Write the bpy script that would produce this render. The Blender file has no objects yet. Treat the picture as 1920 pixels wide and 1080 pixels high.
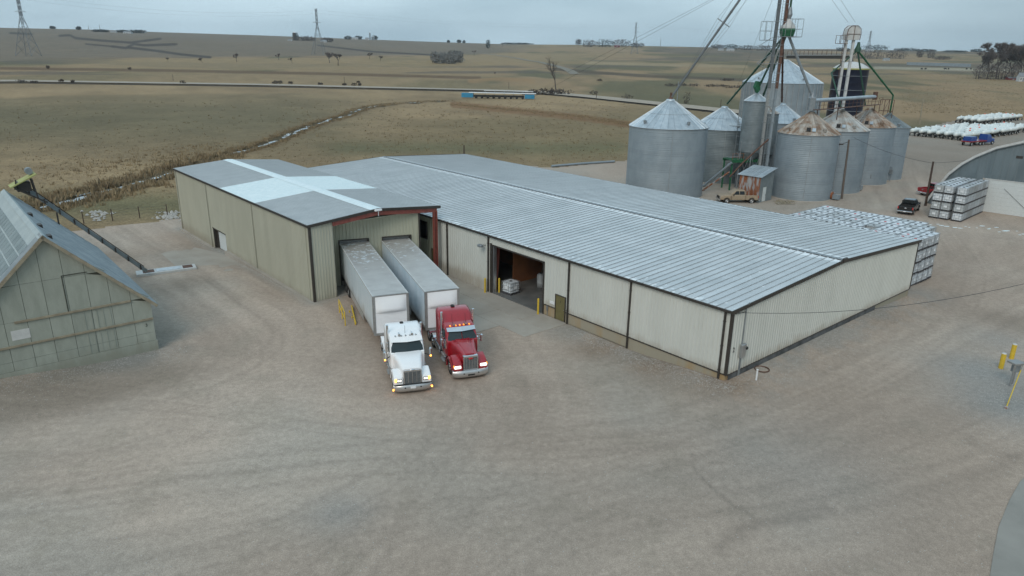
import bpy, math, random
import numpy as np
from mathutils import Vector, Matrix
random.seed(7); rng = np.random.default_rng(7)
PI = math.pi
SC = bpy.context.scene; COL = SC.collection
# ---------------------------------------------------------------- camera (a drone about 21 m up)
FPX, PITCH, ROLL, CH = 1318.1, 0.3229, 0.0141, 20.782
cp, sp, cr, sr = math.cos(PITCH), math.sin(PITCH), math.cos(ROLL), math.sin(ROLL)
Fv = Vector((0, cp, -sp)); R0 = Vector((1, 0, 0)); U0 = Vector((0, sp, cp))
Rv = cr*R0 + sr*U0; Uv = -sr*R0 + cr*U0
cam = bpy.data.cameras.new('camera'); camo = bpy.data.objects.new('camera', cam); COL.objects.link(camo)
cam.sensor_width = 36; cam.lens = 36*FPX/1920; cam.clip_start = 0.5; cam.clip_end = 9000
camo.matrix_world = Matrix(((Rv.x, Uv.x, -Fv.x, 0), (Rv.y, Uv.y, -Fv.y, 0), (Rv.z, Uv.z, -Fv.z, CH), (0, 0, 0, 1)))
SC.camera = camo
# ---------------------------------------------------------------- overcast sky and a very soft sun
SUN_EL, SUN_AZ = math.radians(38), math.radians(200)      # compass-like: 180 = behind the camera
W = bpy.data.worlds.new('World'); SC.world = W; W.use_nodes = True
nt = W.node_tree; N = nt.nodes; L = nt.links
bg = N['Background']; bg.inputs['Strength'].default_value = 0.1
sky = N.new('ShaderNodeTexSky'); sky.sky_type = 'NISHITA'; sky.sun_disc = False
sky.sun_elevation = SUN_EL; sky.sun_rotation = SUN_AZ; sky.air_density = 1.5; sky.dust_density = 3
tc = N.new('ShaderNodeTexCoord')
sx = N.new('ShaderNodeSeparateXYZ'); L.new(tc.outputs['Generated'], sx.inputs[0])
mp = N.new('ShaderNodeMapping'); mp.inputs['Scale'].default_value = (1.6, 1.6, 6.5); L.new(tc.outputs['Generated'], mp.inputs['Vector'])
cn = N.new('ShaderNodeTexNoise'); cn.inputs['Scale'].default_value = 1.5; cn.inputs['Detail'].default_value = 5; cn.inputs['Roughness'].default_value = 0.5
L.new(mp.outputs[0], cn.inputs['Vector'])
crp = N.new('ShaderNodeValToRGB'); crp.color_ramp.elements[0].position = 0.36; crp.color_ramp.elements[1].position = 0.68
crp.color_ramp.elements[0].color = (2.55, 3.6, 4.3, 1); crp.color_ramp.elements[1].color = (4.0, 5.25, 6.0, 1)
L.new(cn.outputs['Fac'], crp.inputs['Fac'])
# sky brightest low ahead and slightly left, darker away from there
dp = N.new('ShaderNodeVectorMath'); dp.operation = 'DOT_PRODUCT'; dp.inputs[1].default_value = Vector((-0.13, 0.98, 0.13)).normalized()
L.new(tc.outputs['Generated'], dp.inputs[0])
mr = N.new('ShaderNodeMapRange'); mr.inputs['From Min'].default_value = 0.45; mr.inputs['From Max'].default_value = 1.0
mr.inputs['To Min'].default_value = 0.72; mr.inputs['To Max'].default_value = 1.36; mr.interpolation_type = 'SMOOTHSTEP'
L.new(dp.outputs['Value'], mr.inputs['Value'])
zr_ = N.new('ShaderNodeMapRange'); zr_.inputs['From Min'].default_value = 0.0; zr_.inputs['From Max'].default_value = 1.0; zr_.inputs['To Min'].default_value = 0.95; zr_.inputs['To Max'].default_value = 1.75
L.new(sx.outputs['Z'], zr_.inputs['Value'])
mm_ = N.new('ShaderNodeMath'); mm_.operation = 'MULTIPLY'; L.new(mr.outputs[0], mm_.inputs[0]); L.new(zr_.outputs[0], mm_.inputs[1])
vm = N.new('ShaderNodeVectorMath'); vm.operation = 'SCALE'; L.new(crp.outputs[0], vm.inputs[0]); L.new(mm_.outputs[0], vm.inputs['Scale'])
mx = N.new('ShaderNodeMix'); mx.data_type = 'RGBA'; mx.inputs['Factor'].default_value = 0.9
L.new(sky.outputs[0], mx.inputs['A']); L.new(vm.outputs[0], mx.inputs['B']); L.new(mx.outputs['Result'], bg.inputs['Color'])
sun = bpy.data.lights.new('sun', 'SUN'); sun.energy = 1.0; sun.angle = math.radians(30); sun.color = (1, 0.93, 0.84)
suno = bpy.data.objects.new('sun', sun); COL.objects.link(suno)
sd = Vector((math.sin(SUN_AZ)*math.cos(SUN_EL), math.cos(SUN_AZ)*math.cos(SUN_EL), math.sin(SUN_EL)))
suno.rotation_euler = sd.to_track_quat('Z', 'Y').to_euler()
SC.view_settings.view_transform = 'Standard'; SC.view_settings.look = 'None'
SC.view_settings.exposure = 0.36; SC.view_settings.gamma = 1; SC.view_settings.use_curve_mapping = False
HAZE = .00010
SC.cycles.max_bounces = 6; SC.cycles.use_denoising = True; SC.cycles.volume_bounces = 0
try: SC.cycles.denoiser = 'OPENIMAGEDENOISE'
except Exception: pass

# ---------------------------------------------------------------- geometry of the place
def smooth(t): t = np.clip(t, 0, 1); return t*t*(3-2*t)
TH = 2.2783
u2 = np.array([math.cos(TH), math.sin(TH)]); v2 = np.array([math.sin(TH), -math.cos(TH)])
O1 = np.array([-17.118, 57.438]); O2 = np.array([14.046, 41.894]); BARN = np.array([-25.67, 46.92])
L1, W1, H1, HR1 = 37.34, 12.985, 6.86, 7.406
L2, W2, H2, HR2 = 67.42, 28.995, 5.495, 6.247
ANG_B = TH - PI/2
HOR = [(-400, 50), (0, 52), (200, 56), (290, 60), (480, 66), (640, 72), (800, 78), (950, 83), (1100, 84), (1300, 88), (1450, 92), (1600, 92), (1700, 95), (1900, 98), (2400, 104)]
_az = []; _el = []
for px, py in HOR:
    d = Fv + (px-960)/FPX*Rv + (540-py)/FPX*Uv
    _az.append(math.atan2(d.x, d.y)); _el.append(d.z/math.hypot(d.x, d.y))
_h = rng.random((64, 64))
def vnoise(x, y, s=1.0, oct=3, seed=0):
    x = np.asarray(x, float)/s + 13.7*seed; y = np.asarray(y, float)/s + 7.3*seed; r = 0; a = 1; t = 0
    for k in range(oct):
        xi = np.floor(x).astype(int); yi = np.floor(y).astype(int); fx = x-xi; fy = y-yi
        fx = fx*fx*(3-2*fx); fy = fy*fy*(3-2*fy); g = lambda i, j: _h[i % 64, j % 64]
        n = g(xi, yi)*(1-fx)*(1-fy)+g(xi+1, yi)*fx*(1-fy)+g(xi, yi+1)*(1-fx)*fy+g(xi+1, yi+1)*fx*fy
        r = r + a*n; t += a; a *= 0.55; x = x*2.03+5.1; y = y*2.03+9.2
    return r/t
DR = 2300.0
def gz(x, y):
    x = np.asarray(x, float); y = np.asarray(y, float)
    D = np.hypot(x, y); az = np.arctan2(x, y)
    el = np.interp(np.clip(az, _az[0], _az[-1]), _az, _el)
    zr = CH + DR*el
    t = np.clip((D-430)/(DR-430), 0, 1)
    z = zr*t**1.2
    z = z + (vnoise(x, y, 420, 2, 3)-0.5)*15*smooth((D-480)/500)*(1-smooth((D-1500)/700))
    z = z - np.clip(D-DR, 0, None)*0.012
    rx = x-O1[0]; ry = y-O1[1]; s = rx*u2[0]+ry*u2[1]; q = rx*v2[0]+ry*v2[1]
    z = z - 0.85*smooth(s/37)*(1-smooth((q-12)/22))*(1-smooth((D-350)/300))
    rx = x-O2[0]; ry = y-O2[1]; a = rx*u2[0]+ry*u2[1]; b = rx*v2[0]+ry*v2[1]
    ac = np.clip(a, 0, 8); bc = np.clip(b, 0, 31); dd = np.hypot(a-ac, b-bc)
    z = z + 0.50*np.exp(-(dd/3.2)**2)*(1-smooth(ac/8))*(1-0.6*smooth((bc-20)/11))
    # a low berm where the ground meets the barn
    rx = x-BARN[0]; ry = y-BARN[1]; a = rx*u2[0]+ry*u2[1]; b = rx*v2[0]+ry*v2[1]
    z = z + 0.5*smooth((-b-3)/7)*np.exp(-(np.clip(-a, 0, None)/5)**2)*(np.abs(D) < 200)
    return z
def gzs(x, y): return float(gz(x, y))
def ray(px, py): return Fv + (px-960)/FPX*Rv + (540-py)/FPX*Uv
def G(px, py, z=0.0):
    d = ray(px, py); t = (z-CH)/d.z; return Vector((d.x*t, d.y*t, z))
def T(px, py):                      # where the line of sight meets the terrain
    d = ray(px, py); hd = math.hypot(d.x, d.y); pD = 15.0
    Ds = np.geomspace(15, 3300, 900); xs = d.x/hd*Ds; ys = d.y/hd*Ds; zz = CH + d.z/hd*Ds
    g = gz(xs, ys); k = np.argmax(zz <= g)
    if zz[k] > g[k]: k = int(np.argmin(zz-g))
    return Vector((xs[k], ys[k], g[k]))
def AD(px, py, D):
    d = ray(px, py); t = D/math.hypot(d.x, d.y); return Vector((d.x*t, d.y*t, CH+d.z*t))
def project(x, y, z):
    dx = x; dy = y; dz = z-CH
    zz = dx*Fv.x+dy*Fv.y+dz*Fv.z
    zz = np.where(zz < 0.1, 0.1, zz)
    return 960+FPX*(dx*Rv.x+dy*Rv.y+dz*Rv.z)/zz, 540-FPX*(dx*Uv.x+dy*Uv.y+dz*Uv.z)/zz
def LB(a, b, z=0.0, o=O2):          # point in building axes: a along v (right), b along u (back)
    return Vector((o[0]+v2[0]*a+u2[0]*b, o[1]+v2[1]*a+u2[1]*b, z))

# ---------------------------------------------------------------- materials
def newmat(name):
    m = bpy.data.materials.new(name); m.use_nodes = True
    return m, m.node_tree.nodes, m.node_tree.links, m.node_tree.nodes['Principled BSDF']
def nz(N, L, vec, scale, detail=4, rough=0.55, vscale=None):
    n = N.new('ShaderNodeTexNoise'); n.inputs['Scale'].default_value = scale; n.inputs['Detail'].default_value = detail; n.inputs['Roughness'].default_value = rough
    if vscale:
        mpn = N.new('ShaderNodeMapping'); mpn.inputs['Scale'].default_value = vscale; L.new(vec, mpn.inputs['Vector']); vec = mpn.outputs[0]
    L.new(vec, n.inputs['Vector']); return n.outputs['Fac']
def ramp(N, L, fac, stops):
    r = N.new('ShaderNodeValToRGB'); e = r.color_ramp.elements
    while len(e) < len(stops): e.new(0.5)
    for i, (p, c) in enumerate(stops): e[i].position = p; e[i].color = (c[0], c[1], c[2], 1)
    L.new(fac, r.inputs[0]); return r.outputs[0]
def M(name, c, rough=0.6, metal=0.0, var=0.12, scale=3.0, c2=None, lo=0.35, hi=0.7, bump=0.0, bscale=None, vscale=None, world=False, coat=0.0, emit=None, estr=1.0, rand=0.0, detail=5):
    m, N, L, P = newmat(name)
    if world: v = N.new('ShaderNodeNewGeometry').outputs['Position']
    else: v = N.new('ShaderNodeTexCoord').outputs['Object']
    if c2 is None: c2 = tuple(min(1, k*(1+var)) for k in c); c = tuple(k*(1-var) for k in c)
    f = nz(N, L, v, scale, detail, 0.6, vscale)
    out = ramp(N, L, f, [(lo, c), (hi, c2)])
    if rand:
        oi = N.new('ShaderNodeObjectInfo'); mrn = N.new('ShaderNodeMapRange'); mrn.inputs['To Min'].default_value = 1-rand; mrn.inputs['To Max'].default_value = 1+rand
        L.new(oi.outputs['Random'], mrn.inputs['Value']); vs = N.new('ShaderNodeVectorMath'); vs.operation = 'SCALE'
        L.new(out, vs.inputs[0]); L.new(mrn.outputs[0], vs.inputs['Scale']); out = vs.outputs[0]
    L.new(out, P.inputs['Base Color'])
    P.inputs['Roughness'].default_value = rough; P.inputs['Metallic'].default_value = metal
    if coat: P.inputs['Coat Weight'].default_value = coat; P.inputs['Coat Roughness'].default_value = 0.05
    if bump:
        b = N.new('ShaderNodeBump'); b.inputs['Strength'].default_value = bump; b.inputs['Distance'].default_value = 0.05
        L.new(nz(N, L, v, bscale or scale*4, 4, 0.6, vscale), b.inputs['Height']); L.new(b.outputs[0], P.inputs['Normal'])
    if emit:
        P.inputs['Emission Color'].default_value = (*emit, 1); P.inputs['Emission Strength'].default_value = estr
    return m
mt = {}
mt['siding_white'] = M('warehouse_siding', (.57, .585, .545), .5, 0, c2=(.62, .635, .595), scale=.5, vscale=(1.5, 1.5, .5), world=True, rand=.025)
mt['siding_tan'] = M('tan_siding', (.42, .42, .345), .5, 0, c2=(.465, .465, .385), scale=.5, vscale=(1.5, 1.5, .5), world=True, rand=.03)
mt['siding_dock'] = M('dock_siding', (.42, .42, .33), .55, 0, c2=(.48, .48, .38), scale=.5, vscale=(1.5, 1.5, .5), world=True, rand=.03)
mt['trim'] = M('dark_bronze_trim', (.055, .048, .042), .5, .2, var=.2)
mt['seam'] = M('seam_metal', (.46, .48, .49), .5, .6, var=.15)
mt['red_iron'] = M('red_oxide_steel', (.23, .065, .05), .6, 0, var=.2, world=True)
mt['found'] = M('foundation_concrete', (.34, .31, .24), .9, 0, c2=(.38, .25, .11), scale=.35, lo=.5, hi=.68, vscale=(1, 1, .3), world=True, bump=.2)
mt['darkfound'] = M('tarred_concrete', (.05, .053, .055), .9, 0, c2=(.16, .165, .17), scale=1.3, world=True, bump=.3)
mt['concrete'] = M('concrete', (.34, .305, .26), .9, 0, c2=(.42, .385, .335), scale=.35, world=True, bump=.15, bscale=20)
mt['concrete_dark'] = M('worn_concrete', (.255, .245, .22), .85, 0, c2=(.32, .305, .275), scale=.5, world=True, bump=.15, bscale=25)
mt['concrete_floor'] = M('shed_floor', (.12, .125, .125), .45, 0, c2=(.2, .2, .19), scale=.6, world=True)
mt['white'] = M('white_paint', (.78, .8, .82), .4, 0, var=.05, world=True)
mt['offwhite'] = M('weathered_white', (.5, .51, .5), .6, 0, c2=(.62, .63, .62), scale=2, world=True)
mt['frost'] = M('frost_sheet', (.70, .82, .85), .8, 0, c2=(.82, .91, .93), scale=2.5, world=True)
mt['trailer_white'] = M('trailer_white', (.60, .68, .74), .35, .0, c2=(.74, .80, .84), scale=.8, world=True)
mt['trailer_side'] = M('trailer_side_shade_white', (.60, .70, .76), .3, .05, c2=(.74, .81, .86), scale=1.2, vscale=(1, 1, .25), world=True)  # bluer, darker than the front white: weaker side light put into the colour
mt['trailer_front'] = M('trailer_front_lit_white', (.86, .87, .89), .3, .0, c2=(.91, .92, .93), scale=1, world=True)  # same white as the sides, brighter: light on the front put into the colour
mt['alu'] = M('aluminium', (.52, .53, .54), .35, .85, var=.1)
mt['alu_dull'] = M('dull_aluminium', (.36, .36, .35), .5, .5, var=.12, world=True)
mt['chrome'] = M('chrome', (.72, .73, .75), .12, 1, var=.03)
mt['bumper'] = M('polished_bumper', (.58, .57, .56), .3, .8, var=.06, world=True)
mt['truck_white'] = M('truck_white_paint', (.89, .90, .91), .3, 0, var=.02, coat=.6)
mt['truck_red'] = M('truck_red_paint', (.36, .014, .024), .28, .1, var=.06, coat=.8)
mt['black'] = M('black_paint', (.012, .013, .015), .25, 0, var=.15, coat=.7)
mt['blackplastic'] = M('black_rubber', (.02, .02, .02), .85, 0, var=.25)
mt['tan_paint'] = M('dusty_tan_paint', (.33, .26, .18), .5, 0, var=.1)
mt['pickup_red'] = M('pickup_red', (.28, .015, .02), .35, 0, var=.1, coat=.5)
mt['blue_paint'] = M('truck_blue', (.01, .06, .28), .35, 0, var=.1, coat=.5)
mt['glass'] = M('dark_glass', (.012, .016, .018), .08, 0, var=.1)
mt['glass_truck'] = M('windscreen_glass', (.025, .04, .045), .08, 0, var=.1)
mt['yellow'] = M('safety_yellow', (.62, .42, .03), .5, 0, c2=(.7, .5, .06), scale=4)
mt['amber'] = M('lit_amber_lamp', (.9, .3, .03), .4, 0, emit=(1, .36, .06), estr=4)
mt['amber_dim'] = M('amber_lens', (.8, .28, .02), .3, 0, emit=(1, .35, .04), estr=.8)  # amber lens with a weak glow of its own
mt['headlamp'] = M('lit_headlamp', (.9, .88, .85), .2, 0, emit=(1, .93, .85), estr=1.3)
mt['headlamp_off'] = M('clear_lens', (.5, .5, .5), .1, .5)
mt['galv'] = M('galvanised_steel', (.25, .30, .335), .55, .3, c2=(.33, .38, .415), scale=.5, vscale=(1, 1, .6), world=True, rand=.05)
mt['galv_dark'] = M('aged_galvanised_steel', (.17, .205, .22), .6, .25, c2=(.24, .28, .295), scale=.7, world=True, rand=.06)
mt['galv_roof'] = M('galvanised_roof', (.40, .47, .52), .42, .45, c2=(.55, .61, .65), scale=1.2, world=True, rand=.1)
mt['rust_roof'] = M('rusting_roof_steel', (.40, .37, .33), .7, .1, c2=(.25, .165, .11), scale=.9, lo=.42, hi=.6, vscale=(1, 1, .5), world=True, rand=.2, detail=7)
mt['rust_roof2'] = M('half_rusted_roof_steel', (.42, .43, .42), .7, .1, c2=(.28, .20, .14), scale=.9, lo=.47, hi=.7, vscale=(1, 1, .5), world=True, rand=.28, detail=7)
mt['rust'] = M('rusty_sheet', (.35, .36, .37), .8, .1, c2=(.26, .10, .045), scale=2.2, lo=.4, hi=.52, vscale=(1, 1, .25), world=True, rand=.15)
mt['brown_steel'] = M('rusty_brown_steel', (.13, .07, .05), .8, .1, var=.3, world=True)
mt['navy'] = M('navy_enamel', (.008, .012, .03), .35, .1, c2=(.016, .022, .045), scale=.6, world=True)
mt['green'] = M('green_painted_steel', (.015, .10, .045), .6, 0, c2=(.02, .15, .065), scale=2, world=True)
mt['darkgreen'] = M('dark_green_pipe', (.03, .09, .06), .6, 0, var=.25, world=True)
mt['steel_grey'] = M('grey_steel', (.28, .31, .33), .5, .4, var=.15, world=True)
mt['barn_panel'] = M('barn_board_paint', (.30, .325, .28), .8, 0, c2=(.37, .395, .345), scale=1.2, vscale=(1.5, 1.5, .5), world=True, rand=.05, bump=.15)
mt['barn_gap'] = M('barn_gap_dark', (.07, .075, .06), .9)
mt['timber'] = M('weathered_timber', (.34, .30, .22), .85, 0, c2=(.24, .205, .15), scale=2, world=True, bump=.2)
mt['pole_wood'] = M('dark_pole_timber', (.075, .05, .038), .9, 0, var=.3, scale=2, vscale=(4, 4, .4), bump=.3)
mt['barn_roof'] = M('weathered_shingle', (.21, .25, .27), .8, .1, c2=(.33, .37, .39), scale=1.0, vscale=(1, 1, 1), world=True, bump=.35, bscale=9, detail=8)
mt['barn_roof_panel'] = M('roof_square', (.21, .26, .27), .75, .1, c2=(.28, .33, .34), scale=1.4, world=True, rand=.08)
mt['barn_roof_pale'] = M('pale_roof_strip', (.36, .42, .43), .7, .1, c2=(.44, .50, .50), scale=1, world=True)
mt['hoodyellow'] = M('faded_yellow_paint', (.38, .39, .14), .6, 0, var=.15, world=True)
mt['quonset'] = M('blue_grey_sheet', (.13, .17, .19), .6, .25, c2=(.20, .245, .265), scale=.6, vscale=(1.6, 1.6, .2), world=True, rand=.05)
mt['doorwhite'] = M('white_door_panel', (.62, .66, .66), .5, 0, var=.04, world=True)
mt['olive_door'] = M('olive_door_paint', (.16, .14, .06), .55, 0, var=.1)
mt['ibc_tank'] = M('white_plastic_tank', (.60, .65, .69), .45, 0, c2=(.70, .74, .77), scale=1.5, rand=.1)
mt['ibc_grey'] = M('greyed_plastic_tank', (.42, .45, .46), .5, 0, c2=(.52, .55, .56), scale=1.5, rand=.1)
mt['cap_red'] = M('red_cap', (.45, .03, .03), .5); mt['cap_dark'] = M('dark_cap', (.03, .03, .035), .6)
mt['pallet'] = M('black_pallet', (.06, .06, .065), .7)
mt['ibc_label'] = M('white_label', (.75, .78, .8), .6)
mt['nurse'] = M('nurse_tank_white', (.70, .76, .75), .4, 0, c2=(.80, .84, .83), scale=1, rand=.06)
mt['flag'] = M('orange_red_cover', (.75, .10, .04), .6)
mt['pole_grey'] = M('weathered_pole', (.13, .11, .095), .9, 0, var=.2, scale=2, vscale=(4, 4, .4), bump=.3)
mt['steel_dark'] = M('dark_grey_steel', (.15, .165, .175), .6, .3, var=.15, world=True)
mt['bark'] = M('grey_brown_bark', (.085, .07, .06), .95, 0, var=.25)
mt['twigs'] = M('bare_twigs', (.12, .10, .09), .95, 0, c2=(.17, .14, .125), scale=.4, world=True, rand=.15)
mt['twigs_grey'] = M('pale_twigs', (.17, .17, .16), .95, 0, c2=(.22, .22, .21), scale=.4, world=True)
mt['evergreen'] = M('evergreen_needles', (.012, .022, .018), .95, 0, c2=(.03, .045, .035), scale=.3, world=True)
mt['reed'] = M('dry_reeds', (.21, .155, .09), .95, 0, c2=(.34, .265, .155), scale=.25, world=True)
mt['drygrass'] = M('dry_grass', (.185, .145, .085), .95, 0, c2=(.27, .215, .125), scale=.15, world=True)
mt['shrub'] = M('dark_shrub', (.05, .04, .035), .95, 0, c2=(.09, .07, .055), scale=.5, world=True)
mt['ice'] = M('creek_ice', (.34, .38, .40), .4, 0, c2=(.54, .58, .60), scale=.5, world=True)
mt['stone'] = M('pale_stone', (.34, .33, .31), .9, 0, c2=(.5, .49, .46), scale=2, world=True)
mt['farm_white'] = M('farm_white', (.55, .57, .58), .7); mt['farm_roof'] = M('farm_roof_grey', (.25, .27, .29), .6, .2)
mt['farm_red'] = M('farm_red', (.22, .03, .03), .7)
mt['blue_wagon'] = M('bright_blue_paint', (.03, .24, .42), .5, 0, var=.15, world=True)
mt['orange_int'] = M('plywood_wall', (.26, .10, .035), .8, 0, c2=(.16, .065, .03), scale=.7, world=True)
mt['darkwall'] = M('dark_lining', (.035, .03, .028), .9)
mt['lattice'] = M('tower_steel', (.20, .22, .24), .6, .3)
mt['wire'] = M('cable', (.05, .05, .055), .6)
mt['emblem_red'] = M('red_emblem', (.5, .02, .02), .4)
# warehouse roof: galvalume with frost and melt water left near ridge and eave
def add_dirt(key, z0, h, col):
    m = mt[key]; N = m.node_tree.nodes; L = m.node_tree.links; P = N['Principled BSDF']; src = P.inputs['Base Color'].links[0].from_socket
    pos = N.new('ShaderNodeNewGeometry').outputs['Position']; sp_ = N.new('ShaderNodeSeparateXYZ'); L.new(pos, sp_.inputs[0])
    q = N.new('ShaderNodeMapRange'); q.inputs['From Min'].default_value = z0+h; q.inputs['From Max'].default_value = z0; q.inputs['To Min'].default_value = -.25; q.inputs['To Max'].default_value = .45; L.new(sp_.outputs['Z'], q.inputs['Value'])
    a = N.new('ShaderNodeMath'); a.operation = 'ADD'; L.new(q.outputs[0], a.inputs[0]); L.new(nz(N, L, pos, 1.1, 6, .7, (1, 1, .35)), a.inputs[1])
    r = N.new('ShaderNodeMapRange'); r.inputs['From Min'].default_value = .5; r.inputs['From Max'].default_value = .95; r.inputs['To Max'].default_value = .75; L.new(a.outputs[0], r.inputs['Value'])
    x = N.new('ShaderNodeMix'); x.data_type = 'RGBA'; L.new(r.outputs[0], x.inputs['Factor']); L.new(src, x.inputs['A']); x.inputs['B'].default_value = (*col, 1); L.new(x.outputs['Result'], P.inputs['Base Color'])
add_dirt('siding_white', .8, 1.1, (.38, .34, .28)); add_dirt('siding_tan', -.3, 1.4, (.31, .28, .22)); add_dirt('barn_panel', .2, 1.6, (.25, .25, .20)); add_dirt('trailer_side', 1.0, 1.6, (.33, .31, .28))
def roofmat(name, frost_w):
    m, N, L, P = newmat(name)
    pos = N.new('ShaderNodeNewGeometry').outputs['Position']; obj = N.new('ShaderNodeTexCoord').outputs['Object']
    oi = N.new('ShaderNodeObjectInfo')
    base = ramp(N, L, nz(N, L, pos, .35, 5, .6), [(.3, (.50, .53, .54)), (.7, (.64, .66, .67))])
    sp_ = N.new('ShaderNodeSeparateXYZ'); L.new(obj, sp_.inputs[0])
    def mrange(a, b, c, d, inp):
        q = N.new('ShaderNodeMapRange'); q.inputs['From Min'].default_value = a; q.inputs['From Max'].default_value = b
        q.inputs['To Min'].default_value = c; q.inputs['To Max'].default_value = d; L.new(inp, q.inputs['Value']); return q.outputs[0]
    ln = frost_w
    near_e = mrange(0.0, 1.6, .17, 0.0, sp_.outputs['Y'])
    near_r = mrange(ln-1.0, ln-.3, 0.0, .50, sp_.outputs['Y'])
    n1 = nz(N, L, pos, 1.6, 5, .7)
    n2 = nz(N, L, pos, .9, 3, .6)
    ad = N.new('ShaderNodeMath'); ad.operation = 'ADD'; L.new(near_e, ad.inputs[0]); L.new(near_r, ad.inputs[1])
    ad2 = N.new('ShaderNodeMath'); ad2.operation = 'ADD'; L.new(ad.outputs[0], ad2.inputs[0]); L.new(n1, ad2.inputs[1])
    # frost is heavier towards the seam edge of each pan
    xe = mrange(0.0, .61, .06, -.05, sp_.outputs['X'])
    ad3 = N.new('ShaderNodeMath'); ad3.operation = 'ADD'; L.new(ad2.outputs[0], ad3.inputs[0]); L.new(xe, ad3.inputs[1])
    f = mrange(.66, .74, 0, 1, ad3.outputs[0])
    mixn = N.new('ShaderNodeMix'); mixn.data_type = 'RGBA'; L.new(f, mixn.inputs['Factor']); L.new(base, mixn.inputs['A'])
    mixn.inputs['B'].default_value = (.78, .83, .86, 1)
    vs = N.new('ShaderNodeVectorMath'); vs.operation = 'SCALE'; L.new(mixn.outputs['Result'], vs.inputs[0])
    L.new(mrange(0, 1, .93, 1.07, oi.outputs['Random']), vs.inputs['Scale'])
    L.new(vs.outputs[0], P.inputs['Base Color'])
    L.new(mrange(0, 1, .4, 0, f), P.inputs['Metallic']); L.new(mrange(.3, .7, .32, .5, n2), P.inputs['Roughness'])
    return m
mt['roof_big'] = roofmat('galvalume_roof', math.hypot(W2/2, HR2-H2))
mt['roof_grey'] = M('dusted_roof_steel', (.43, .465, .475), .55, .15, c2=(.54, .57, .58), scale=.8, world=True, rand=.03, detail=7)
mt['trailer_roof'] = None
def snowroof(name, thr, seed):
    m, N, L, P = newmat(name)
    pos = N.new('ShaderNodeNewGeometry').outputs['Position']; obj = N.new('ShaderNodeTexCoord').outputs['Object']
    base = ramp(N, L, nz(N, L, obj, .9, 5, .6), [(.3, (.47, .45, .43)), (.7, (.58, .565, .54))])
    s = N.new('ShaderNodeSeparateXYZ'); L.new(obj, s.inputs[0])
    q = N.new('ShaderNodeMapRange'); q.inputs['From Min'].default_value = 3; q.inputs['From Max'].default_value = 11; q.inputs['To Min'].default_value = -.14; q.inputs['To Max'].default_value = .03
    L.new(s.outputs['Y'], q.inputs['Value'])
    ad = N.new('ShaderNodeMath'); ad.operation = 'ADD'; L.new(q.outputs[0], ad.inputs[0]); L.new(nz(N, L, pos, 2.3, 5, .65), ad.inputs[1])
    r = N.new('ShaderNodeMapRange'); r.inputs['From Min'].default_value = thr; r.inputs['From Max'].default_value = thr+.02; L.new(ad.outputs[0], r.inputs['Value'])
    mixn = N.new('ShaderNodeMix'); mixn.data_type = 'RGBA'; L.new(r.outputs[0], mixn.inputs['Factor']); L.new(base, mixn.inputs['A']); mixn.inputs['B'].default_value = (.78, .83, .87, 1)
    L.new(mixn.outputs['Result'], P.inputs['Base Color']); P.inputs['Roughness'].default_value = .45; P.inputs['Metallic'].default_value = .35
    return m
mt['troof1'] = snowroof('trailer_roof_snow', .565, 1); mt['troof2'] = snowroof('trailer_roof_flecks', .61, 2)
def groundmat(name, sc, bumpd, fine=1.0, streak=None):
    m, N, L, P = newmat(name)
    at = N.new('ShaderNodeAttribute'); at.attribute_name = 'Col'
    pos = N.new('ShaderNodeNewGeometry').outputs['Position']
    n1 = ramp(N, L, nz(N, L, pos, sc, 6, .7), [(.25, (.82, .82, .82)), (.75, (1.18, 1.18, 1.18))])
    n2 = ramp(N, L, nz(N, L, pos, sc*9, 3, .7), [(.3, (1-.22*fine,)*3), (.7, (1+.22*fine,)*3)])
    v1 = N.new('ShaderNodeVectorMath'); v1.operation = 'MULTIPLY'; L.new(at.outputs['Color'], v1.inputs[0]); L.new(n1, v1.inputs[1])
    v2_ = N.new('ShaderNodeVectorMath'); v2_.operation = 'MULTIPLY'; L.new(v1.outputs[0], v2_.inputs[0]); L.new(n2, v2_.inputs[1])
    L.new(v2_.outputs[0], P.inputs['Base Color']); P.inputs['Roughness'].default_value = .95; P.inputs['Specular IOR Level'].default_value = .2
    b = N.new('ShaderNodeBump'); b.inputs['Strength'].default_value = .6; b.inputs['Distance'].default_value = bumpd
    L.new(nz(N, L, pos, sc*4, 6, .75), b.inputs['Height']); L.new(b.outputs[0], P.inputs['Normal'])
    return m
mt['field'] = groundmat('pasture_ground', .35, .25, 1.6)
mt['yard'] = groundmat('gravel_and_dirt', 2.6, .04, 1.35)
mt['road'] = groundmat('road_gravel', .5, .05)

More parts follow.
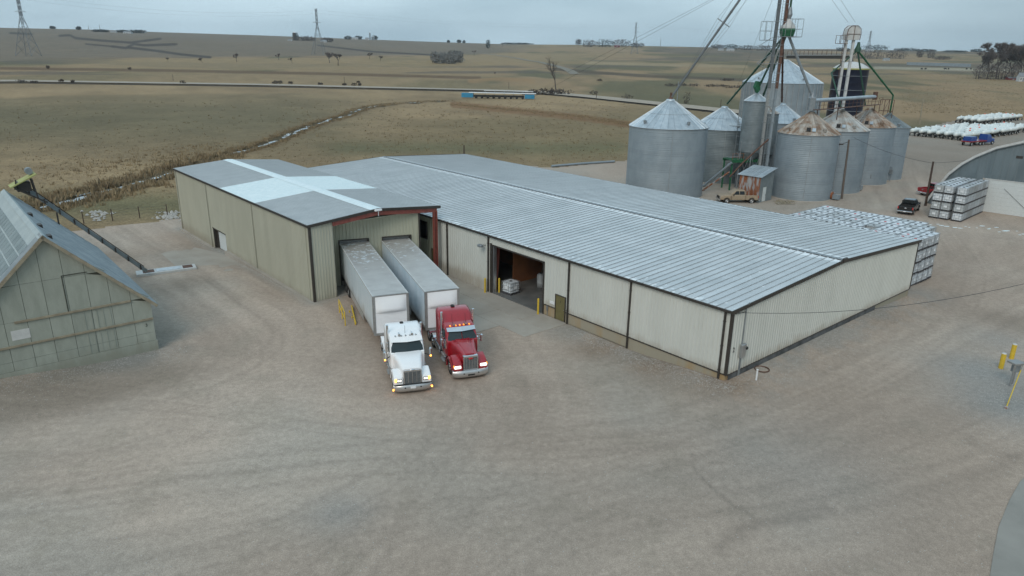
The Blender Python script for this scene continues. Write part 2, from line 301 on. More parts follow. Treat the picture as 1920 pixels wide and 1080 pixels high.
# ---------------------------------------------------------------- mesh builder
class MB:
    def __init__(s): s.v = []; s.f = []; s.sm = []
    def add(s, vs, fs, smooth=False):
        o = len(s.v); s.v += [tuple(p) for p in vs]; s.f += [tuple(i+o for i in f) for f in fs]; s.sm += [smooth]*len(fs); return s
    def box(s, x0, x1, y0, y1, z0, z1):
        return s.add([(x0, y0, z0), (x1, y0, z0), (x1, y1, z0), (x0, y1, z0), (x0, y0, z1), (x1, y0, z1), (x1, y1, z1), (x0, y1, z1)],
                     [(0, 3, 2, 1), (4, 5, 6, 7), (0, 1, 5, 4), (1, 2, 6, 5), (2, 3, 7, 6), (3, 0, 4, 7)])
    def rbox(s, x0, x1, y0, y1, z0, z1, r=.05):      # box with chamfered vertical and top edges
        a = [(x0+r, y0), (x1-r, y0), (x1, y0+r), (x1, y1-r), (x1-r, y1), (x0+r, y1), (x0, y1-r), (x0, y0+r)]
        cx, cy = (x0+x1)/2, (y0+y1)/2
        def ring(z, k): return [(x+(-k if x > cx else k), y+(-k if y > cy else k), z) for x, y in a]
        vs = ring(z0, 0)+ring(z1-r, 0)+ring(z1, r*.8)
        fs = [(i, (i+1) % 8, 8+(i+1) % 8, 8+i) for i in range(8)]+[(8+i, 8+(i+1) % 8, 16+(i+1) % 8, 16+i) for i in range(8)]
        fs += [tuple(range(16, 24)), tuple(range(7, -1, -1))]
        return s.add(vs, fs)
    def tube(s, p0, p1, r0, r1=None, n=6, cap=True, smooth=True):
        p0 = Vector(p0); p1 = Vector(p1); r1 = r0 if r1 is None else r1
        d = (p1-p0)
        if d.length < 1e-6: return s
        d.normalize(); a = d.orthogonal().normalized(); b = d.cross(a)
        vs = []
        for p, r in ((p0, r0), (p1, r1)):
            for k in range(n):
                t = 2*PI*k/n; vs.append(p+(a*math.cos(t)+b*math.sin(t))*r)
        s.add(vs, [(i, (i+1) % n, n+(i+1) % n, n+i) for i in range(n)], smooth)
        if cap: s.add(vs[:n], [tuple(range(n-1, -1, -1))]); s.add(vs[n:], [tuple(range(n))])
        return s
    def path(s, pts, r, n=6):
        for a, b in zip(pts, pts[1:]): s.tube(a, b, r, n=n)
        return s
    def bar(s, p0, p1, w, h=None):                    # square bar
        h = h or w; p0 = Vector(p0); p1 = Vector(p1); d = (p1-p0).normalized()
        a = Vector((0, 0, 1)).cross(d)
        a = Vector((1, 0, 0)) if a.length < 1e-4 else a.normalized(); b = d.cross(a)
        vs = [p+a*sx_*w/2+b*sy_*h/2 for p in (p0, p1) for sx_, sy_ in ((-1, -1), (1, -1), (1, 1), (-1, 1))]
        return s.add(vs, [(3, 2, 1, 0), (4, 5, 6, 7), (0, 1, 5, 4), (1, 2, 6, 5), (2, 3, 7, 6), (3, 0, 4, 7)])
    def prism(s, poly, axis, a0, a1):                 # polygon (2D) extruded along axis
        def pt(p, a): return {'x': (a, p[0], p[1]), 'y': (p[0], a, p[1]), 'z': (p[0], p[1], a)}[axis]
        n = len(poly); vs = [pt(p, a0) for p in poly]+[pt(p, a1) for p in poly]
        return s.add(vs, [(i, (i+1) % n, n+(i+1) % n, n+i) for i in range(n)]+[tuple(range(n-1, -1, -1)), tuple(range(n, 2*n))])
    def lathe(s, prof, c=(0, 0), n=32, smooth=True, a0=0, a1=2*PI):
        full = abs(a1-a0-2*PI) < 1e-6; m = n if full else n+1; vs = []
        for r, z in prof:
            for k in range(m):
                t = a0+(a1-a0)*k/n; vs.append((c[0]+r*math.cos(t), c[1]+r*math.sin(t), z))
        fs = []
        for j in range(len(prof)-1):
            for k in range(n):
                k2 = (k+1) % m; fs.append((j*m+k, j*m+k2, (j+1)*m+k2, (j+1)*m+k))
        return s.add(vs, fs, smooth)
    def loft(s, rings, closed=True, caps=True, smooth=True):
        n = len(rings[0]); vs = [p for r in rings for p in r]; fs = []
        for j in range(len(rings)-1):
            for k in range(n if closed else n-1):
                k2 = (k+1) % n; fs.append((j*n+k, j*n+k2, (j+1)*n+k2, (j+1)*n+k))
        s.add(vs, fs, smooth)
        if caps: s.add(rings[0], [tuple(range(n-1, -1, -1))]); s.add(rings[-1], [tuple(range(n))])
        return s
    def mesh(s, name):
        me = bpy.data.meshes.new(name); me.from_pydata(s.v, [], s.f)
        me.polygons.foreach_set('use_smooth', s.sm); me.update(); return me
    def build(s, name, mat, parent=None, loc=None, rot=None):
        return ob(name, s.mesh(name), mat, parent, loc, rot)
def ob(name, me, mat, parent=None, loc=None, rot=None):
    if mat is not None and not me.materials: me.materials.append(mt[mat] if isinstance(mat, str) else mat)
    o = bpy.data.objects.new(name, me); COL.objects.link(o)
    if parent: o.parent = parent
    if loc is not None: o.location = loc
    if rot is not None: o.rotation_euler = rot if not isinstance(rot, (int, float)) else (0, 0, rot)
    return o
def tag(o, label=None, cat=None, group=None, kind=None):
    if label: o['label'] = label
    if cat: o['category'] = cat
    if group: o['group'] = group
    if kind: o['kind'] = kind
    return o
def thing(name, loc, rz, label, cat, group=None):
    o = bpy.data.objects.new(name, None); COL.objects.link(o); o.location = loc; o.rotation_euler = (0, 0, rz); o.empty_display_size = .2
    return tag(o, label, cat, group)
def kids(o): return [c for c in list(CH_[o.name])] if o.name in CH_ else list(o.children)
CH_ = {}
def copy_tree(o, parent=None):
    c = o.copy(); COL.objects.link(c)
    if parent: c.parent = parent
    for ch in list(o.children): copy_tree(ch, c)
    return c
def text(s, size, mat, parent, loc, rot, name='number'):
    cu = bpy.data.curves.new('t', 'FONT'); cu.body = s; cu.size = size; cu.extrude = .004; cu.align_x = 'CENTER'; cu.align_y = 'CENTER'
    o = bpy.data.objects.new('t', cu); COL.objects.link(o)
    me = bpy.data.meshes.new_from_object(o); bpy.data.objects.remove(o); return ob(name, me, mat, parent, loc, rot)
def ordn(k): return ['first', 'second', 'third', 'fourth', 'fifth', 'sixth', 'seventh', 'eighth', 'ninth', 'tenth', 'eleventh', 'twelfth', 'thirteenth', 'fourteenth', 'fifteenth', 'sixteenth', 'seventeenth', 'eighteenth', 'nineteenth', 'twentieth'][k]

# ================================================================ GROUND
def polar(rows_D, az):
    A, D = np.meshgrid(az, rows_D); return D*np.sin(A), D*np.cos(A)
def grid_mesh(name, X, Y, Z, col, mat, keep=None, kind='structure'):
    nr, nc = X.shape
    vs = np.stack([X, Y, Z], -1).reshape(-1, 3)
    idx = np.arange(nr*nc).reshape(nr, nc)
    q = np.stack([idx[:-1, :-1], idx[:-1, 1:], idx[1:, 1:], idx[1:, :-1]], -1).reshape(-1, 4)[:, ::-1]
    if keep is not None:
        k = keep.reshape(-1); q = q[k[q].all(1)]
        used = np.zeros(nr*nc, bool); used[q.ravel()] = True; remap = np.cumsum(used)-1; vs = vs[used]; q = remap[q]; col = col.reshape(-1, 3)[used]
    me = bpy.data.meshes.new(name); me.vertices.add(len(vs)); me.vertices.foreach_set('co', vs.ravel().astype(np.float32))
    me.loops.add(len(q)*4); me.loops.foreach_set('vertex_index', q.ravel().astype(np.int32))
    me.polygons.add(len(q)); me.polygons.foreach_set('loop_start', np.arange(0, len(q)*4, 4, dtype=np.int32)); me.polygons.foreach_set('loop_total', np.full(len(q), 4, np.int32))
    me.polygons.foreach_set('use_smooth', np.ones(len(q), bool)); me.update(calc_edges=True)
    a = me.color_attributes.new('Col', 'FLOAT_COLOR', 'POINT')
    c4 = np.ones((len(vs), 4), np.float32); c4[:, :3] = col.reshape(-1, 3); a.data.foreach_set('color', c4.ravel())
    o = ob(name, me, mat); tag(o, kind=kind); return o
def seg_dist(px, py, pts, sy=1.0):
    d = np.full(px.shape, 1e9)
    for (x0, y0), (x1, y1) in zip(pts, pts[1:]):
        ax, ay = x1-x0, (y1-y0)*sy; t = np.clip(((px-x0)*ax+(py-y0)*sy*ay)/(ax*ax+ay*ay+1e-9), 0, 1)
        d = np.minimum(d, np.hypot(px-x0-ax*t, (py-y0)*sy-ay*t))
    return d
def inpoly(x, y, P):
    ins = np.zeros(np.shape(x), bool); n = len(P)
    for i in range(n):
        x0, y0 = P[i]; x1, y1 = P[(i+1) % n]
        c = ((y0 > y) != (y1 > y)) & (x < (x1-x0)*(y-y0)/(y1-y0+1e-12)+x0); ins ^= c
    return ins
def W2D(pts, z=0): return [tuple(G(px, py, z)[:2]) for px, py in pts]
azv = np.concatenate([np.radians(np.linspace(-180, -50, 14))[:-1], np.radians(np.linspace(-50, -42, 12))[:-1], np.radians(np.linspace(-42, 42, 760)), np.radians(np.linspace(42, 50, 12))[1:], np.radians(np.linspace(50, 180, 14))[1:]])
dep = np.linspace(math.radians(46), math.radians(2.2), 360)
rows = np.concatenate([[1, 5, 10, 15], CH/np.tan(dep)]); rows = np.concatenate([rows, np.geomspace(rows[-1]*1.012, DR, 230), [2500, 3000, 4200]])
X, Y = polar(rows, azv); Z = gz(X, Y)
PX, PY = project(X, Y, Z); DD = np.hypot(X, Y)
def lerp(a, b, t): return a+(np.asarray(b)-a)*np.clip(t, 0, 1)[..., None]
C = np.zeros(X.shape+(3,)); C[:] = (.185, .142, .085)
n1 = vnoise(X, Y, 45, 4, 1); n2 = vnoise(X, Y, 9, 4, 2); n3 = vnoise(X, Y, 160, 3, 5)
C = lerp(C, (.235, .18, .108), smooth((n1-.42)*5)); C = lerp(C, (.145, .12, .068), smooth((.52-n3)*5)*.7)
# greener pasture left of the creek and a strip beside the yard
gl = np.exp(-((PY-225)/55)**2)*(1-smooth((PX-520)/260)); C = lerp(C, (.098, .092, .056), gl*.8*(DD < 380))
C = lerp(C, (.09, .095, .052), np.exp(-((PY-385)/28)**2)*(PX < 420)*.8)
gl = np.exp(-((PY-278)/14)**2)*smooth((PX-560)/100)*(1-smooth((PX-1150)/60)); C = lerp(C, (.085, .092, .05), gl*.7)
gl = smooth((PX-1560)/200)*np.exp(-((PY-205)/60)**2); C = lerp(C, (.075, .068, .04), gl*.75)
road_y = np.interp(PX, [-300, 0, 480, 960, 1180, 1330, 1500, 1700, 2300], [149, 153, 160, 172, 190, 205, 224, 250, 330])
far = DD > 250
beyond = (PY < road_y) & (DD > 200)
C2 = np.zeros_like(C); C2[:] = (.21, .157, .094)
C2 = lerp(C2, (.10, .095, .055), smooth((vnoise(X, Y/3, 60, 3, 8)-.45)*6))
C2 = lerp(C2, (.19, .15, .088), smooth((n3-.5)*6)*.6)
C = np.where(beyond[..., None], C2, C)
strat = vnoise(PX/260, PY/6.0, 1.0, 4, 11)
C = np.where((beyond & (PY < 140))[..., None], lerp(C, (.085, .077, .062), smooth((strat-.5)*9)*.7), C)
C = np.where((beyond & (PY < 140))[..., None], lerp(C, (.20, .155, .09), smooth((.44-strat)*9)*.6), C)
# ploughed hill field, left
hill_low = np.interp(PX, [-300, 0, 90, 300, 420, 700, 900, 960], [112, 116, 110, 109, 108, 106, 103, 98])
hf = smooth((hill_low-PY)/3)*(1-smooth((PX-900)/120)); C = lerp(C, (.13, .112, .086), hf*.92)
C = lerp(C, (.125, .11, .085), hf*.5*smooth((n3-.5)*5))
tanb = smooth((PY-hill_low)/3)*(1-smooth((PY-hill_low-18)/8))*(1-smooth((PX-1000)/200))*smooth((PX-60)/200); C = lerp(C, (.21, .165, .095), tanb*.7*beyond)
for pts, w in (([(112, 67), (131, 66), (142, 71.6), (190, 76), (245, 80), (300, 72.7)], 1.3), ([(210, 87), (236, 90), (251, 82.5), (271, 85), (330, 83)], 1.4), ([(240, 89), (295, 95.6), (340, 102), (394, 107.6)], 1.4), ([(160, 82.5), (210, 87)], .6), ([(595, 85), (700, 97), (830, 104)], .7), ([(20, 62), (60, 64)], 1.2)):
    C = lerp(C, (.038, .034, .03), (1-smooth((seg_dist(PX, PY, pts)-w)/1.6))*.9)
# stubble strips
for pts, w, c in (([(850, 196), (960, 207), (1100, 222), (1200, 237)], 4.5, (.15, .09, .045)), ([(1040, 130), (1200, 142), (1400, 150)], 1.2, (.06, .05, .035)),
                  ([(0, 128), (300, 132), (600, 138), (900, 146)], 1.1, (.09, .06, .035)), ([(880, 152), (940, 148), (1000, 152)], 2.0, (.22, .15, .08)), ([(1100, 118), (1400, 125)], 1.2, (.23, .19, .12)), ([(1640, 127), (1920, 133)], .9, (.25, .24, .19))):
    C = lerp(C, c, (1-smooth((seg_dist(PX, PY, pts)-w)/3))*.85)
creek = [(60, 392), (128, 376), (167, 364), (225, 350), (262, 340), (330, 318), (400, 300), (445, 291), (487, 280), (530, 263), (566, 247), (610, 232), (645, 222), (686, 206), (740, 198), (850, 191)]
creekW = W2D(creek, -.8)
cd = seg_dist(X, Y, creekW)
C = lerp(C, (.125, .095, .055), (1-smooth((cd-1.5-2*n2)/4))*.8*(DD < 340)); C = lerp(C, (.05, .045, .03), (1-smooth((cd-.9)/1.6))*.9*(DD < 340))
Z = Z - .45*(1-smooth((cd-.8)/2.5))*(DD < 340)
C = lerp(C, (.16, .125, .085), smooth(1-np.hypot((PX-1140)/90, (PY-330)/26))*2*(DD < 200))
C *= (1.05+.5*n2)[..., None]; C = C*np.array([1.06, .99, .93])
ground = grid_mesh('ground', X, Y, Z, C, 'field')

# ---- yard: gravel and packed dirt
yp = [(-900, 1300), (-900, 470), (-60, 440), (150, 419), (200, 412), (260, 406), (330, 398), (500, 390), (700, 345), (878, 305), (1040, 313), (1175, 300), (1330, 262), (1500, 250), (1640, 226), (1700, 243), (1760, 232), (1830, 214), (1920, 209), (2200, 205), (2900, 330), (2900, 1300)]
YP = [tuple(G(px, py, 0)[:2]) if py < 1200 else (0, 0) for px, py in yp]
YP[0] = (-120, 10); YP[-1] = (150, 10)
YP = [(-120, -30)]+YP+[(150, -30)]
yaz = np.radians(np.linspace(-46, 46, 860)); ydep = np.linspace(math.radians(52), math.radians(3.6), 520)
yrows = CH/np.tan(ydep); yrows = np.concatenate([[3, 7, 11], yrows])
X, Y = polar(yrows, yaz)
bn = (vnoise(X, Y, 3, 3, 4)-.5)*3
keep = inpoly(X+bn, Y+bn*.7, YP) & (np.hypot(X, Y) < 330)
Z = gz(X, Y)+.02+.02*vnoise(X, Y, 2.5, 3, 6)
# wheel tracks rasterised into a plan map
GX0, GX1, GY0, GY1, GS = -75., 110., 10., 150., .2
tm = np.zeros((int((GY1-GY0)/GS), int((GX1-GX0)/GS)), np.float32); dm = np.zeros_like(tm)
gyy, gxx = np.mgrid[0:tm.shape[0], 0:tm.shape[1]]; gxx = gxx*GS+GX0; gyy = gyy*GS+GY0
def spline(P, n=160):
    P = [np.array(p, float) for p in P]; P = [2*P[0]-P[1]]+P+[2*P[-1]-P[-2]]; out = []
    for i in range(1, len(P)-2):
        for t in np.linspace(0, 1, n//(len(P)-3), endpoint=False):
            a, b, c, d = P[i-1:i+3]; out.append(.5*(2*b+(c-a)*t+(2*a-5*b+4*c-d)*t*t+(3*b-a-3*c+d)*t**3))
    return np.array(out)
def track(P, w, s, mp_, jit=0):
    pts = spline(P)
    if isinstance(jit, np.ndarray): pts = pts+jit
    for a, b in zip(pts, pts[1:]):
        L_ = np.hypot(*(b-a)); k = max(1, int(L_/.2))
        for t in np.arange(k)/k:
            p = a+(b-a)*t; ix = (p[0]-GX0)/GS; iy = (p[1]-GY0)/GS; r = int(w/GS*1.6)+1; x0 = int(ix)-r; y0 = int(iy)-r
            if x0 < 0 or y0 < 0 or x0+2*r+1 >= tm.shape[1] or y0+2*r+1 >= tm.shape[0]: continue
            yy, xx = np.mgrid[y0:y0+2*r+1, x0:x0+2*r+1]
            g = np.exp(-(((xx-ix)**2+(yy-iy)**2)*GS*GS)/(w*w))*s
            sub = mp_[y0:y0+2*r+1, x0:x0+2*r+1]; np.copyto(sub, np.where(np.abs(g) > np.abs(sub), g, sub))
def gp(*pp): return [tuple(G(a, b)[:2]) for a, b in pp]
routes = [gp((-100, 1000), (300, 930), (800, 870), (1250, 820), (1600, 690), (1850, 560), (2050, 480)),
          gp((-200, 880), (200, 850), (700, 800), (1150, 790), (1500, 700), (1760, 590), (2000, 500)),
          gp((-100, 790), (300, 740), (520, 640), (440, 560), (330, 480), (250, 425)),
          gp((60, 1100), (500, 990), (1000, 900), (1400, 780), (1700, 640), (1800, 520), (1760, 440), (1690, 330), (1700, 270)),
          gp((200, 1150), (620, 1000), (900, 800), (780, 730)), gp((500, 1200), (760, 950), (880, 760), (860, 700)),
          gp((700, 1200), (1100, 930), (1500, 860), (1830, 760), (2100, 640)), gp((-200, 700), (250, 700), (600, 740), (980, 760), (1250, 740), (1500, 640)),
          gp((350, 600), (420, 690), (300, 800), (60, 900)), gp((1500, 640), (1640, 560), (1780, 430), (1640, 400), (1420, 410)), gp((1700, 270), (1560, 400), (1640, 420), (1900, 450))]
for R in routes:
    for k in range(5):
        off = rng.normal(0, 2.4, 2); s = rng.choice([-.07, -.10, .07, -.05, .06]); w = rng.uniform(.12, .3)
        R2_ = [(p[0]+rng.normal(0, 1.2), p[1]+rng.normal(0, 1.2)) for p in R]
        track(R2_, w, s, tm, off); track(R2_, w, s*.8, tm, off+np.array([1.25, -1.25]))
# streaks left by years of traffic, following the flow of each route
st = np.zeros_like(tm); wsum = np.full(tm.shape, 1e-3, np.float32)
for ri, R in enumerate(routes):
    Q = spline(R, 48); best = np.full(tm.shape, 1e9); sg = np.zeros(tm.shape); sl_ = np.zeros(tm.shape); acc = 0
    for a, b in zip(Q, Q[1:]):
        d = b-a; ln = np.hypot(*d); d = d/max(ln, 1e-6); rx = gxx-a[0]; ry = gyy-a[1]; t = np.clip(rx*d[0]+ry*d[1], 0, ln); px_ = rx-d[0]*t; py_ = ry-d[1]*t; dd_ = px_*px_+py_*py_
        mk = dd_ < best; best = np.where(mk, dd_, best); sg = np.where(mk, rx*-d[1]+ry*d[0], sg); sl_ = np.where(mk, acc+t, sl_); acc += ln
    n_ = (vnoise(sg/.55+ri*9, sl_/11, 1, 3, ri)-.5)+(vnoise(sg/1.9+ri*5, sl_/20, 1, 2, ri+5)-.5)*.9
    w_ = np.exp(-best/40)*np.where(ri in (8, 9, 10), .6, 1); st += n_*w_; wsum += w_
st = st/np.maximum(wsum, .35)
track(gp((1345, 1030), (1400, 990), (1470, 970), (1550, 953)), .35, -.26, tm); track(gp((1385, 1015), (1430, 985), (1500, 975), (1530, 962)), .3, -.2, tm); track(gp((1295, 850), (1310, 890), (1370, 945), (1420, 975)), .1, -.35, tm)
track(gp((1480, 820), (1560, 790), (1640, 760)), .5, -.14, tm); track(gp((1810, 820), (1850, 845), (1900, 855)), .5, -.2, tm); track(gp((640, 868), (650, 920), (690, 950)), .12, .14, tm)
for R in routes[:8]:
    o_ = rng.normal(0, 1.5, 2); track(R, .12, -.22, tm, o_); track(R, .12, -.22, tm, o_+np.array([1.2, -1.3]))
def samp(mp_, X, Y):
    ix = np.clip((X-GX0)/GS, 0, mp_.shape[1]-1.01); iy = np.clip((Y-GY0)/GS, 0, mp_.shape[0]-1.01); i = ix.astype(int); j = iy.astype(int); fx = ix-i; fy = iy-j
    return mp_[j, i]*(1-fx)*(1-fy)+mp_[j, i+1]*fx*(1-fy)+mp_[j+1, i]*(1-fx)*fy+mp_[j+1, i+1]*fx*fy
tr = samp(tm, X, Y)
# directional scrub left by the grader, following the two main lanes
ang = np.arctan2(Y-30, X+60); rad = np.hypot(X+10, Y-95)
scrub = vnoise(X*.25+Y*.9, X*.9-Y*.3, 1.2, 4, 9)
big = vnoise(X, Y, 14, 3, 12); med = vnoise(X, Y, 2.2, 4, 13)
C = np.zeros(X.shape+(3,)); C[:] = (.425, .348, .285)
C = lerp(C, (.365, .29, .232), smooth((big-.45)*4)*.7)
C = lerp(C, (.385, .345, .295), smooth((.5-big)*4)*.7)
C = lerp(C, (.32, .272, .217), smooth((med-.58)*6)*.35)
C = C*(1+(scrub-.5)[..., None]*.08)
C = C*(1+samp(st, X, Y)*.34)[..., None]
C = C*(1+tr*.75)[..., None]
def edge(px, py, r): p = G(px, py); return np.exp(-((X-p[0])**2+(Y-p[1])**2)/r**2)
# pale loose gravel beside the buildings and at the meter, orange clay under the downspouts
bd = lambda o, a0, a1, b0, b1: (lambda a, b: np.hypot(a-np.clip(a, a0, a1), b-np.clip(b, b0, b1)))((X-o[0])*u2[0]+(Y-o[1])*u2[1], (X-o[0])*v2[0]+(Y-o[1])*v2[1])
g1 = np.exp(-(bd(O2, 0, 14, 0, 30)/2.6)**2); C = lerp(C, (.31, .30, .275), g1*.75*smooth((med-.3)*4))
g1 = np.exp(-(bd(O1, 0, 38, 0, 2)/1.0)**2); C = lerp(C, (.30, .285, .255), g1*.8)
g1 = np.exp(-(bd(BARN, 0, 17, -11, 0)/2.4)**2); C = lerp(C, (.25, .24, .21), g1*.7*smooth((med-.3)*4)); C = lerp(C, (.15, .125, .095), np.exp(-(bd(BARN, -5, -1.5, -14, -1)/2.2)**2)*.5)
for px, py, r, s in ((1230, 690, 2.2, .6), (1120, 655, 2.0, .5), (1370, 735, 1.6, .6), (1310, 735, 2.2, .3)): C = lerp(C, (.24, .16, .10), edge(px, py, r)*s)
for px, py, r, s in ((1850, 700, 3.5, .8), (1900, 760, 3.5, .8), (1880, 640, 3, .4), (240, 670, 2.5, .6), (640, 960, 1.6, .5), (1500, 880, 5, .3)): C = lerp(C, (.27, .275, .265), edge(px, py, r)*s)
for px, py, r, s in ((430, 470, 4.5, .6), (300, 470, 3, .3), (1420, 412, 3, .5), (1560, 430, 5, .3)): C = lerp(C, (.31, .30, .27), edge(px, py, r)*s)
C = C*(1+.16*(vnoise(X, Y, 26, 2, 21)-.5)*2)[..., None]
for px, py, r, s in ((560, 430, 3, .4), (210, 470, 4, .5), (1640, 600, 3, .3), (345, 530, 3, .4), (1880, 600, 3, .4)): C = lerp(C, (.14, .115, .088), edge(px, py, r)*s)
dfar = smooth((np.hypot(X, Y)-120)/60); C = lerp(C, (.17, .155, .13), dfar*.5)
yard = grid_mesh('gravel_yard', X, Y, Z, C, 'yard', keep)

def ribbon(name, pts, w, mat, dz, col, kind='structure', n=220, noise=.3):
    P = spline(pts, n); d = np.gradient(P, axis=0); d /= np.hypot(d[:, 0], d[:, 1])[:, None]; nn = np.stack([-d[:, 1], d[:, 0]], 1)
    ks = np.linspace(-1, 1, 7); X = P[:, 0:1]+nn[:, 0:1]*ks*w/2; Y = P[:, 1:2]+nn[:, 1:2]*ks*w/2
    X = X+noise*(vnoise(X, Y, 4, 2, 2)-.5)*np.abs(ks); Z = gz(X, Y)+dz
    c = np.zeros(X.shape+(3,)); c[:] = col; c = c*(1-.18*np.exp(-((np.abs(ks)-.45)/.15)**2)[None, :, None]+.0)
    return grid_mesh(name, X[:, ::-1], Y[:, ::-1], Z[:, ::-1], c[:, ::-1], mat)
rp = [tuple(T(a, b)[:2]) for a, b in ((-420, 149.5), (-200, 150.5), (0, 153), (240, 156), (480, 160), (720, 166), (960, 172), (1080, 180), (1180, 190), (1330, 206), (1450, 219), (1560, 238))]
ribbon('gravel_road', rp, 14, 'road', .5, (.40, .345, .28), n=360)
ribbon('road_verge', [(x, y-13) for x, y in rp], 6, 'road', .12, (.055, .045, .032), n=360, noise=3)
ribbon('farm_lane', [tuple(T(a, b)[:2]) for a, b in ((905, 100), (960, 108), (1000, 115), (1055, 128), (1080, 140))], 9, 'road', .3, (.24, .22, .18), n=120)
def flat(name, pts, mat, dz=.045, z=None, kind='structure'):
    m = MB(); P = [Vector(p) for p in pts]
    vs = [(p.x, p.y, (gzs(p.x, p.y) if z is None else z)+dz) for p in P]; n = len(vs)
    m.add(vs+[(a, b, c-.25) for a, b, c in vs], [tuple(range(n))]+[(i, n+i, n+(i+1) % n, (i+1) % n) for i in range(n)])
    return tag(m.build(name, mat), kind=kind)
# concrete apron before the big door, cast in bays
apr = thing('concrete_apron', LB(0, 15, 0), ANG_B, 'pale concrete apron in front of the open warehouse door', 'concrete apron'); del apr['category']; apr['kind'] = 'structure'; del apr['label']
apr.name = 'concrete_apron'
for i in range(6):
    for j in range(3):
        y0 = i*3.0; x1 = -j*2.3
        if (i, j) in ((0, 2), (5, 2)): continue
        m = MB(); m.rbox(x1-2.28, x1-.02, y0-.3+.01, y0+2.69, -.2, .075+.004*((i+j) % 2), .012); m.build('slab', 'concrete', apr)
flat('concrete_slab', [G(*q) for q in ((1855, 1085), (1862, 1040), (1872, 990), (1892, 940), (1912, 905), (1960, 860), (2150, 900), (2150, 1085))], 'concrete_dark', .07)
flat('concrete_pad', [G(*q) for q in ((298, 462), (360, 452), (455, 478), (470, 500), (405, 505), (330, 492))], 'concrete', .03)
# snow left on the gravel near the quonset
m = MB()
for k in range(20):
    t = k/19; p = G(1745+175*t+random.gauss(0, 3), 421+16*t+random.gauss(0, 2.0)); r = random.uniform(.06, .26); n = 7
    ring = [(p.x+r*2.0*math.cos(a)*random.uniform(.6, 1.2), p.y+r*math.sin(a)*random.uniform(.6, 1.2), .045) for a in [2*PI*i/n for i in range(n)]]
    m.add(ring+[(p.x, p.y, .085)], [(i, (i+1) % n, n) for i in range(n)])
tag(m.build('snow', 'frost'), kind='stuff')
m = MB()
P = spline(creekW, 260)
for i, p in enumerate(P):
    if random.random() < (.55 if i > 20 else .8):
        if vnoise(i, 0, 6, 1, 3) < .45: continue
        n = 8; r = random.uniform(.6, 1.3); c = p+rng.normal(0, .6, 2); d = P[min(i+1, len(P)-1)]-P[max(i-1, 0)]; d /= np.hypot(*d)
        zz = gzs(*c)-.3
        m.add([(c[0]+d[0]*r*1.9*math.cos(a)*random.uniform(.7, 1.2)-d[1]*r*.55*math.sin(a), c[1]+d[1]*r*1.9*math.cos(a)+d[0]*r*.55*math.sin(a), zz+.12+.001*(i % 7)) for a in [2*PI*k/n for k in range(n)]], [tuple(range(n))])
tag(m.build('creek_water', 'ice'), kind='structure')
# reeds, tussocks
def tufts(name, centers, mat, h, blades=7):
    V = []; Fc = []
    for (x, y, s) in centers:
        z = gzs(x, y)-.15
        for b in range(blades):
            a = random.random()*2*PI; rr = random.random()*.45*s; bx = x+math.cos(a)*rr; by = y+math.sin(a)*rr; hh = h*s*random.uniform(.6, 1.2); w = .13*s
            a2 = random.random()*2*PI; lx = math.cos(a)*hh*.4; ly = math.sin(a)*hh*.4; o = len(V)
            V += [(bx-math.cos(a2)*w, by-math.sin(a2)*w, z), (bx+math.cos(a2)*w, by+math.sin(a2)*w, z), (bx+lx, by+ly, z+hh)]; Fc.append((o, o+1, o+2))
    m = MB(); m.v = V; m.f = Fc; m.sm = [False]*len(Fc); return tag(m.build(name, mat), kind='stuff')
cs = []
for i in range(2100):
    k = random.randrange(len(P)-1); p = P[k]+(P[k+1]-P[k])*random.random(); off = random.gauss(0, 1)*(2.4 if k < 110 else .9); off += math.copysign(1.5, off)
    d = P[k+1]-P[k]; d = d/np.hypot(*d); cs.append((p[0]-d[1]*off, p[1]+d[0]*off, random.uniform(.6, 1.4)*(1.15 if k < 110 else .75)))
tufts('dry_reeds', cs, 'reed', .6, 8)
cs = []
for pts, sc, num, wd in ((W2D([(850, 196), (960, 206), (1100, 220), (1190, 235)], 0), .75, 1300, 2.0), (W2D([(60, 330), (300, 300), (420, 282)], -.8), .8, 900, 8)):
    Q = spline(pts, 100)
    for i in range(num):
        k = random.randrange(len(Q)-1); p = Q[k]+(Q[k+1]-Q[k])*random.random(); p = p+rng.normal(0, wd, 2); cs.append((p[0], p[1], random.uniform(.7, 1.5)*sc))
tufts('stubble_rows', cs, 'reed', .5, 5)
cs = []
for i in range(9000):
    px = random.uniform(-40, 1180) if random.random() < .75 else random.uniform(1690, 1940); py = random.uniform(190, 400) ** 1.0
    if px > 1600: py = random.uniform(130, 215)
    p = T(px, py) if False else G(px, py, -.5)
    if inpoly(np.array([p.x]), np.array([p.y]), YP)[0]: continue
    if px < 520 and random.random() < .6: continue
    cs.append((p.x, p.y, random.uniform(.5, 1.0)*min(1.6, p.y/180+.4)))
tufts('dry_grass', cs, 'drygrass', .38, 4)
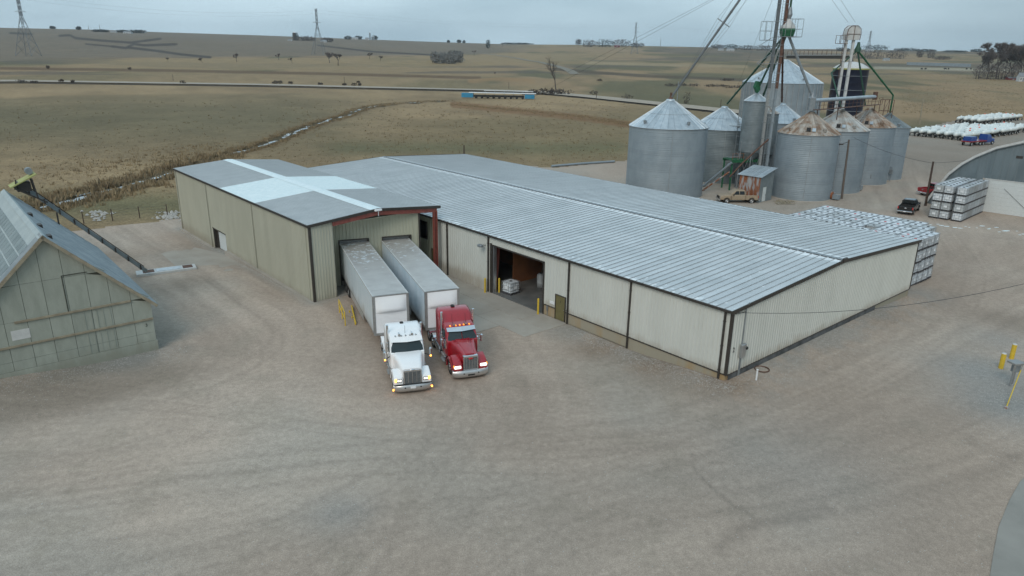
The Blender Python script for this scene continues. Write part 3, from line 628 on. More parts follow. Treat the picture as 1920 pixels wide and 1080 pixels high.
# loose stones on the yard
m = MB(); 
def stone(m, x, y, r, z=None):
    z = gzs(x, y)+.03 if z is None else z
    vs = [(x+r*random.uniform(.7, 1.2)*dx, y+r*random.uniform(.7, 1.2)*dy, z+r*dz*random.uniform(.5, .9)) for dx, dy, dz in ((1, 0, 0), (0, 1, 0), (-1, 0, 0), (0, -1, 0), (0, 0, 1))]
    m.add(vs, [(0, 1, 4), (1, 2, 4), (2, 3, 4), (3, 0, 4)])
for i in range(16000):
    k = random.random()
    if k < .25: a = random.uniform(-1, 13); p = LB(-abs(random.gauss(0, 1.2))-.1, a)
    elif k < .5: p = LB(random.uniform(-1, 29), -abs(random.gauss(0, 1.3))-.1)
    elif k < .62: p = LB(random.uniform(-11, 1.5), -abs(random.gauss(0, 1.6))-.1, 0, BARN)
    elif k < .75: q = G(random.gauss(1880, 45), random.gauss(720, 60)); p = q
    elif k < .82: p = LB(-abs(random.gauss(0, .5))-.1, random.uniform(0, 36), 0, O1)
    else: p = G(random.uniform(-50, 1950), random.uniform(520, 1120))
    if p.y < 15: continue
    stone(m, p.x, p.y, random.uniform(.012, .035) if k < .82 else random.uniform(.012, .04))
tag(m.build('loose_gravel', 'stone'), kind='stuff')
cs = []
for i in range(420):
    k = random.random()
    p = LB(-abs(random.gauss(0, .25))-.08, random.uniform(0, 14)) if k < .25 else LB(random.uniform(0, 29), -abs(random.gauss(0, .3))-.12) if k < .5 else LB(random.uniform(-11, .3), -abs(random.gauss(0, .3))-.12, 0, BARN) if k < .8 else LB(-abs(random.gauss(0, .3))-.35, random.uniform(26, 37), 0, O1)
    cs.append((p.x, p.y, random.uniform(.25, .6)))
tufts('wall_weeds', cs, 'drygrass', .35, 5)

# ================================================================ METAL BUILDINGS
def rib_panel(w, zt, z0=0.0, slope=0.0, rib=.04, pitch=.305, xoff=0.0):
    """ribbed wall sheet: width along X, outward -Y; top edge zt at x=0, rising by slope"""
    xs = []; n = max(1, int(round(w/pitch)))
    p = w/n
    for k in range(n):
        b = k*p; xs += [(b, 0), (b+p*.42, 0), (b+p*.48, rib), (b+p*.60, rib), (b+p*.66, 0)]
    xs.append((w, 0)); V = []
    for x, d in xs: V += [(x, -d, z0), (x, -d, zt+slope*x)]
    m = MB(); m.add(V, [(2*i, 2*i+2, 2*i+3, 2*i+1) for i in range(len(xs)-1)]); return m
PW = .914
def wall_run(parent, y0, y1, z0, z1, mat, origin, rz, cache={}, name='wall_panel'):
    """panels from y0 to y1 along the wall; origin(y) gives the panel's start, rz its turn"""
    n = max(1, int(round((y1-y0)/PW))); w = (y1-y0)/n; key = (round(w, 4), round(z0, 3), round(z1, 3), str(mat))
    if key not in cache: cache[key] = rib_panel(w, z1, z0).mesh('wall_panel')
    for k in range(n): ob(name, cache[key], mat, parent, origin(y0+(k+1)*w if rz < -1 else y0+k*w), rz)
def roof_pan_mesh(w, ln, seam=.05, sw=.03, mid=0):
    m = MB(); m.box(0, w-.002, 0, ln, -.03, 0); nb = len(m.f)
    m.box(-sw/2, sw/2, -.02, ln, -.01, seam); 
    for k in range(mid): x = w*(k+1)/(mid+1); m.box(x-.012, x+.012, -.02, ln, -.01, .018)
    me = m.mesh('roof_panel'); mi = [0]*nb+[1]*(len(m.f)-nb); me.polygons.foreach_set('material_index', mi); return me
def place(o, X_, Y_, Z_, P_):
    o.matrix_basis = Matrix(((X_[0], Y_[0], Z_[0], P_[0]), (X_[1], Y_[1], Z_[1], P_[1]), (X_[2], Y_[2], Z_[2], P_[2]), (0, 0, 0, 1)))
def roof_slopes(parent, W_, L_, H_, HR_, over, pan, matf, seam, nseam=0, yover=0.0):
    s = math.atan2(HR_-H_, W_/2); c_, s_ = math.cos(s), math.sin(s); ln = (W_/2+over)/c_
    n = int(round((L_+2*yover)/pan)); w = (L_+2*yover)/n; meshes = {}
    for k in range(n):
        for side in (0, 1):
            y = -yover+k*w; key = matf(y+w/2, side)
            if key not in meshes:
                me = roof_pan_mesh(w, ln, seam=seam, mid=nseam); me.materials.append(mt[key]); me.materials.append(mt['seam'] if key != 'frost' else mt['frost']); meshes[key] = me
            o = ob('roof_panel', meshes[key], None, parent)
            if side == 0: place(o, (0, -1, 0), (c_, 0, s_), (-s_, 0, c_), (-over, y+w, H_-over*s_/c_))
            else: place(o, (0, 1, 0), (-c_, 0, s_), (s_, 0, c_), (W_+over, y, H_-over*s_/c_))
def ptrim(parent, name, pts, w, h, mat):
    m = MB()
    for a, b in zip(pts, pts[1:]): m.bar(a, b, w, h)
    return m.build(name, mat, parent)

# ---------------------------------------------------------------- the long warehouse
wh = thing('warehouse', LB(0, 0), ANG_B, 'long low pale metal warehouse with standing seam roof and an open doorway', 'warehouse')
fo = lambda x: (lambda y: (x, y, 0))
R90 = -PI/2
wall_run(wh, 0.12, 14.9, 1.0, H2-.08, 'siding_white', fo(0), R90)
wall_run(wh, 14.9, 16.15, 2.22, H2-.08, 'siding_white', fo(0), R90)
wall_run(wh, 16.15, 17.62, 1.0, H2-.08, 'siding_white', fo(0), R90)
wall_run(wh, 17.62, 24.48, 4.56, H2-.08, 'siding_white', fo(0), R90)
wall_run(wh, 24.48, 33.0, .04, H2-.08, 'siding_white', fo(0), R90)
wall_run(wh, 33.0, 34.0, 2.2, H2-.08, 'siding_dock', fo(0), R90)
wall_run(wh, 34.0, 38.5, .04, H2-.08, 'siding_dock', fo(0), R90)
wall_run(wh, 38.5, L2-.1, .04, H2-.08, 'siding_white', fo(0), R90)
npn = 32; pwg = W2/npn
for k in range(npn):
    x = k*pwg; sl = (HR2-H2)/(W2/2)
    z = H2+sl*x if x < W2/2-.01 else HR2-sl*(x-W2/2)
    rib_panel(pwg, z-.12, .93, sl if x < W2/2-.01 else -sl).build('wall_panel', 'siding_white', wh, (x, 0, 0), 0)
m = MB(); m.box(W2-.05, W2, .1, L2, -.1, H2-.1); m.box(0, W2, L2-.05, L2, -.1, H2-.1); m.build('rear_wall', 'siding_white', wh)
m = MB(); m.box(.02, .3, .06, 17.6, -.7, .99); m.build('foundation', 'found', wh); 
m = MB(); m.box(.35, W2-.02, .02, .3, -.7, .93); m.build('foundation', 'found', wh)
m = MB(); m.box(.3, W2-7, -.06, .0, -.7, .86); m.build('foundation_coating', 'darkfound', wh)
roof_slopes(wh, W2, L2, H2, HR2, .18, .61, lambda y, s: 'roof_big', .045, 0, .12)
sl = (HR2-H2)/(W2/2)
ptrim(wh, 'gutter', [(-.22, -.15, H2-.1), (-.22, L2+.1, H2-.1)], .12, .16, 'trim')
ptrim(wh, 'gutter', [(W2+.22, -.15, H2-.1), (W2+.22, L2+.1, H2-.1)], .12, .16, 'trim')
for yy in (-.14, L2+.14):
    ptrim(wh, 'rake_trim', [(-.25, yy, H2-.1), (W2/2, yy, HR2-.07)], .06, .26, 'trim'); ptrim(wh, 'rake_trim', [(W2/2, yy, HR2-.07), (W2+.25, yy, H2-.1)], .06, .26, 'trim')
m = MB(); m.add([(W2/2-.22, -.18, HR2+.035), (W2/2, -.18, HR2+.075), (W2/2+.22, -.18, HR2+.035), (W2/2+.22, L2+.18, HR2+.035), (W2/2, L2+.18, HR2+.075), (W2/2-.22, L2+.18, HR2+.035)], [(0, 1, 4, 5), (1, 2, 3, 4)]); m.build('ridge_cap', 'steel_grey', wh)
m = MB()
for k in range(110): m.box(W2/2-.30, W2/2-.23, k*.613-.08, k*.613+.36, HR2-.005, HR2+.04)
tag(m.build('ridge_closure', 'trim', wh), kind='stuff')
m = MB(); m.rbox(W2/2-.3, W2/2+.3, -.28, -.05, HR2-.1, HR2+.18, .05); m.build('ridge_end_cap', 'trim', wh)
for y in (.45, 8.3, 14.62, 24.85, 31.2):
    m = MB(); m.box(-.16, -.05, y-.06, y+.06, .1 if y > 1 else .6, H2-.12)
    for z in (1.2, 2.9, 4.6): m.box(-.18, -.04, y-.08, y+.08, z, z+.05)
    m.build('downspout', 'trim', wh)
m = MB(); m.box(-.06, .14, -.07, .10, .93, H2-.1); m.build('corner_trim', 'trim', wh)
m = MB(); m.box(W2-.1, W2+.06, -.07, .12, .9, H2-.1); m.build('corner_trim', 'trim', wh)
for bx in ((-.055, .02, .14, 14.9, .93, 1.0), (-.055, .02, 16.15, 17.6, .93, 1.0), (.14, W2-.1, -.055, .02, .87, .93), (-.05, .02, 24.5, 33, 0, .06)): m = MB(); m.box(*bx); m.build('base_trim', 'trim', wh)
# big doorway
dr = MB(); dr.box(-.08, .22, 24.38, 24.62, .05, 4.7); dr.box(-.06, .16, 17.5, 17.64, .05, 4.6); dr.box(-.06, .2, 17.5, 24.6, 4.5, 4.62); dr.build('door_frame', 'trim', wh)
m = MB(); m.box(.05, .35, 24.2, 24.36, .05, 4.5); m.build('door_track', 'alu', wh)
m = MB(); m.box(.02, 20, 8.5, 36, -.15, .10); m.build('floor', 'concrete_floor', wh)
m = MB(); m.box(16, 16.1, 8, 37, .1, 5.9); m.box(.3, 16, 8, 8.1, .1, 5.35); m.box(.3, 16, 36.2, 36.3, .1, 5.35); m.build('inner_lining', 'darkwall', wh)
m = MB(); m.box(7.0, 7.12, 22.6, 36, .1, 4.2); m.build('partition', 'orange_int', wh)
m = MB(); m.box(3.2, 7.0, 25.2, 25.3, .1, 3.2); m.build('partition', 'orange_int', wh)
for y, x in ((24.75, .45), (17.0, .45)):
    m = MB(); m.prism([(x, .1), (x+.35, .1), (x+.75, 5.2), (x, 5.2)], 'y', y-.1, y+.1); m.build('frame_column', 'red_iron', wh)
for y in (24.75, 17.0): m = MB(); m.prism([(.5, 4.9), (14.5, 5.5), (14.5, 6.0), (.5, 5.35)], 'y', y-.1, y+.1); m.build('roof_beam', 'red_iron', wh)
m = MB(); m.box(6.5, 6.9, 17.8, 25, 3.6, 3.9); m.build('header_beam', 'orange_int', wh)
for k in range(4): m = MB(); m.box(6.9-.06, 7.0, 23+k*1.1, 23.08+k*1.1, .1, 4.1); m.build('wall_stud', 'timber', wh)
# man door
def mandoor(parent, x, y0, y1, z0, z1, mat, txt=None):
    m = MB(); m.box(x-.07, x+.1, y0, y0+.07, z0, z1); m.box(x-.07, x+.1, y1-.07, y1, z0, z1); m.box(x-.07, x+.1, y0+.07, y1-.07, z1-.07, z1); m.build('door_frame', 'trim', parent)
    m = MB(); m.box(x-.03, x+.03, y0+.075, y1-.075, z0+.02, z1-.075); d = m.build('door', mat, parent)
    m = MB(); m.tube((x-.09, y0+.16, z0+1.0), (x-.02, y0+.16, z0+1.0), .03); m.build('handle', 'alu', d)
    if txt: text(txt, .3, 'blackplastic', d, (x-.036, (y0+y1)/2, z1-.55), (PI/2, 0, -PI/2))
    return d
mandoor(wh, 0, 14.93, 16.12, .1, 2.24, 'olive_door', '1')
mandoor(wh, 0, 33.0, 34.0, .1, 2.2, 'olive_door')
m = MB(); m.box(-.05, -.005, 16.2, 16.75, 1.25, 1.5); m.build('notice', 'white', wh)
m = MB(); m.box(-.1, -.005, 16.95, 17.1, .55, .95); m.tube((-.05, 17.0, .1), (-.05, 17.0, .6), .025); m.build('outlet_box', 'steel_grey', wh)
m = MB(); m.box(-.09, 0, 34.7, 34.82, 2.95, 4.75); m.box(-.09, 0, 36.5, 36.62, 2.95, 4.75); m.box(-.09, 0, 34.82, 36.5, 2.95, 3.05); m.box(-.09, 0, 34.82, 36.5, 4.65, 4.75); w_ = m.build('window', 'trim', wh)
m = MB(); m.box(-.05, -.02, 34.82, 36.5, 3.05, 4.65); m.build('pane', 'glass', w_)
# flood light
m = MB(); m.tube((0, 25.35, 4.35), (-.45, 25.35, 4.45), .03); fx = m.build('flood_light', 'trim', wh)
m = MB(); m.rbox(-.75, -.4, 25.1, 25.65, 4.28, 4.5, .05); m.build('lamp_head', 'steel_grey', fx)
# utilities on the gable
m = MB(); m.tube((1.45, -.07, 2.7), (1.45, -.07, 5.5), .045); m.tube((1.52, -.07, .2), (1.52, -.07, 2.0), .035); m.tube((1.40, -.07, .2), (1.40, -.07, 2.0), .035); m.tube((1.45, -.07, 5.5), (1.45, -.28, 5.75), .05); m.build('conduit', 'steel_grey', wh)
m = MB(); m.rbox(1.22, 1.72, -.28, -.06, 1.9, 2.85, .04); mm = m.build('meter_box', 'alu', wh)
m = MB(); m.lathe([(0, 0), (.12, 0), (.12, .1), (.09, .14), (0, .14)], n=12); m.build('meter_dial', 'glass', mm, (1.75, -.2, 2.5), (PI/2, 0, 0))
m = MB(); m.path([(.2, -.08, 5.2), (1.4, -.09, 5.1)], .018); m.build('cable', 'blackplastic', wh)
text('2', .5, 'blackplastic', wh, (.55, -.06, 2.6), (PI/2, 0, 0))

# ---------------------------------------------------------------- taller dock building on the left
P1 = Vector((O1[0], O1[1], 0))
db = thing('dock_building', P1, ANG_B, 'taller tan metal dock building with frosted cross on its grey roof', 'loading dock building')
for a, b, z0 in ((.1, 12.7, -.85), (12.7, 21.4, -.85), (25.45, 26.07, -.85), (26.07, L1-.05, -.95)):
    wall_run(db, a, b, z0+.1, H1-.1, 'siding_tan', fo(0), R90)
wall_run(db, 21.4, 25.45, 1.78, H1-.1, 'siding_tan', fo(0), R90)
sl1 = (HR1-H1)/(W1/2)
n = 2; w = 2.14/n
for k in range(n): rib_panel(w, H1+sl1*k*w-.15, .02, sl1).build('wall_panel', 'siding_tan', db, (k*w, 0, 0), 0)
n = 3
for k in range(n): rib_panel(3.1/n, H1-.1, .02).build('wall_panel', 'siding_dock', db, (2.16, k*3.1/n, 0), PI/2)
# oblique dock wall
DA = math.radians(-18.71); dd = (math.cos(DA), math.sin(DA)); D0 = (3.97, 2.53)
def dpt(t, off=0): return (D0[0]+dd[0]*t-dd[1]*(-off)*-1*0 + dd[0]*0 + (-dd[1])*off*0 + 0, D0[1]+dd[1]*t, 0)
def dloc(t, out=0.0, z=0.0): return (D0[0]+dd[0]*t+dd[1]*out, D0[1]+dd[1]*t-dd[0]*out, z)
def dockwall(t0, t1, z0, z1):
    n = max(1, int(round((t1-t0)/PW))); w = (t1-t0)/n
    for k in range(n): rib_panel(w, z1, z0).build('wall_panel', 'siding_dock', db, dloc(t0+k*w), DA)
dockwall(-1.95, -.12, .02, 7.05); dockwall(2.68, 3.86, .02, 7.3); dockwall(6.62, 7.38, .02, 7.0)
dockwall(-.12, 2.68, 4.42, 7.1); dockwall(3.86, 6.62, 4.38, 7.1)
for t0 in (-.12, 3.86):
    t1 = t0+2.78; 
    for a, b in ((t0, t0+.1), (t1-.1, t1)):
        m = MB(); m.box(a, b, -.1, .1, .1, 4.42); o = m.build('dock_frame', 'trim', db, dloc(0), DA)
    m = MB(); m.box(t0+.1, t1-.1, -.1, .1, 4.32, 4.42); m.build('dock_frame', 'trim', db, dloc(0), DA)
    for k in range(5): m = MB(); m.rbox(t0+.11, t1-.11, .25, .30, 1.2+k*.62, 1.2+k*.62+.6, .012); m.build('door_panel', 'alu_dull', db, dloc(0), DA)
    m = MB(); m.box(t0, t1, -.05, .6, 0, 1.19); m.build('dock_plinth', 'concrete_dark', db, dloc(0), DA)
    for a in (t0+.1, t1-.45): m = MB(); m.rbox(a, a+.35, -.24, -.06, .6, 1.15, .03); m.build('dock_bumper', 'blackplastic', db, dloc(0), DA)
cx_, cy_ = dloc(7.38)[0], dloc(7.38)[1]
m = MB(); m.box(cx_-.02, cx_+.1, cy_-.1, cy_+.02, .02, 6.9); m.build('corner_trim', 'trim', db)
for k in range(5): rib_panel(.9, H1-.1, .02).build('wall_panel', 'siding_dock', db, (cx_+.08, cy_+k*.9, 0), PI/2)
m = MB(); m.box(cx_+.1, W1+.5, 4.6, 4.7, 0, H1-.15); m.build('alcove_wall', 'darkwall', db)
m = MB(); m.box(W1-.04, W1, 4.7, L1, 0, H1-.1); m.box(0, W1, L1-.06, L1-.02, -.9, H1-.1); m.build('rear_wall', 'siding_tan', db)
m = MB(); m.box(2.2, W1, .15, 4.6, H1-.32, H1-.25); m.build('canopy_soffit', 'siding_dock', db)
roof_slopes(db, W1, L1, H1, HR1, .12, .61, lambda y, s: 'frost' if 11.6 < y < 21.3 else 'roof_grey', .02, 1, .1)
m = MB()
for k in range(31):
    y0 = -.1+k*(L1+.2)/31; y1 = y0+(L1+.2)/31-.01
    m = MB(); m.add([(W1/2-.62, y0, HR1-.62*sl1+.03), (W1/2, y0, HR1+.035), (W1/2+.62, y0, HR1-.62*sl1+.03), (W1/2+.62, y1, HR1-.62*sl1+.03), (W1/2, y1, HR1+.035), (W1/2-.62, y1, HR1-.62*sl1+.03)], [(0, 1, 4, 5), (1, 2, 3, 4)]); m.build('ridge_cap', 'frost', db)
ptrim(db, 'gutter', [(-.17, -.12, H1-.12), (-.17, L1+.1, H1-.12)], .1, .14, 'trim')
m = MB()
for k in range(122): m.box(-.24, -.12, k*.306, k*.306+.06, H1-.07, H1+.0)
tag(m.build('gutter_hanger', 'trim', db), kind='stuff')
for yy in (-.16,):
    ptrim(db, 'rake_trim', [(-.22, yy, H1-.09), (W1/2, yy, HR1-.04)], .08, .24, 'trim'); ptrim(db, 'rake_trim', [(W1/2, yy, HR1-.04), (W1+.3, yy, H1-.09)], .08, .24, 'trim')
ptrim(db, 'rake_beam', [(2.14, -.02, H1+sl1*2.14-.38), (W1/2, -.02, HR1-.36)], .18, .38, 'red_iron'); ptrim(db, 'rake_beam', [(W1/2, -.02, HR1-.36), (W1-.1, -.02, H1-.38)], .18, .38, 'red_iron')
m = MB(); m.box(W1-.47, W1-.42, -.2, .12, .1, H1-.4); m.box(W1-.15, W1-.10, -.2, .12, .1, H1-.4); m.box(W1-.42, W1-.15, -.06, -.02, .1, H1-.4); m.build('steel_post', 'red_iron', db)
m = MB(); m.box(-.07, .14, -.08, .1, 0, H1-.1); m.build('corner_trim', 'trim', db)
for y in (.62, 12.73, 26.07, 37.1):
    m = MB(); m.box(-.14, -.04, y-.05, y+.05, -.6 if y > 3 else 0, H1-.15); m.build('downspout', 'siding_tan', db)
m = MB(); m.box(-.35, .0, 0, 21.2, -.6, .03); m.box(-.35, 0, 25.6, 37.4, -1.4, -.62); m.build('footing', 'concrete', db)
m = MB(); m.box(.02, .5, 21.4, 21.5, -.5, 1.78); m.box(.02, .5, 25.35, 25.45, -.5, 1.78); m.box(-.04, .06, 21.35, 25.5, 1.7, 1.8); m.build('door_frame', 'trim', db)
for k in range(4): m = MB(); m.rbox(.3, .35, 21.5, 24.6, -.5+k*.56, .05+k*.56, .012); m.build('door_panel', 'doorwhite', db)
m = MB(); m.box(.3, .36, 24.6, 25.35, -.5, 1.75); m.build('door_jamb', 'trim', db)
m = MB(); m.rbox(W1/2-.35, W1/2+.35, -.4, -.18, HR1-.12, HR1+.04, .04); m.tube((W1/2, -.3, HR1-.6), (W1/2, -.3, HR1-.1), .03); m.build('flood_light', 'white', db)
m = MB(); m.box(2.3, 12, -.1, 6, -.2, .07); m.build('dock_floor', 'concrete_dark', db)

# ---------------------------------------------------------------- old barn with steep roof
BP = Vector((BARN[0], BARN[1], 0)); bn_ = thing('old_barn', BP, ANG_B, 'old steep roofed barn clad in pale green boards with two timber rails', 'barn')
BW, BH, BR, BL = 11.26, 3.72, 9.3, 18.9      # local x from -BW to 0
def clipz(x): return BH+(BR-BH)*(1-abs(x+BW/2)/(BW/2))
xs = [0]
while xs[-1] > -BW+1.3: xs.append(xs[-1]-random.choice([1.22, 1.22, 1.22]))
xs.append(-BW)
zs = [.78, 1.42, 2.45, 4.05, 6.45, 9.4]
for x1, x0 in zip(xs, xs[1:]):
    for z0, z1 in zip(zs, zs[1:]):
        poly = [(x0+.012, z0+.008), (x1-.012, z0+.008), (x1-.012, min(z1, clipz(x1))-.008), ]
        if x0 < -BW/2 < x1 and z1 > clipz(x1): poly.append((-BW/2, min(z1, BR)-.008))
        poly.append((x0+.012, min(z1, clipz(x0))-.008))
        if min(z1, clipz(x1)) <= z0+.03 and min(z1, clipz(x0)) <= z0+.03: continue
        poly = [(a, max(b, z0+.008)) for a, b in poly]
        m = MB(); j = random.uniform(0, .012); m.prism(poly, 'y', -.05-j, -.02); m.build('wall_board', 'barn_panel', bn_)
for x in (-2.6, -3.02, -3.4, -3.75, -4.15):
    m = MB(); m.box(x-.02, x+.02, -.085, -.05, .85, 4.0); m.build('cover_strip', 'barn_panel', bn_)
m = MB(); m.prism([(-BW, .5), (0, .5), (0, BH), (-BW/2, BR), (-BW, BH)], 'y', -.018, .05); m.build('gable_wall', 'barn_gap', bn_)
m = MB(); m.box(-.05, .0, 0, BL, .4, BH); m.box(-BW, -BW+.05, 0, BL, .4, BH); m.prism([(-BW, .5), (0, .5), (0, BH), (-BW/2, BR), (-BW, BH)], 'y', BL-.05, BL); m.build('side_wall', 'barn_panel', bn_)
m = MB(); m.box(-BW-.05, .06, -.09, .3, -.5, .77); m.box(-.3, .06, .3, BL, -.5, .77); m.build('foundation', 'barn_panel', bn_)
for z, a, b in ((4.08, -8.0, -1.25), (2.5, -10.6, -.02)):
    m = MB(); m.box(a, b, -.15, -.055, z-.02, z+.02); m.box(a, b, -.13, -.055, z-.13, z-.02); m.box(a+.1, b, -.17, -.13, z-.1, z+.03); m.build('timber_rail', 'timber', bn_)
m = MB(); m.box(-8.3, -7.3, -.08, -.05, 2.85, 3.5); m.build('notice_board', 'offwhite', bn_)
text('3', .34, 'blackplastic', bn_, (-.5, -.075, 2.02), (PI/2, 0, 0))
m = MB(); m.box(-5.02, -4.96, -.09, -.05, 4.1, 6.6); m.box(-4.96, -3.55, -.09, -.05, 6.55, 6.6); m.build('loft_door_trim', 'barn_gap', bn_)
slb = (BR-BH)/(BW/2); cb = 1/math.hypot(1, slb); sb = slb*cb; ovb = .38
def bslope(side, t, y, off=0.0):   # t metres down from ridge
    x = -BW/2+(t*cb)*side+off*sb*side; return (x, y, BR+.12-t*sb+off*cb)
lnb = (BW/2+ovb)/cb
m = MB(); m.add([bslope(1, 0, -.35), bslope(1, lnb, -.35), bslope(1, lnb, BL+.3), bslope(1, 0, BL+.3), bslope(1, 0, -.35, -.1), bslope(1, lnb, -.35, -.1), bslope(1, lnb, BL+.3, -.1), bslope(1, 0, BL+.3, -.1)], [(0, 1, 2, 3), (7, 6, 5, 4), (0, 4, 5, 1), (1, 5, 6, 2), (2, 6, 7, 3)]); m.build('roof_deck', 'barn_roof', bn_)
nsh = 12
for k in range(nsh):        # right slope: overlapping courses of sheet
    t0 = .3+(lnb-.3)*k/nsh; t1 = .3+(lnb-.3)*(k+1)/nsh+.03
    for j in range(8):
        y0 = -.36+(BL+.66)*j/8; y1 = y0+(BL+.66)/8-.008
        m = MB(); m.add([bslope(1, t0, y0, .012), bslope(1, t1, y0, .045), bslope(1, t1, y1, .045), bslope(1, t0, y1, .012), bslope(1, t1, y0, .004), bslope(1, t1, y1, .004)], [(0, 1, 2, 3), (1, 4, 5, 2), (0, 4, 1), (3, 2, 5)]); m.build('roof_sheet', 'barn_roof', bn_)
m = MB(); m.add([bslope(-1, 0, -.35), bslope(-1, lnb, -.35), bslope(-1, lnb, BL+.3), bslope(-1, 0, BL+.3), bslope(-1, 0, -.35, -.1), bslope(-1, lnb, -.35, -.1), bslope(-1, lnb, BL+.3, -.1), bslope(-1, 0, BL+.3, -.1)], [(3, 2, 1, 0), (4, 5, 6, 7), (1, 5, 4, 0), (2, 6, 5, 1), (3, 7, 6, 2)]); m.build('roof_deck', 'barn_roof_pale', bn_)
for k in range(8):
    for j in range(18):
        t0 = 1.05+k*.86; t1 = t0+.74; y0 = .75+j*.92; y1 = y0+.80
        if y1 > BL+.2: continue
        m = MB(); m.add([bslope(-1, t0, y0, .02), bslope(-1, t1, y0, .02), bslope(-1, t1, y1, .02), bslope(-1, t0, y1, .02), bslope(-1, t0, y0, .0), bslope(-1, t1, y0, .0), bslope(-1, t1, y1, .0), bslope(-1, t0, y1, .0)], [(3, 2, 1, 0), (0, 1, 5, 4), (1, 2, 6, 5), (2, 3, 7, 6), (3, 0, 4, 7)]); m.build('roof_square', 'barn_roof_panel', bn_)
m = MB(); m.add([bslope(-1, .0, -.36, .03), bslope(-1, lnb, -.36, .03), bslope(-1, lnb, .6, .03), bslope(-1, 0, .6, .03)], [(3, 2, 1, 0)]); m.build('roof_edge_strip', 'barn_roof', bn_)
m = MB(); m.add([bslope(-1, .3, -.37, .05), bslope(1, 0, -.37, .06), bslope(1, .3, -.37, .05), bslope(1, .3, BL+.32, .05), bslope(1, 0, BL+.32, .06), bslope(-1, .3, BL+.32, .05)], [(0, 1, 4, 5), (1, 2, 3, 4)]); m.build('ridge_cap', 'barn_roof_pale', bn_)
for sd_ in (1, -1): ptrim(bn_, 'barge_board', [bslope(sd_, 0, -.4, -.08), bslope(sd_, lnb, -.4, -.08)], .08, .2, 'timber')
for y in (5.2, 9.6, 1.4): 
    p = bslope(1, .75, y, .05); m = MB(); m.rbox(p[0]-.14, p[0]+.14, y-.3, y+.3, p[2]-.2, p[2]+.14, .03); m.build('roof_vent', 'trim', bn_)
# incline conveyor over the far end of the barn
cv = thing('incline_conveyor', LB(0, 0, 0, BARN), ANG_B, 'dark inclined conveyor with yellow hood rising from the ground pit over the barn', 'conveyor')
ca, cb_ = Vector((4.3, 20.2, .25)), Vector((-4.5, 18.0, 9.9))
m = MB(); m.bar(ca, cb_, .36, .3); m.build('casing', 'galv_dark', cv)
m = MB(); m.bar(ca+Vector((0, .35, .1)), cb_+Vector((0, .35, .1)), .08); m.bar(ca+Vector((0, .6, .3)), cb_+Vector((0, .6, .3)), .06); m.build('guide_rail', 'blackplastic', cv)
dcv = (cb_-ca); 
for k in range(9):
    p = ca+dcv*(k+.5)/9; m = MB(); m.box(p.x-.05, p.x+.05, p.y-.28, p.y+.7, p.z-.24, p.z+.24); m.build('joint_flange', 'trim', cv)
p = cb_; m = MB(); m.bar((-.5, -.5, -.2), (1.6, -.5, -1.6), .12); m.bar((-.5, .6, -.2), (1.6, .6, -1.6), .12); m.bar((1.0, -.5, -1.2), (.8, -.5, .5), .1); m.bar((1.0, .6, -1.2), (.8, .6, .5), .1); m.bar((-.4, -.5, -.3), (-.3, -.5, .5), .1); m.rbox(-.3, .7, -.35, .45, -.55, .25, .08); o = m.build('drive_frame', 'trim', cv, p)
m = MB(); m.prism([(-.95, -.5), (1.0, .45), (.96, .53), (-.99, -.42)], 'y', -.75, .75); m.build('hood', 'hoodyellow', cv, p+Vector((.2, 0, .35)))
m = MB(); m.tube((0, -.2, 0), (0, .35, 0), .28, n=12); m.build('motor', 'steel_grey', cv, p+Vector((.75, 0, 1.05)))
for q in (Vector((.1, 18.9, 3.7)), Vector((-2.3, 18.4, 7.2))):
    m = MB(); m.bar(q, (q.x, q.y, gzs(*LB(q.x, q.y, 0, BARN)[:2])), .12); m.build('support_leg', 'trim', cv)
pit = thing('receiving_pit', G(310, 506, -.2), math.radians(31), 'white framed ground pit with brown grates at the foot of the conveyor', 'receiving pit')
m = MB(); m.rbox(-2.6, 2.8, -.75, .75, -.2, .06, .02); m.build('pit_frame', 'offwhite', pit)
for x0, x1, ma in ((-2.0, -1.0, 'brown_steel'), (1.6, 2.5, 'brown_steel'), (-.8, 1.4, 'alu')): m = MB(); m.rbox(x0, x1, -.45, .5, .06, .1, .01); m.build('grate', ma, pit)

# ---------------------------------------------------------------- quonset shed at the right
QA = Vector((67.5, 100.05, 0)); qd = Vector((.683, -.730, 0)); QANG = math.atan2(qd.y, qd.x)
qs = thing('arched_shed', QA, QANG, 'arched blue grey metal shed with a white overhead door', 'arched shed')
QP = [(-7.3, 0), (-6.6, 1.6), (-5, 4.75), (-3.6, 6.4), (-2.1, 7.65), (.2, 9.1), (3.15, 10.2), (5.6, 10.6)]; QP = QP+[(11.2-x, z) for x, z in QP[-2::-1]]
def qz(x): return float(np.interp(x, [a for a, b in QP], [b for a, b in QP]))
x = -7.3
while x < 18.4:
    x1 = min(x+.95, 18.5); 
    pts = [x]+[a for a, b in QP if x < a < x1]+[x1]
    zlo = 4.75 if (x1 > -.2 and x < 6.4) else 0
    for z0, z1 in ((zlo, 5.3), (5.3, 12)):
        top = [(a, max(min(qz(a), z1), z0)) for a in pts]
        if max(b for a, b in top) - z0 < .05: continue
        poly = [(x+.008, z0), (x1-.008, z0)]+[(min(max(a, x+.008), x1-.008), b-.004) for a, b in reversed(top)]
        m = MB(); m.prism(poly, 'y', -.03-(.015 if z0 < 1 else 0), .0); m.build('wall_sheet', 'quonset', qs)
    x = x1
m = MB()
V = [(a, y, b) for y in (-.35, 24) for a, b in QP]; n = len(QP); V += [(a*0.985+.08, y, b*.985-.1) for y in (-.35, 24) for a, b in QP]
m.add(V, [(i, i+1, n+i+1, n+i) for i in range(n-1)]+[(2*n+i, i, i+1, 2*n+i+1)[::-1] for i in range(n-1)]); m.build('arched_roof', 'steel_grey', qs)
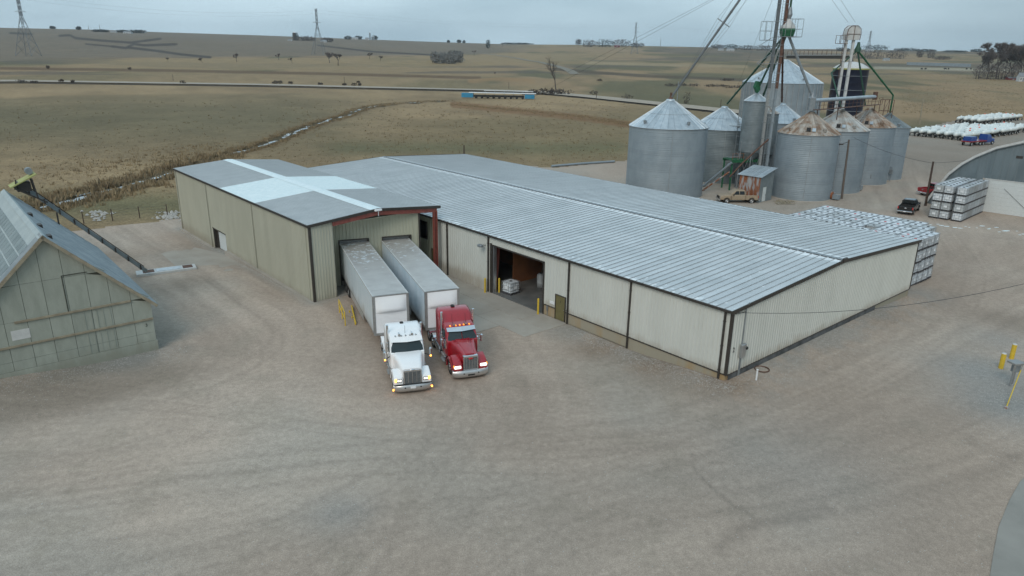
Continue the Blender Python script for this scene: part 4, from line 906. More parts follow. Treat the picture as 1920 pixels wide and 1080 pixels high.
m = MB()
for (a, b), (c, d) in zip(QP, QP[1:]): m.bar((a, -.38, b), (c, -.38, d), .06, .3)
m.build('roof_edge', 'offwhite', qs)
m = MB(); m.box(-.3, -.12, -.08, 0, 0, 4.75); m.box(-.12, 6.5, -.08, 0, 4.62, 4.75); m.box(6.4, 6.5, -.08, 0, 0, 4.62); m.build('door_frame', 'offwhite', qs)
for k in range(8): m = MB(); m.rbox(-.12, 6.4, -.02, .03, .05+k*.57, .05+k*.57+.56, .015); m.build('door_panel', 'doorwhite', qs)
m = MB(); m.box(2.7, 3.5, -.06, -.02, 7.9, 8.25); m.build('vent', 'trim', qs)
m = MB(); m.path([(2.2, -.1, 3.6), (6.0, -.1, .5)], .02); m.build('cable', 'wire', qs)
m = MB(); m.path([(-.5, -.15, 0), (-.5, -.15, 1.6)], .05); m.build('corner_guard', 'yellow', qs)

# ================================================================ GRAIN BINS
RING = {}
def silo(label, x, y, R, h, hc, wall='galv', roof='galv_roof', ribs=26, ringh=.82, waves=3, amp=.018, hatch=None, z0=0.0, legs=0.0, cat='grain bin', stiff=0, name='grain_bin', group='grain bins by the elevator', hopper=0, rot=0, ladder=None):
    t = thing(name, (x, y, z0), rot, label, cat, group)
    n = int(round((h-legs)/ringh)); rh = (h-legs)/n; key = (round(R, 2), round(rh, 3), waves)
    if key not in RING:
        prof = []
        for k in range(waves*4+1):
            zz = rh*k/(waves*4); prof.append((R+amp*math.cos(2*PI*k/4)-(.02 if k == waves*4 else 0), zz))
        m = MB(); m.lathe(prof, n=56); 
        RING[key] = m.mesh('wall_ring')
    for k in range(n): ob('wall_ring', RING[key] if RING[key].materials and RING[key].materials[0].name == mt[wall].name or not RING[key].materials else RING.setdefault(key+(wall,), RING[key].copy()), wall, t, (0, 0, legs+k*rh), random.random()*.2)
    e = .09; a = 2*PI/ribs; rt = max(.25, R*.1)
    def P(r, ang, up=0): 
        f = (R+e-r)/(R+e-rt); return (r*math.cos(ang), r*math.sin(ang), h-.04+hc*f+up)
    m = MB(); m.add([P(R+e, 0), P(R+e, a), P(rt, a), P(rt, 0), P(R+e, a/2, -.0), P(rt, a/2)], [(0, 4, 5, 3), (4, 1, 2, 5)])
    for an in (0,):
        w = .035; u = .07
        m.add([P(R+e, an-w/R), P(R+e, an+w/R), P(R+e, an, u), P(rt, an-w/rt/2), P(rt, an+w/rt/2), P(rt, an, u)], [(0, 2, 5, 3), (2, 1, 4, 5), (0, 1, 2)])
    if legs == 0 and R > 3: m.bar(P(R*.55, .01, .03), P(R*.55, a-.01, .03), .05, .03)
    me = m.mesh('roof_sheet')
    for k in range(ribs): ob('roof_sheet', me, roof, t, (0, 0, 0), a*k)
    m = MB(); m.lathe([(rt+.08, h+hc-.06), (rt+.05, h+hc+.12), (rt*.6, h+hc+.22), (0, h+hc+.24)], n=16); m.build('roof_cap', roof, t)
    m = MB(); m.lathe([(R+.12, -.4), (R+.12, .12), (R-.1, .12)], n=40) if legs == 0 else m.lathe([(R+.1, -.2), (R+.1, .1), (0, .1)], n=24); m.build('base_ring', 'concrete', t)
    m = MB(); m.lathe([(R+e-.02, h-.1), (R+e+.03, h-.1), (R+e+.03, h-.02)], n=48); m.build('eave_ring', 'seam', t)
    va = math.atan2(-y, -x)-rot            # towards the yard
    if legs == 0 and R > 3:
        m = MB(); m.tube((math.cos(va+.12)*(R+.03), math.sin(va+.12)*(R+.03), .1), (math.cos(va+.12)*(R+.03), math.sin(va+.12)*(R+.03), h-.1), .025, n=4); m.build('seam_strip', 'seam', t)
        for da in (-.75, .6):
            q = P(R*.86, va+da, .1); m = MB(); m.tube((q[0], q[1], q[2]-.1), (q[0], q[1], q[2]+.28), .22, .26, n=10); m.tube((q[0], q[1], q[2]+.28), (q[0], q[1], q[2]+.36), .3, .1, n=10); m.build('roof_vent', 'steel_grey' if hatch is None else roof, t)
    if stiff:
        for k in range(stiff):
            an = 2*PI*(k+.5)/stiff; m = MB(); m.bar((math.cos(an)*(R+.08), math.sin(an)*(R+.08), .1), (math.cos(an)*(R+.08), math.sin(an)*(R+.08), h-.1), .12, .12); m.build('stiffener', 'seam', t)
    if hatch is not None:
        q0, q1 = P(R*.93, va+hatch, .06), P(R*.68, va+hatch, .06); rd = Vector((math.cos(va+hatch), math.sin(va+hatch), 0)); td = Vector((-rd.y, rd.x, 0))
        c = (Vector(q0)+Vector(q1))/2; up = Vector((0, 0, 1))
        m = MB(); m.add([c-rd*.38-td*.27+up*.30, c+rd*.38-td*.30-up*.16, c+rd*.38+td*.30-up*.16, c-rd*.38+td*.27+up*.30, c-td*.36, ], [(0, 1, 2, 3)]); hh = m.build('hatch_opening', 'blackplastic', t)
        m = MB(); m.bar(c-rd*.42-td*.3+up*.33, c+rd*.42-td*.33-up*.18, .06, .14); m.bar(c-rd*.42+td*.3+up*.33, c+rd*.42+td*.33-up*.18, .06, .14); m.bar(c-rd*.42-td*.3+up*.36, c-rd*.42+td*.3+up*.36, .08, .12); m.build('hatch_rim', roof, hh)
        cc = c+td*.75; m = MB(); m.bar(cc-rd*.36+up*.24, cc+rd*.36-up*.16, .5, .05); m.build('hatch_lid', 'galv_roof', t)
    if legs:
        m = MB(); m.lathe([(R, legs), (.25, legs-hopper), (.2, legs-hopper-.2)], n=28); m.build('hopper', wall, t)
        for k in range(6):
            an = 2*PI*k/6+.3; m = MB(); m.bar((math.cos(an)*R, math.sin(an)*R, 0), (math.cos(an)*R, math.sin(an)*R, legs+1.6), .16, .16); m.build('leg', 'steel_grey', t)
            an2 = an+2*PI/6; m = MB(); m.bar((math.cos(an)*R, math.sin(an)*R, .6), (math.cos(an2)*R, math.sin(an2)*R, legs-.2), .07); m.bar((math.cos(an2)*R, math.sin(an2)*R, .6), (math.cos(an)*R, math.sin(an)*R, legs-.2), .07); m.build('brace', 'steel_grey', t)
    if ladder is not None:
        an = va+ladder; c = Vector((math.cos(an), math.sin(an), 0)); td = Vector((-c.y, c.x, 0)); m = MB()
        for s in (-.22, .22): m.bar(c*(R+.2)+td*s+Vector((0, 0, .5)), c*(R+.2)+td*s+Vector((0, 0, h+.6)), .05)
        for k in range(int(h/.5)): m.bar(c*(R+.2)-td*.22+Vector((0, 0, .8+k*.5)), c*(R+.2)+td*.22+Vector((0, 0, .8+k*.5)), .035)
        q0, q1 = Vector(P(R, an, .12)), Vector(P(R*.2, an, .12))
        for s in (-.2, .2): m.bar(q0+td*s, q1+td*s, .045)
        for k in range(10): qq = q0.lerp(q1, (k+.5)/10); m.bar(qq-td*.2, qq+td*.2, .035)
        m.build('ladder', 'seam', t)
    return t
s1 = silo('largest near grain bin, clean pale ribbed cone roof, nearest the warehouse roof', 23.63, 110.14, 5.91, 10.52, 3.76, ribs=34, waves=3, amp=.009, ladder=None, rot=.05)
s2 = silo('mid height grain bin with shiny roof and ladder half hidden behind the nearest bin', 36.07, 124.45, 5.24, 9.0, 3.36, wall='galv_dark', ribs=30, ladder=.75)
s3 = silo('widest grain bin at the very back with vertical stiffeners all round', 80.44, 220.43, 11.45, 13.5, 6.25, ribs=46, stiff=44, ladder=-.9)
sr1 = silo('rusty roofed grain bin beside the small corrugated shed', 44.92, 109.36, 4.43, 9.85, 2.92, roof='rust_roof', ribs=36, hatch=-.02, rot=.1, amp=.016)
sr2 = silo('grey and rust streaked bin behind the leaning pole, second in the rusty row', 52.32, 115.91, 4.55, 9.87, 2.91, roof='rust_roof2', ribs=36, hatch=-.02, rot=.4, amp=.016)
sr3 = silo('third bin in the rusty row with painted ladder on its rusty roof', 60.98, 124.31, 4.46, 9.71, 2.82, roof='rust_roof', ribs=36, hatch=-.05, rot=.7, amp=.016, ladder=-.35)
sr4 = silo('smallest grey roofed bin at the far end of the rusty row', 66.89, 129.01, 3.67, 9.23, 2.08, roof='galv_dark', ribs=30, amp=.02)
sb = silo('pale roofed bin wedged between the hopper bins and the rusty row', 47.6, 128.6, 4.4, 9.8, 2.9, ribs=28)
hop = silo('slim hopper bin on steel legs under the green spout', 38.33, 115.34, 1.85, 14.09, 1.15, wall='galv_dark', ribs=18, legs=6.2, hopper=2.4, cat='hopper bin', name='hopper_bin', group='hopper bins on legs')
hp2 = silo('slim hopper bin with brownish roof right of the elevator leg', 41.4, 118.6, 1.9, 12.0, 1.0, wall='galv_dark', roof='rust_roof2', ribs=18, legs=5.5, hopper=2.2, cat='hopper bin', name='hopper_bin', group='hopper bins on legs')
# navy enamel tower silo
x, y = 76.57, 168.12
ds = thing('tower_silo', (x, y, 0), 0, 'tall dark navy tower silo with white dome roof', 'silo')
for k in range(12):
    m = MB(); hh = 18.38/12; m.lathe([(3.8, k*hh+.02), (3.8, (k+1)*hh-.03), (3.83, (k+1)*hh)], n=48); m.build('wall_ring', 'navy', ds)
for k in (3, 6, 9, 11): m = MB(); m.lathe([(3.83, k*18.38/12-.05), (3.9, k*18.38/12-.02), (3.83, k*18.38/12+.03)], n=48); m.build('band', 'steel_grey', ds)
m = MB(); m.lathe([(3.92, 18.3), (3.9, 18.45), (3.2, 18.95), (2.2, 19.5), (1.0, 19.85), (0, 19.9)], n=40); m.build('dome_roof', 'offwhite', ds)
m = MB(); m.lathe([(3.91, 18.2), (3.94, 18.25), (3.9, 18.5)], n=40); m.build('roof_rim', 'hoodyellow', ds)
m = MB(); m.lathe([(4.0, -.3), (4.0, .2), (3.7, .2)], n=40); m.build('base_ring', 'concrete', ds)
# catwalk truss from the big bin to the navy silo
ca = Vector((80.1, 214, 20.0)); cb2 = Vector((76.57, 168.12, 20.3))
ca = AD(1476, 107, 214); cb2 = AD(1597, 107.5, 186)
tr_ = thing('catwalk_conveyor', (0, 0, 0), 0, 'level conveyor with catwalk linking the widest bin to the navy silo', 'catwalk')
m = MB(); m.bar(ca, cb2, .5, .7); m.build('conveyor_casing', 'trim', tr_)
m = MB(); m.bar(ca+Vector((0, 0, .5)), cb2+Vector((0, 0, .5)), .9, .12); m.build('deck', 'alu', tr_)
m = MB(); 
for k in range(15): q = ca.lerp(cb2, k/14); m.bar(q+Vector((0, 0, .5)), q+Vector((0, 0, 1.6)), .07)
m.bar(ca+Vector((0, 0, 1.6)), cb2+Vector((0, 0, 1.6)), .05); tag(m.build('handrail', 'brown_steel', tr_))
m = MB(); m.bar(cb2-Vector((0, 0, .2)), (76.57, 168.12, 19.6), .5); m.build('spout', 'trim', tr_)

# ---------------------------------------------------------------- bucket elevators
LX, LY = 38.75, 110.0
el = thing('grain_elevator', (LX, LY, 0), .12, 'tall twin trunk bucket elevator rising out of the frame beside the rusty shed', 'grain elevator')
Vz = lambda x, y, z: Vector((x, y, z))
for i, xx in enumerate((-.55, .62)):
    m = MB(); m.box(xx-.17, xx+.17, -.17, .17, 2.9, 16.2); m.build('trunk', 'alu' if i == 0 else 'galv', el)
    m = MB(); m.box(xx-.2, xx+.2, -.18, .18, 16.2, 36); m.build('trunk', 'steel_dark' if i == 0 else 'brown_steel', el)
    for k in range(14): m = MB(); m.box(xx-.28, xx+.28, -.24, .24, 4+k*2.4, 4.07+k*2.4); m.build('trunk_flange', 'steel_grey', el)
m = MB(); m.rbox(-1.0, 1.1, -.5, .5, 36, 38, .3); m.build('head', 'steel_grey', el)
m = MB()
for s in (-.2, .2): m.bar((s+.05, -.3, 3), (s+.05, -.3, 36), .05)
for k in range(80): m.bar((-.12, -.3, 3.3+k*.41), (.22, -.3, 3.3+k*.41), .035)
m.build('ladder', 'steel_grey', el)
m = MB(); m.tube((1.25, .1, 27.6), (1.15, .1, 36.5), .16, n=8); m.build('downpipe', 'darkgreen', el)
m = MB(); m.tube((1.25, .1, 26.6), (1.25, .1, 27.6), .42, .22, n=10); m.tube((1.25, .1, 26.0), (1.25, .1, 26.6), .25, .42, n=10); m.build('hopper_joint', 'steel_grey', el)
m = MB(); m.lathe([(1.05, 24.7), (1.05, 25.0), (.3, 25.9), (.2, 26.1)], (1.25, .1), n=12); m.build('distributor_hood', 'offwhite', el)
m = MB(); m.lathe([(1.1, 24.35), (1.1, 24.7), (.2, 24.72)], (1.25, .1), n=12); m.lathe([(.9, 23.6), (1.1, 24.35)], (1.25, .1), n=12); m.build('distributor', 'green', el)
m = MB(); m.box(.3, 2.9, -1.2, 1.3, 23.5, 23.58)
for a in (.3, 1.17, 2.03, 2.9):
    for b in (-1.2, 1.3): m.bar((a, b, 23.5), (a, b, 26), .05)
for z in (24.6, 26): 
    for b in (-1.2, 1.3): m.bar((.3, b, z), (2.9, b, z), .045)
    m.bar((2.9, -1.2, z), (2.9, 1.3, z), .045)
m.build('platform', 'steel_grey', el)
m = MB(); m.box(-2.6, -.8, -.8, .8, 23.0, 23.06)
for a in (-2.6, -1.7): 
    for b in (-.8, .8): m.bar((a, b, 23), (a, b, 25.6), .05)
for z in (24.3, 25.6):
    for b in (-.8, .8): m.bar((-2.6, b, z), (-.8, b, z), .045)
    m.bar((-2.6, -.8, z), (-2.6, .8, z), .045)
m.build('side_cage', 'steel_grey', el)
for z in (22.2, 30.0, 19.8): m = MB(); m.bar((-.6, -.1, z), (-3.0, -.1, z), .08); m.bar((-3.0, -.1, z), (-.7, 0, z+1.4), .06); m.bar((-3.0, -.1, z), (-.7, 0, z-1.0), .06); m.build('outrigger', 'steel_grey', el)
for k in range(5): m = MB(); m.bar((-.5, -.22, 12+k*2.6), (.6, -.22, 12+k*2.6), .08); m.build('cross_tie', 'steel_grey', el)
def wl(o, p): return Matrix.Rotation(o.rotation_euler[2], 4, 'Z') @ Vector(p)+Vector(o.location)
dist = wl(el, (1.25, .1, 24.2))
def pipe(label, pts, r, mat, name='grain_spout', cat='grain spout', group='grain spouts', n=8, extra=None):
    t = thing(name, pts[0], 0, label, cat, group); o0 = Vector(pts[0])
    for a, b in zip(pts, pts[1:]):
        m = MB(); m.tube(Vector(a)-o0, Vector(b)-o0, r, n=n); m.build('pipe', mat, t)
        ln = (Vector(b)-Vector(a)).length
        for k in range(1, int(ln/3)+1):
            q = Vector(a).lerp(Vector(b), k*3/ln)-o0; d = (Vector(b)-Vector(a)).normalized(); 
            if k*3 < ln-.2: m = MB(); m.tube(q-d*.04, q+d*.04, r*1.35, n=n); m.build('pipe_collar', mat, t)
    return t
pipe('green spout dropping from the distributor to the slim hopper bin', [dist, (dist-Vector((1.0, -.6, 2.4))), Vector((38.33, 115.34, 15.8))], .16, 'darkgreen')
pipe('grey green spout running from the distributor down to the top conveyor', [dist, Vector((45.3, 110.6, 14.9))], .2, 'steel_grey')
pipe('dark green spout dropping steeply behind the elevator trunks', [dist, Vector((40.4, 119.6, 13.2))], .16, 'darkgreen')
pipe('dark green spout crossing behind the trunks toward the ladder bin', [dist, Vector((36.3, 124.0, 13.0))], .16, 'darkgreen')
pipe('rust brown spout running down beside the trunks to the rear bin', [dist+Vector((-.6, 0, 0)), Vector((47.2, 128.4, 13.2))], .16, 'brown_steel')
m = MB(); m.prism([(-.5, 0), (.1, -.9), (.55, -.4), (.35, .8), (-.2, .9)], 'y', -.28, .28); tag(m.build('diverter_valve', 'green', None, Vector((38.0, 114.9, 16.2)), .4), 'green diverter valve box just above the slim hopper bin', 'valve box')
lp = wl(el, (-1.0, 0, 37.0)); bt = Vector((23.63, 110.14, 14.6))
sp1 = pipe('long grey spout slanting from the elevator head down to the nearest bin', [lp, bt], .17, 'steel_dark')
o0 = Vector(lp); d = (bt-lp); side = d.cross(Vector((0, 0, 1))).normalized(); upv = side.cross(d).normalized()
for f, w in ((.52, 1.1), (.2, 1.1)):
    q = d*f; m = MB(); m.bar(q-upv*w, q+upv*w, .12); m.build('strut', 'steel_grey', sp1)
    for s in (-1, 1): m = MB(); m.tube(q+upv*w*s, d*.98, .018, n=4); m.tube(q+upv*w*s, d*.02, .018, n=4); m.build('stay_wire', 'wire', sp1)
m = MB(); m.tube((0, 0, 0), (0, 0, 1.0), .16, n=8); m.tube((0, 0, 0), (0, 0, .35), .5, .2, n=8); m.build('spout_elbow', 'brown_steel', s1, (0, 0, 14.4))
m = MB(); m.bar((1.0, .1, 13.0), (1.0, .1, 17.0), .09); m.build('post', 'steel_grey', s1)
# second elevator behind the rusty row
E2 = AD(1575, 195, 134.5)
e2 = thing('grain_elevator', (E2.x, E2.y, 0), .1, 'smaller white elevator leg with barrel shaped head above the rusty bins', 'grain elevator')
dz = Vector((E2.x, E2.y, 0)); zt = AD(1600, 75, 134.5).z
for xx in (-.62, .62):
    m = MB(); m.box(xx-.19, xx+.19, -.18, .18, 0, zt); m.build('trunk', 'offwhite', e2)
    for k in range(8): m = MB(); m.box(xx-.23, xx+.23, -.22, .22, 4+k*2.3, 4.06+k*2.3); m.build('trunk_flange', 'steel_grey', e2)
m = MB(); m.prism([(-1.05, 0), (1.05, 0), (1.15, .9), (1.0, 1.7), (.5, 2.15), (-.5, 2.15), (-1.0, 1.7), (-1.15, .9)], 'y', -.55, .55); m.build('head', 'offwhite', e2, (.2, 0, zt))
m = MB()
for a in (-.62, .62):
    pts_ = [(-1.1, 0), (-1.2, .9), (-1.05, 1.75), (-.5, 2.2), (.5, 2.2), (1.05, 1.75), (1.2, .9), (1.1, 0)]
    for p, q in zip(pts_, pts_[1:]): m.bar((p[0], a, p[1]), (q[0], a, q[1]), .07)
m.bar((-1.2, -.62, .9), (1.2, -.62, .9), .06); m.bar((0, -.62, 0), (0, -.62, 2.2), .06); m.build('head_frame', 'brown_steel', e2, (.2, 0, zt))
m = MB(); m.box(-2.0, -.7, -.8, .8, zt-.6, zt-.54)
for a in (-2.0, -1.3):
    for b in (-.8, .8): m.bar((a, b, zt-.6), (a, b, zt+.7), .06)
m.bar((-2, -.8, zt+.7), (-.7, -.8, zt+.7), .05); m.bar((-2, .8, zt+.7), (-.7, .8, zt+.7), .05)
for k in range(14): m.bar((-1.3, -.8, zt-.9-k*.4), (-1.3, -.4, zt-.9-k*.4), .04)
m.bar((-1.3, -.8, zt-6), (-1.3, -.8, zt), .05); m.bar((-1.3, -.4, zt-6), (-1.3, -.4, zt), .05); m.build('platform', 'brown_steel', e2)
m = MB(); m.lathe([(.45, -1.6), (.5, -1.1), (.3, -.6), (.2, 0)], n=10); m.build('distributor', 'darkgreen', e2, (1.6, 0, zt-.3))
d2 = wl(e2, (1.6, 0, zt-1.6))
pipe('green spout from the small elevator down to the far end bin', [d2, Vector((66.6, 128.4, 14.6)), Vector((66.89, 129.0, 11.6))], .15, 'green')
pipe('brown green spout from the small elevator down in front of the navy silo', [d2, Vector((60.6, 125.5, 13.0))], .14, 'darkgreen')
pipe('short dark spout from the small elevator to the second rusty bin', [d2, wl(e2, (-2.2, .3, zt-5.2)), Vector((52.4, 116.4, 13.2))], .13, 'darkgreen')
# conveyor over the rusty bins
c0 = Vector((44.6, 109.1, 14.55)); c1 = Vector((61.6, 124.6, 14.5))
tc_ = thing('top_conveyor', c0, 0, 'pale tube conveyor running level above the rusty bins with a rail', 'conveyor')
m = MB(); m.tube((0, 0, 0), c1-c0, .3, n=10); m.build('tube', 'galv_roof', tc_)
m = MB(); m.rbox(-.45, .45, -.45, .45, -1.4, .5, .08); m.tube((0, 0, .4), (0, 0, 1.2), .35, .15, n=8); m.build('inlet_box', 'steel_grey', tc_)
m = MB(); m.rbox(-.3, .3, -.3, .3, -.5, .8, .05); m.build('motor', 'brown_steel', tc_, c1-c0)
dcv = (c1-c0).normalized(); sdv = Vector((dcv.y, -dcv.x, 0))
m = MB(); m.bar(sdv*.9+Vector((0, 0, -1.25))-dcv*.5, sdv*.9+Vector((0, 0, -1.25))+dcv*23, .7, .08)
m.build('walkway', 'brown_steel', tc_)
m = MB()
for k in range(17): q = sdv*1.25+dcv*(k*1.45)+Vector((0, 0, -1.25)); m.bar(q, q+Vector((0, 0, 1.15)), .05)
for z in (-.6, -.1): m.bar(sdv*1.25-dcv*.4+Vector((0, 0, z)), sdv*1.25+dcv*23.2+Vector((0, 0, z)), .04)
m.build('handrail', 'brown_steel', tc_)
for k in (1, 8, 15, 22): m = MB(); q = sdv*.6+dcv*k+Vector((0, 0, -1.25)); m.bar(q, q+Vector((0, 0, -2.6 if k % 7 == 1 else -1.6)), .1); m.build('support_leg', 'brown_steel', tc_)
m = MB()
for a in (0, 1.6):
    for b in (0, 1.6): m.bar((a, b, 0), (a, b, 3.4), .08)
for z in (1.5, 3.4): 
    for p, q in (((0, 0), (1.6, 0)), ((1.6, 0), (1.6, 1.6)), ((1.6, 1.6), (0, 1.6)), ((0, 1.6), (0, 0))): m.bar((p[0], p[1], z), (q[0], q[1], z), .06)
m.bar((0, 0, 0), (1.6, 0, 1.5), .06); m.bar((0, 0, 1.5), (1.6, 1.6, 3.4), .05); m.build('roof_stand', 'brown_steel', sr4, (-1.8, -1.2, 10.4))
# small shed at the elevator foot
sh = thing('elevator_shed', G(1421, 381), 0, 'small grey shed with rust striped side panel and white door', 'shed')
pA, pB, pC = G(1421, 381), G(1389, 366), G(1453, 373); dirF = (pC-pA).normalized(); dirL = (pB-pA).normalized()
wF, wL = (pC-pA).length, (pB-pA).length+1.2; dirL = Vector((-dirF.y, dirF.x, 0))
an = math.atan2(dirF.y, dirF.x); sh.rotation_euler = (0, 0, an)
wF = 3.9; wL = 3.4; hh = 3.9
n = 4
for k in range(n):
    x0, x1 = wF*k/n, wF*(k+1)/n
    if k == 1: continue
    rib_panel(wF/n, hh+.9*k/n-.05, .05, .9/wF, rib=.03, pitch=.25).build('wall_panel', 'galv_dark', sh, (x0, 0, 0), 0)
rib_panel(wF/n, hh+.3, 2.3, .9/wF, rib=.03, pitch=.25).build('wall_panel', 'galv_dark', sh, (wF*1/n, 0, 0), 0)
m = MB(); m.box(wF*1/n+.03, wF*2/n-.03, -.05, .0, .1, 2.25); o = m.build('door', 'doorwhite', sh)
m = MB(); m.box(wF*2/n-.18, wF*2/n-.1, -.1, -.05, 1.0, 1.1); m.build('handle', 'trim', o)
for k in range(7): rib_panel(wL/7, hh-.1, .9, 0, rib=.05, pitch=.4).build('wall_panel', 'rust', sh, (-.02, (k+1)*wL/7, 0), R90)
m = MB(); m.box(.05, .1, 0, wL, 0, hh-.1); m.box(wF-.1, wF, 0, wL, 0, hh+.8); m.box(0, wF, wL-.05, wL, 0, hh); m.build('rear_wall', 'galv_dark', sh)
for k in range(8):
    y0 = -.3+k*(wL+.6)/8; y1 = y0+(wL+.6)/8-.01
    m = MB(); m.add([(-.3, y0, hh), (wF+.3, y0, hh+1.0), (wF+.3, y1, hh+1.0), (-.3, y1, hh), (-.3, y0, hh-.05), (wF+.3, y0, hh+.95), (wF+.3, y1, hh+.95), (-.3, y1, hh-.05)], [(0, 1, 2, 3), (0, 4, 5, 1), (1, 5, 6, 2), (3, 7, 4, 0), (7, 6, 5, 4)]); m.bar((-.3, y0, hh+.02), (wF+.3, y0, hh+1.02), .05); m.build('roof_sheet', 'galv_roof', sh)
# green steel platform, augers
gp_ = thing('green_platform', G(1367, 357), 0, 'green steel platform on posts between the bins and the shed', 'platform')
pl = gp_.location.copy(); 
top = AD(1372, 301, math.hypot(pl.x, pl.y)); zt = top.z
vx = Vector((1, .25, 0)).normalized(); gp_.rotation_euler = (0, 0, math.atan2(vx.y, vx.x))
for x, y in ((0, 0), (4.6, 0), (0, 2.4), (4.6, 2.4)): m = MB(); m.bar((x, y, -.1), (x, y, zt), .2); m.build('post', 'green', gp_)
m = MB(); m.box(-.2, 4.8, -.2, 2.6, zt, zt+.12); m.build('deck', 'green', gp_)
for a, b in (((-.2, -.2), (4.8, -.2)), ((-.2, 2.6), (4.8, 2.6))): m = MB(); m.bar((a[0], a[1], zt-.15), (b[0], b[1], zt-.15), .12, .35); m.build('edge_beam', 'green', gp_)
m = MB()
for k in range(6): m.bar((-.1+k*.96, -.15, zt), (-.1+k*.96, -.15, zt+1.1), .05)
m.bar((-.2, -.15, zt+1.1), (4.8, -.15, zt+1.1), .05); m.bar((-.2, -.15, zt+.55), (4.8, -.15, zt+.55), .04); m.build('handrail', 'rust', gp_)
pipe('grey auger tube rising from the nearest bin foot to the green platform', [G(1318, 350), AD(1372, 305, 118.5)], .2, 'galv', name='grain_auger', cat='auger', group='augers at the platform')
pipe('thin rust red auger rising below the grey auger', [G(1316, 358), AD(1368, 322, 117)], .13, 'rust', name='grain_auger', cat='auger', group='augers at the platform')
pipe('long brown spout slanting from the elevator trunks to the platform', [AD(1441, 261, 115), AD(1394, 304, 114.5), AD(1368, 332, 114)], .13, 'brown_steel')
# ladder tower left of the slim bin
b0 = G(1377, 352); lt = thing('ladder_tower', b0, .4, 'narrow lattice ladder tower left of the slim hopper bin', 'ladder tower')
m = MB()
for a in (0, .9):
    for b in (0, .9): m.bar((a, b, 0), (a, b, 14.6), .07)
for k in range(11):
    z = .6+k*1.3; m.bar((0, 0, z), (.9, 0, z), .05); m.bar((0, 0, z), (.9, 0, z+1.3), .04); m.bar((0, 0, z), (0, .9, z), .05); m.bar((.9, 0, z), (.9, .9, z), .05)
m.build('lattice_frame', 'steel_grey', lt)
m = MB()
for k in range(30): m.bar((.2, .05, .4+k*.46), (.7, .05, .4+k*.46), .04)
m.build('ladder', 'steel_grey', lt)
for z in (5, 10): m = MB(); m.box(-1.6, 1.0, -.2, 1.0, z, z+.07); m.build('landing', 'steel_grey', lt)
# ground clutter around the bins
def clutter(name, label, cat, fn, loc, mat, rz=0, group=None):
    m = MB(); fn(m); return tag(m.build(name, mat, None, loc, rz), label, cat, group)
for i, (px, py, w) in enumerate(((1557, 374, 'R1'), (1600, 356, 'R2'), (1660, 335, 'R3'), (1480, 370, 'S'))):
    t = thing('aeration_fan', G(px, py), -.8+i*.2, ['rusty round fan at the foot of the first rusty bin', 'small grey fan at the foot of the pole bin', 'dark fan at the foot of the end bin', 'pale fan duct lying beside the small shed door'][i], 'fan', 'aeration fans')
    m = MB(); m.tube((-.35, 0, .65), (.35, 0, .65), .6, n=16); m.build('fan_housing', ['rust', 'steel_grey', 'blackplastic', 'galv'][i], t)
    m = MB(); m.box(.3, 1.3, -.35, .35, .2, .85); m.build('duct', 'galv', t)
    m = MB(); m.box(-.4, .4, -.4, .4, 0, .12); m.build('stand', 'steel_grey', t)
for px, py, n_ in ((1462, 352, 'first'), (1545, 352, 'second')): pass
for i, (px, py) in enumerate(((1483, 372), (1628, 346), (1668, 338), (1550, 352))):
    t = thing('control_box', G(px, py+2), -.9, ['electric box on a post at the first rusty bin', 'electric box on a post at the third rusty bin', 'electric box on a post between the last two bins', 'electric box on the leaning pole side of the second bin'][i], 'electric box', 'electric boxes by the bins')
    m = MB(); m.tube((0, 0, 0), (0, 0, 2.4), .06); m.tube((0, 0, 2.4), (-.6, .3, 2.5), .05); m.build('post', 'steel_grey', t); m = MB(); m.rbox(-.3, .3, -.22, -.04, 1.3, 2.1, .03); m.build('cabinet', 'steel_grey', t)
m = MB()
for k in range(30):
    c = G(random.uniform(1455, 1485), random.uniform(377, 384)); x, y = c.x, c.y; a = random.random()*3; l = random.uniform(.2, .8)
    m.bar((x-math.cos(a)*l, y-math.sin(a)*l, .1), (x+math.cos(a)*l, y+math.sin(a)*l, .12+random.random()*.12), .12, .06)
tag(m.build('scrap_timber', 'timber'), kind='stuff')

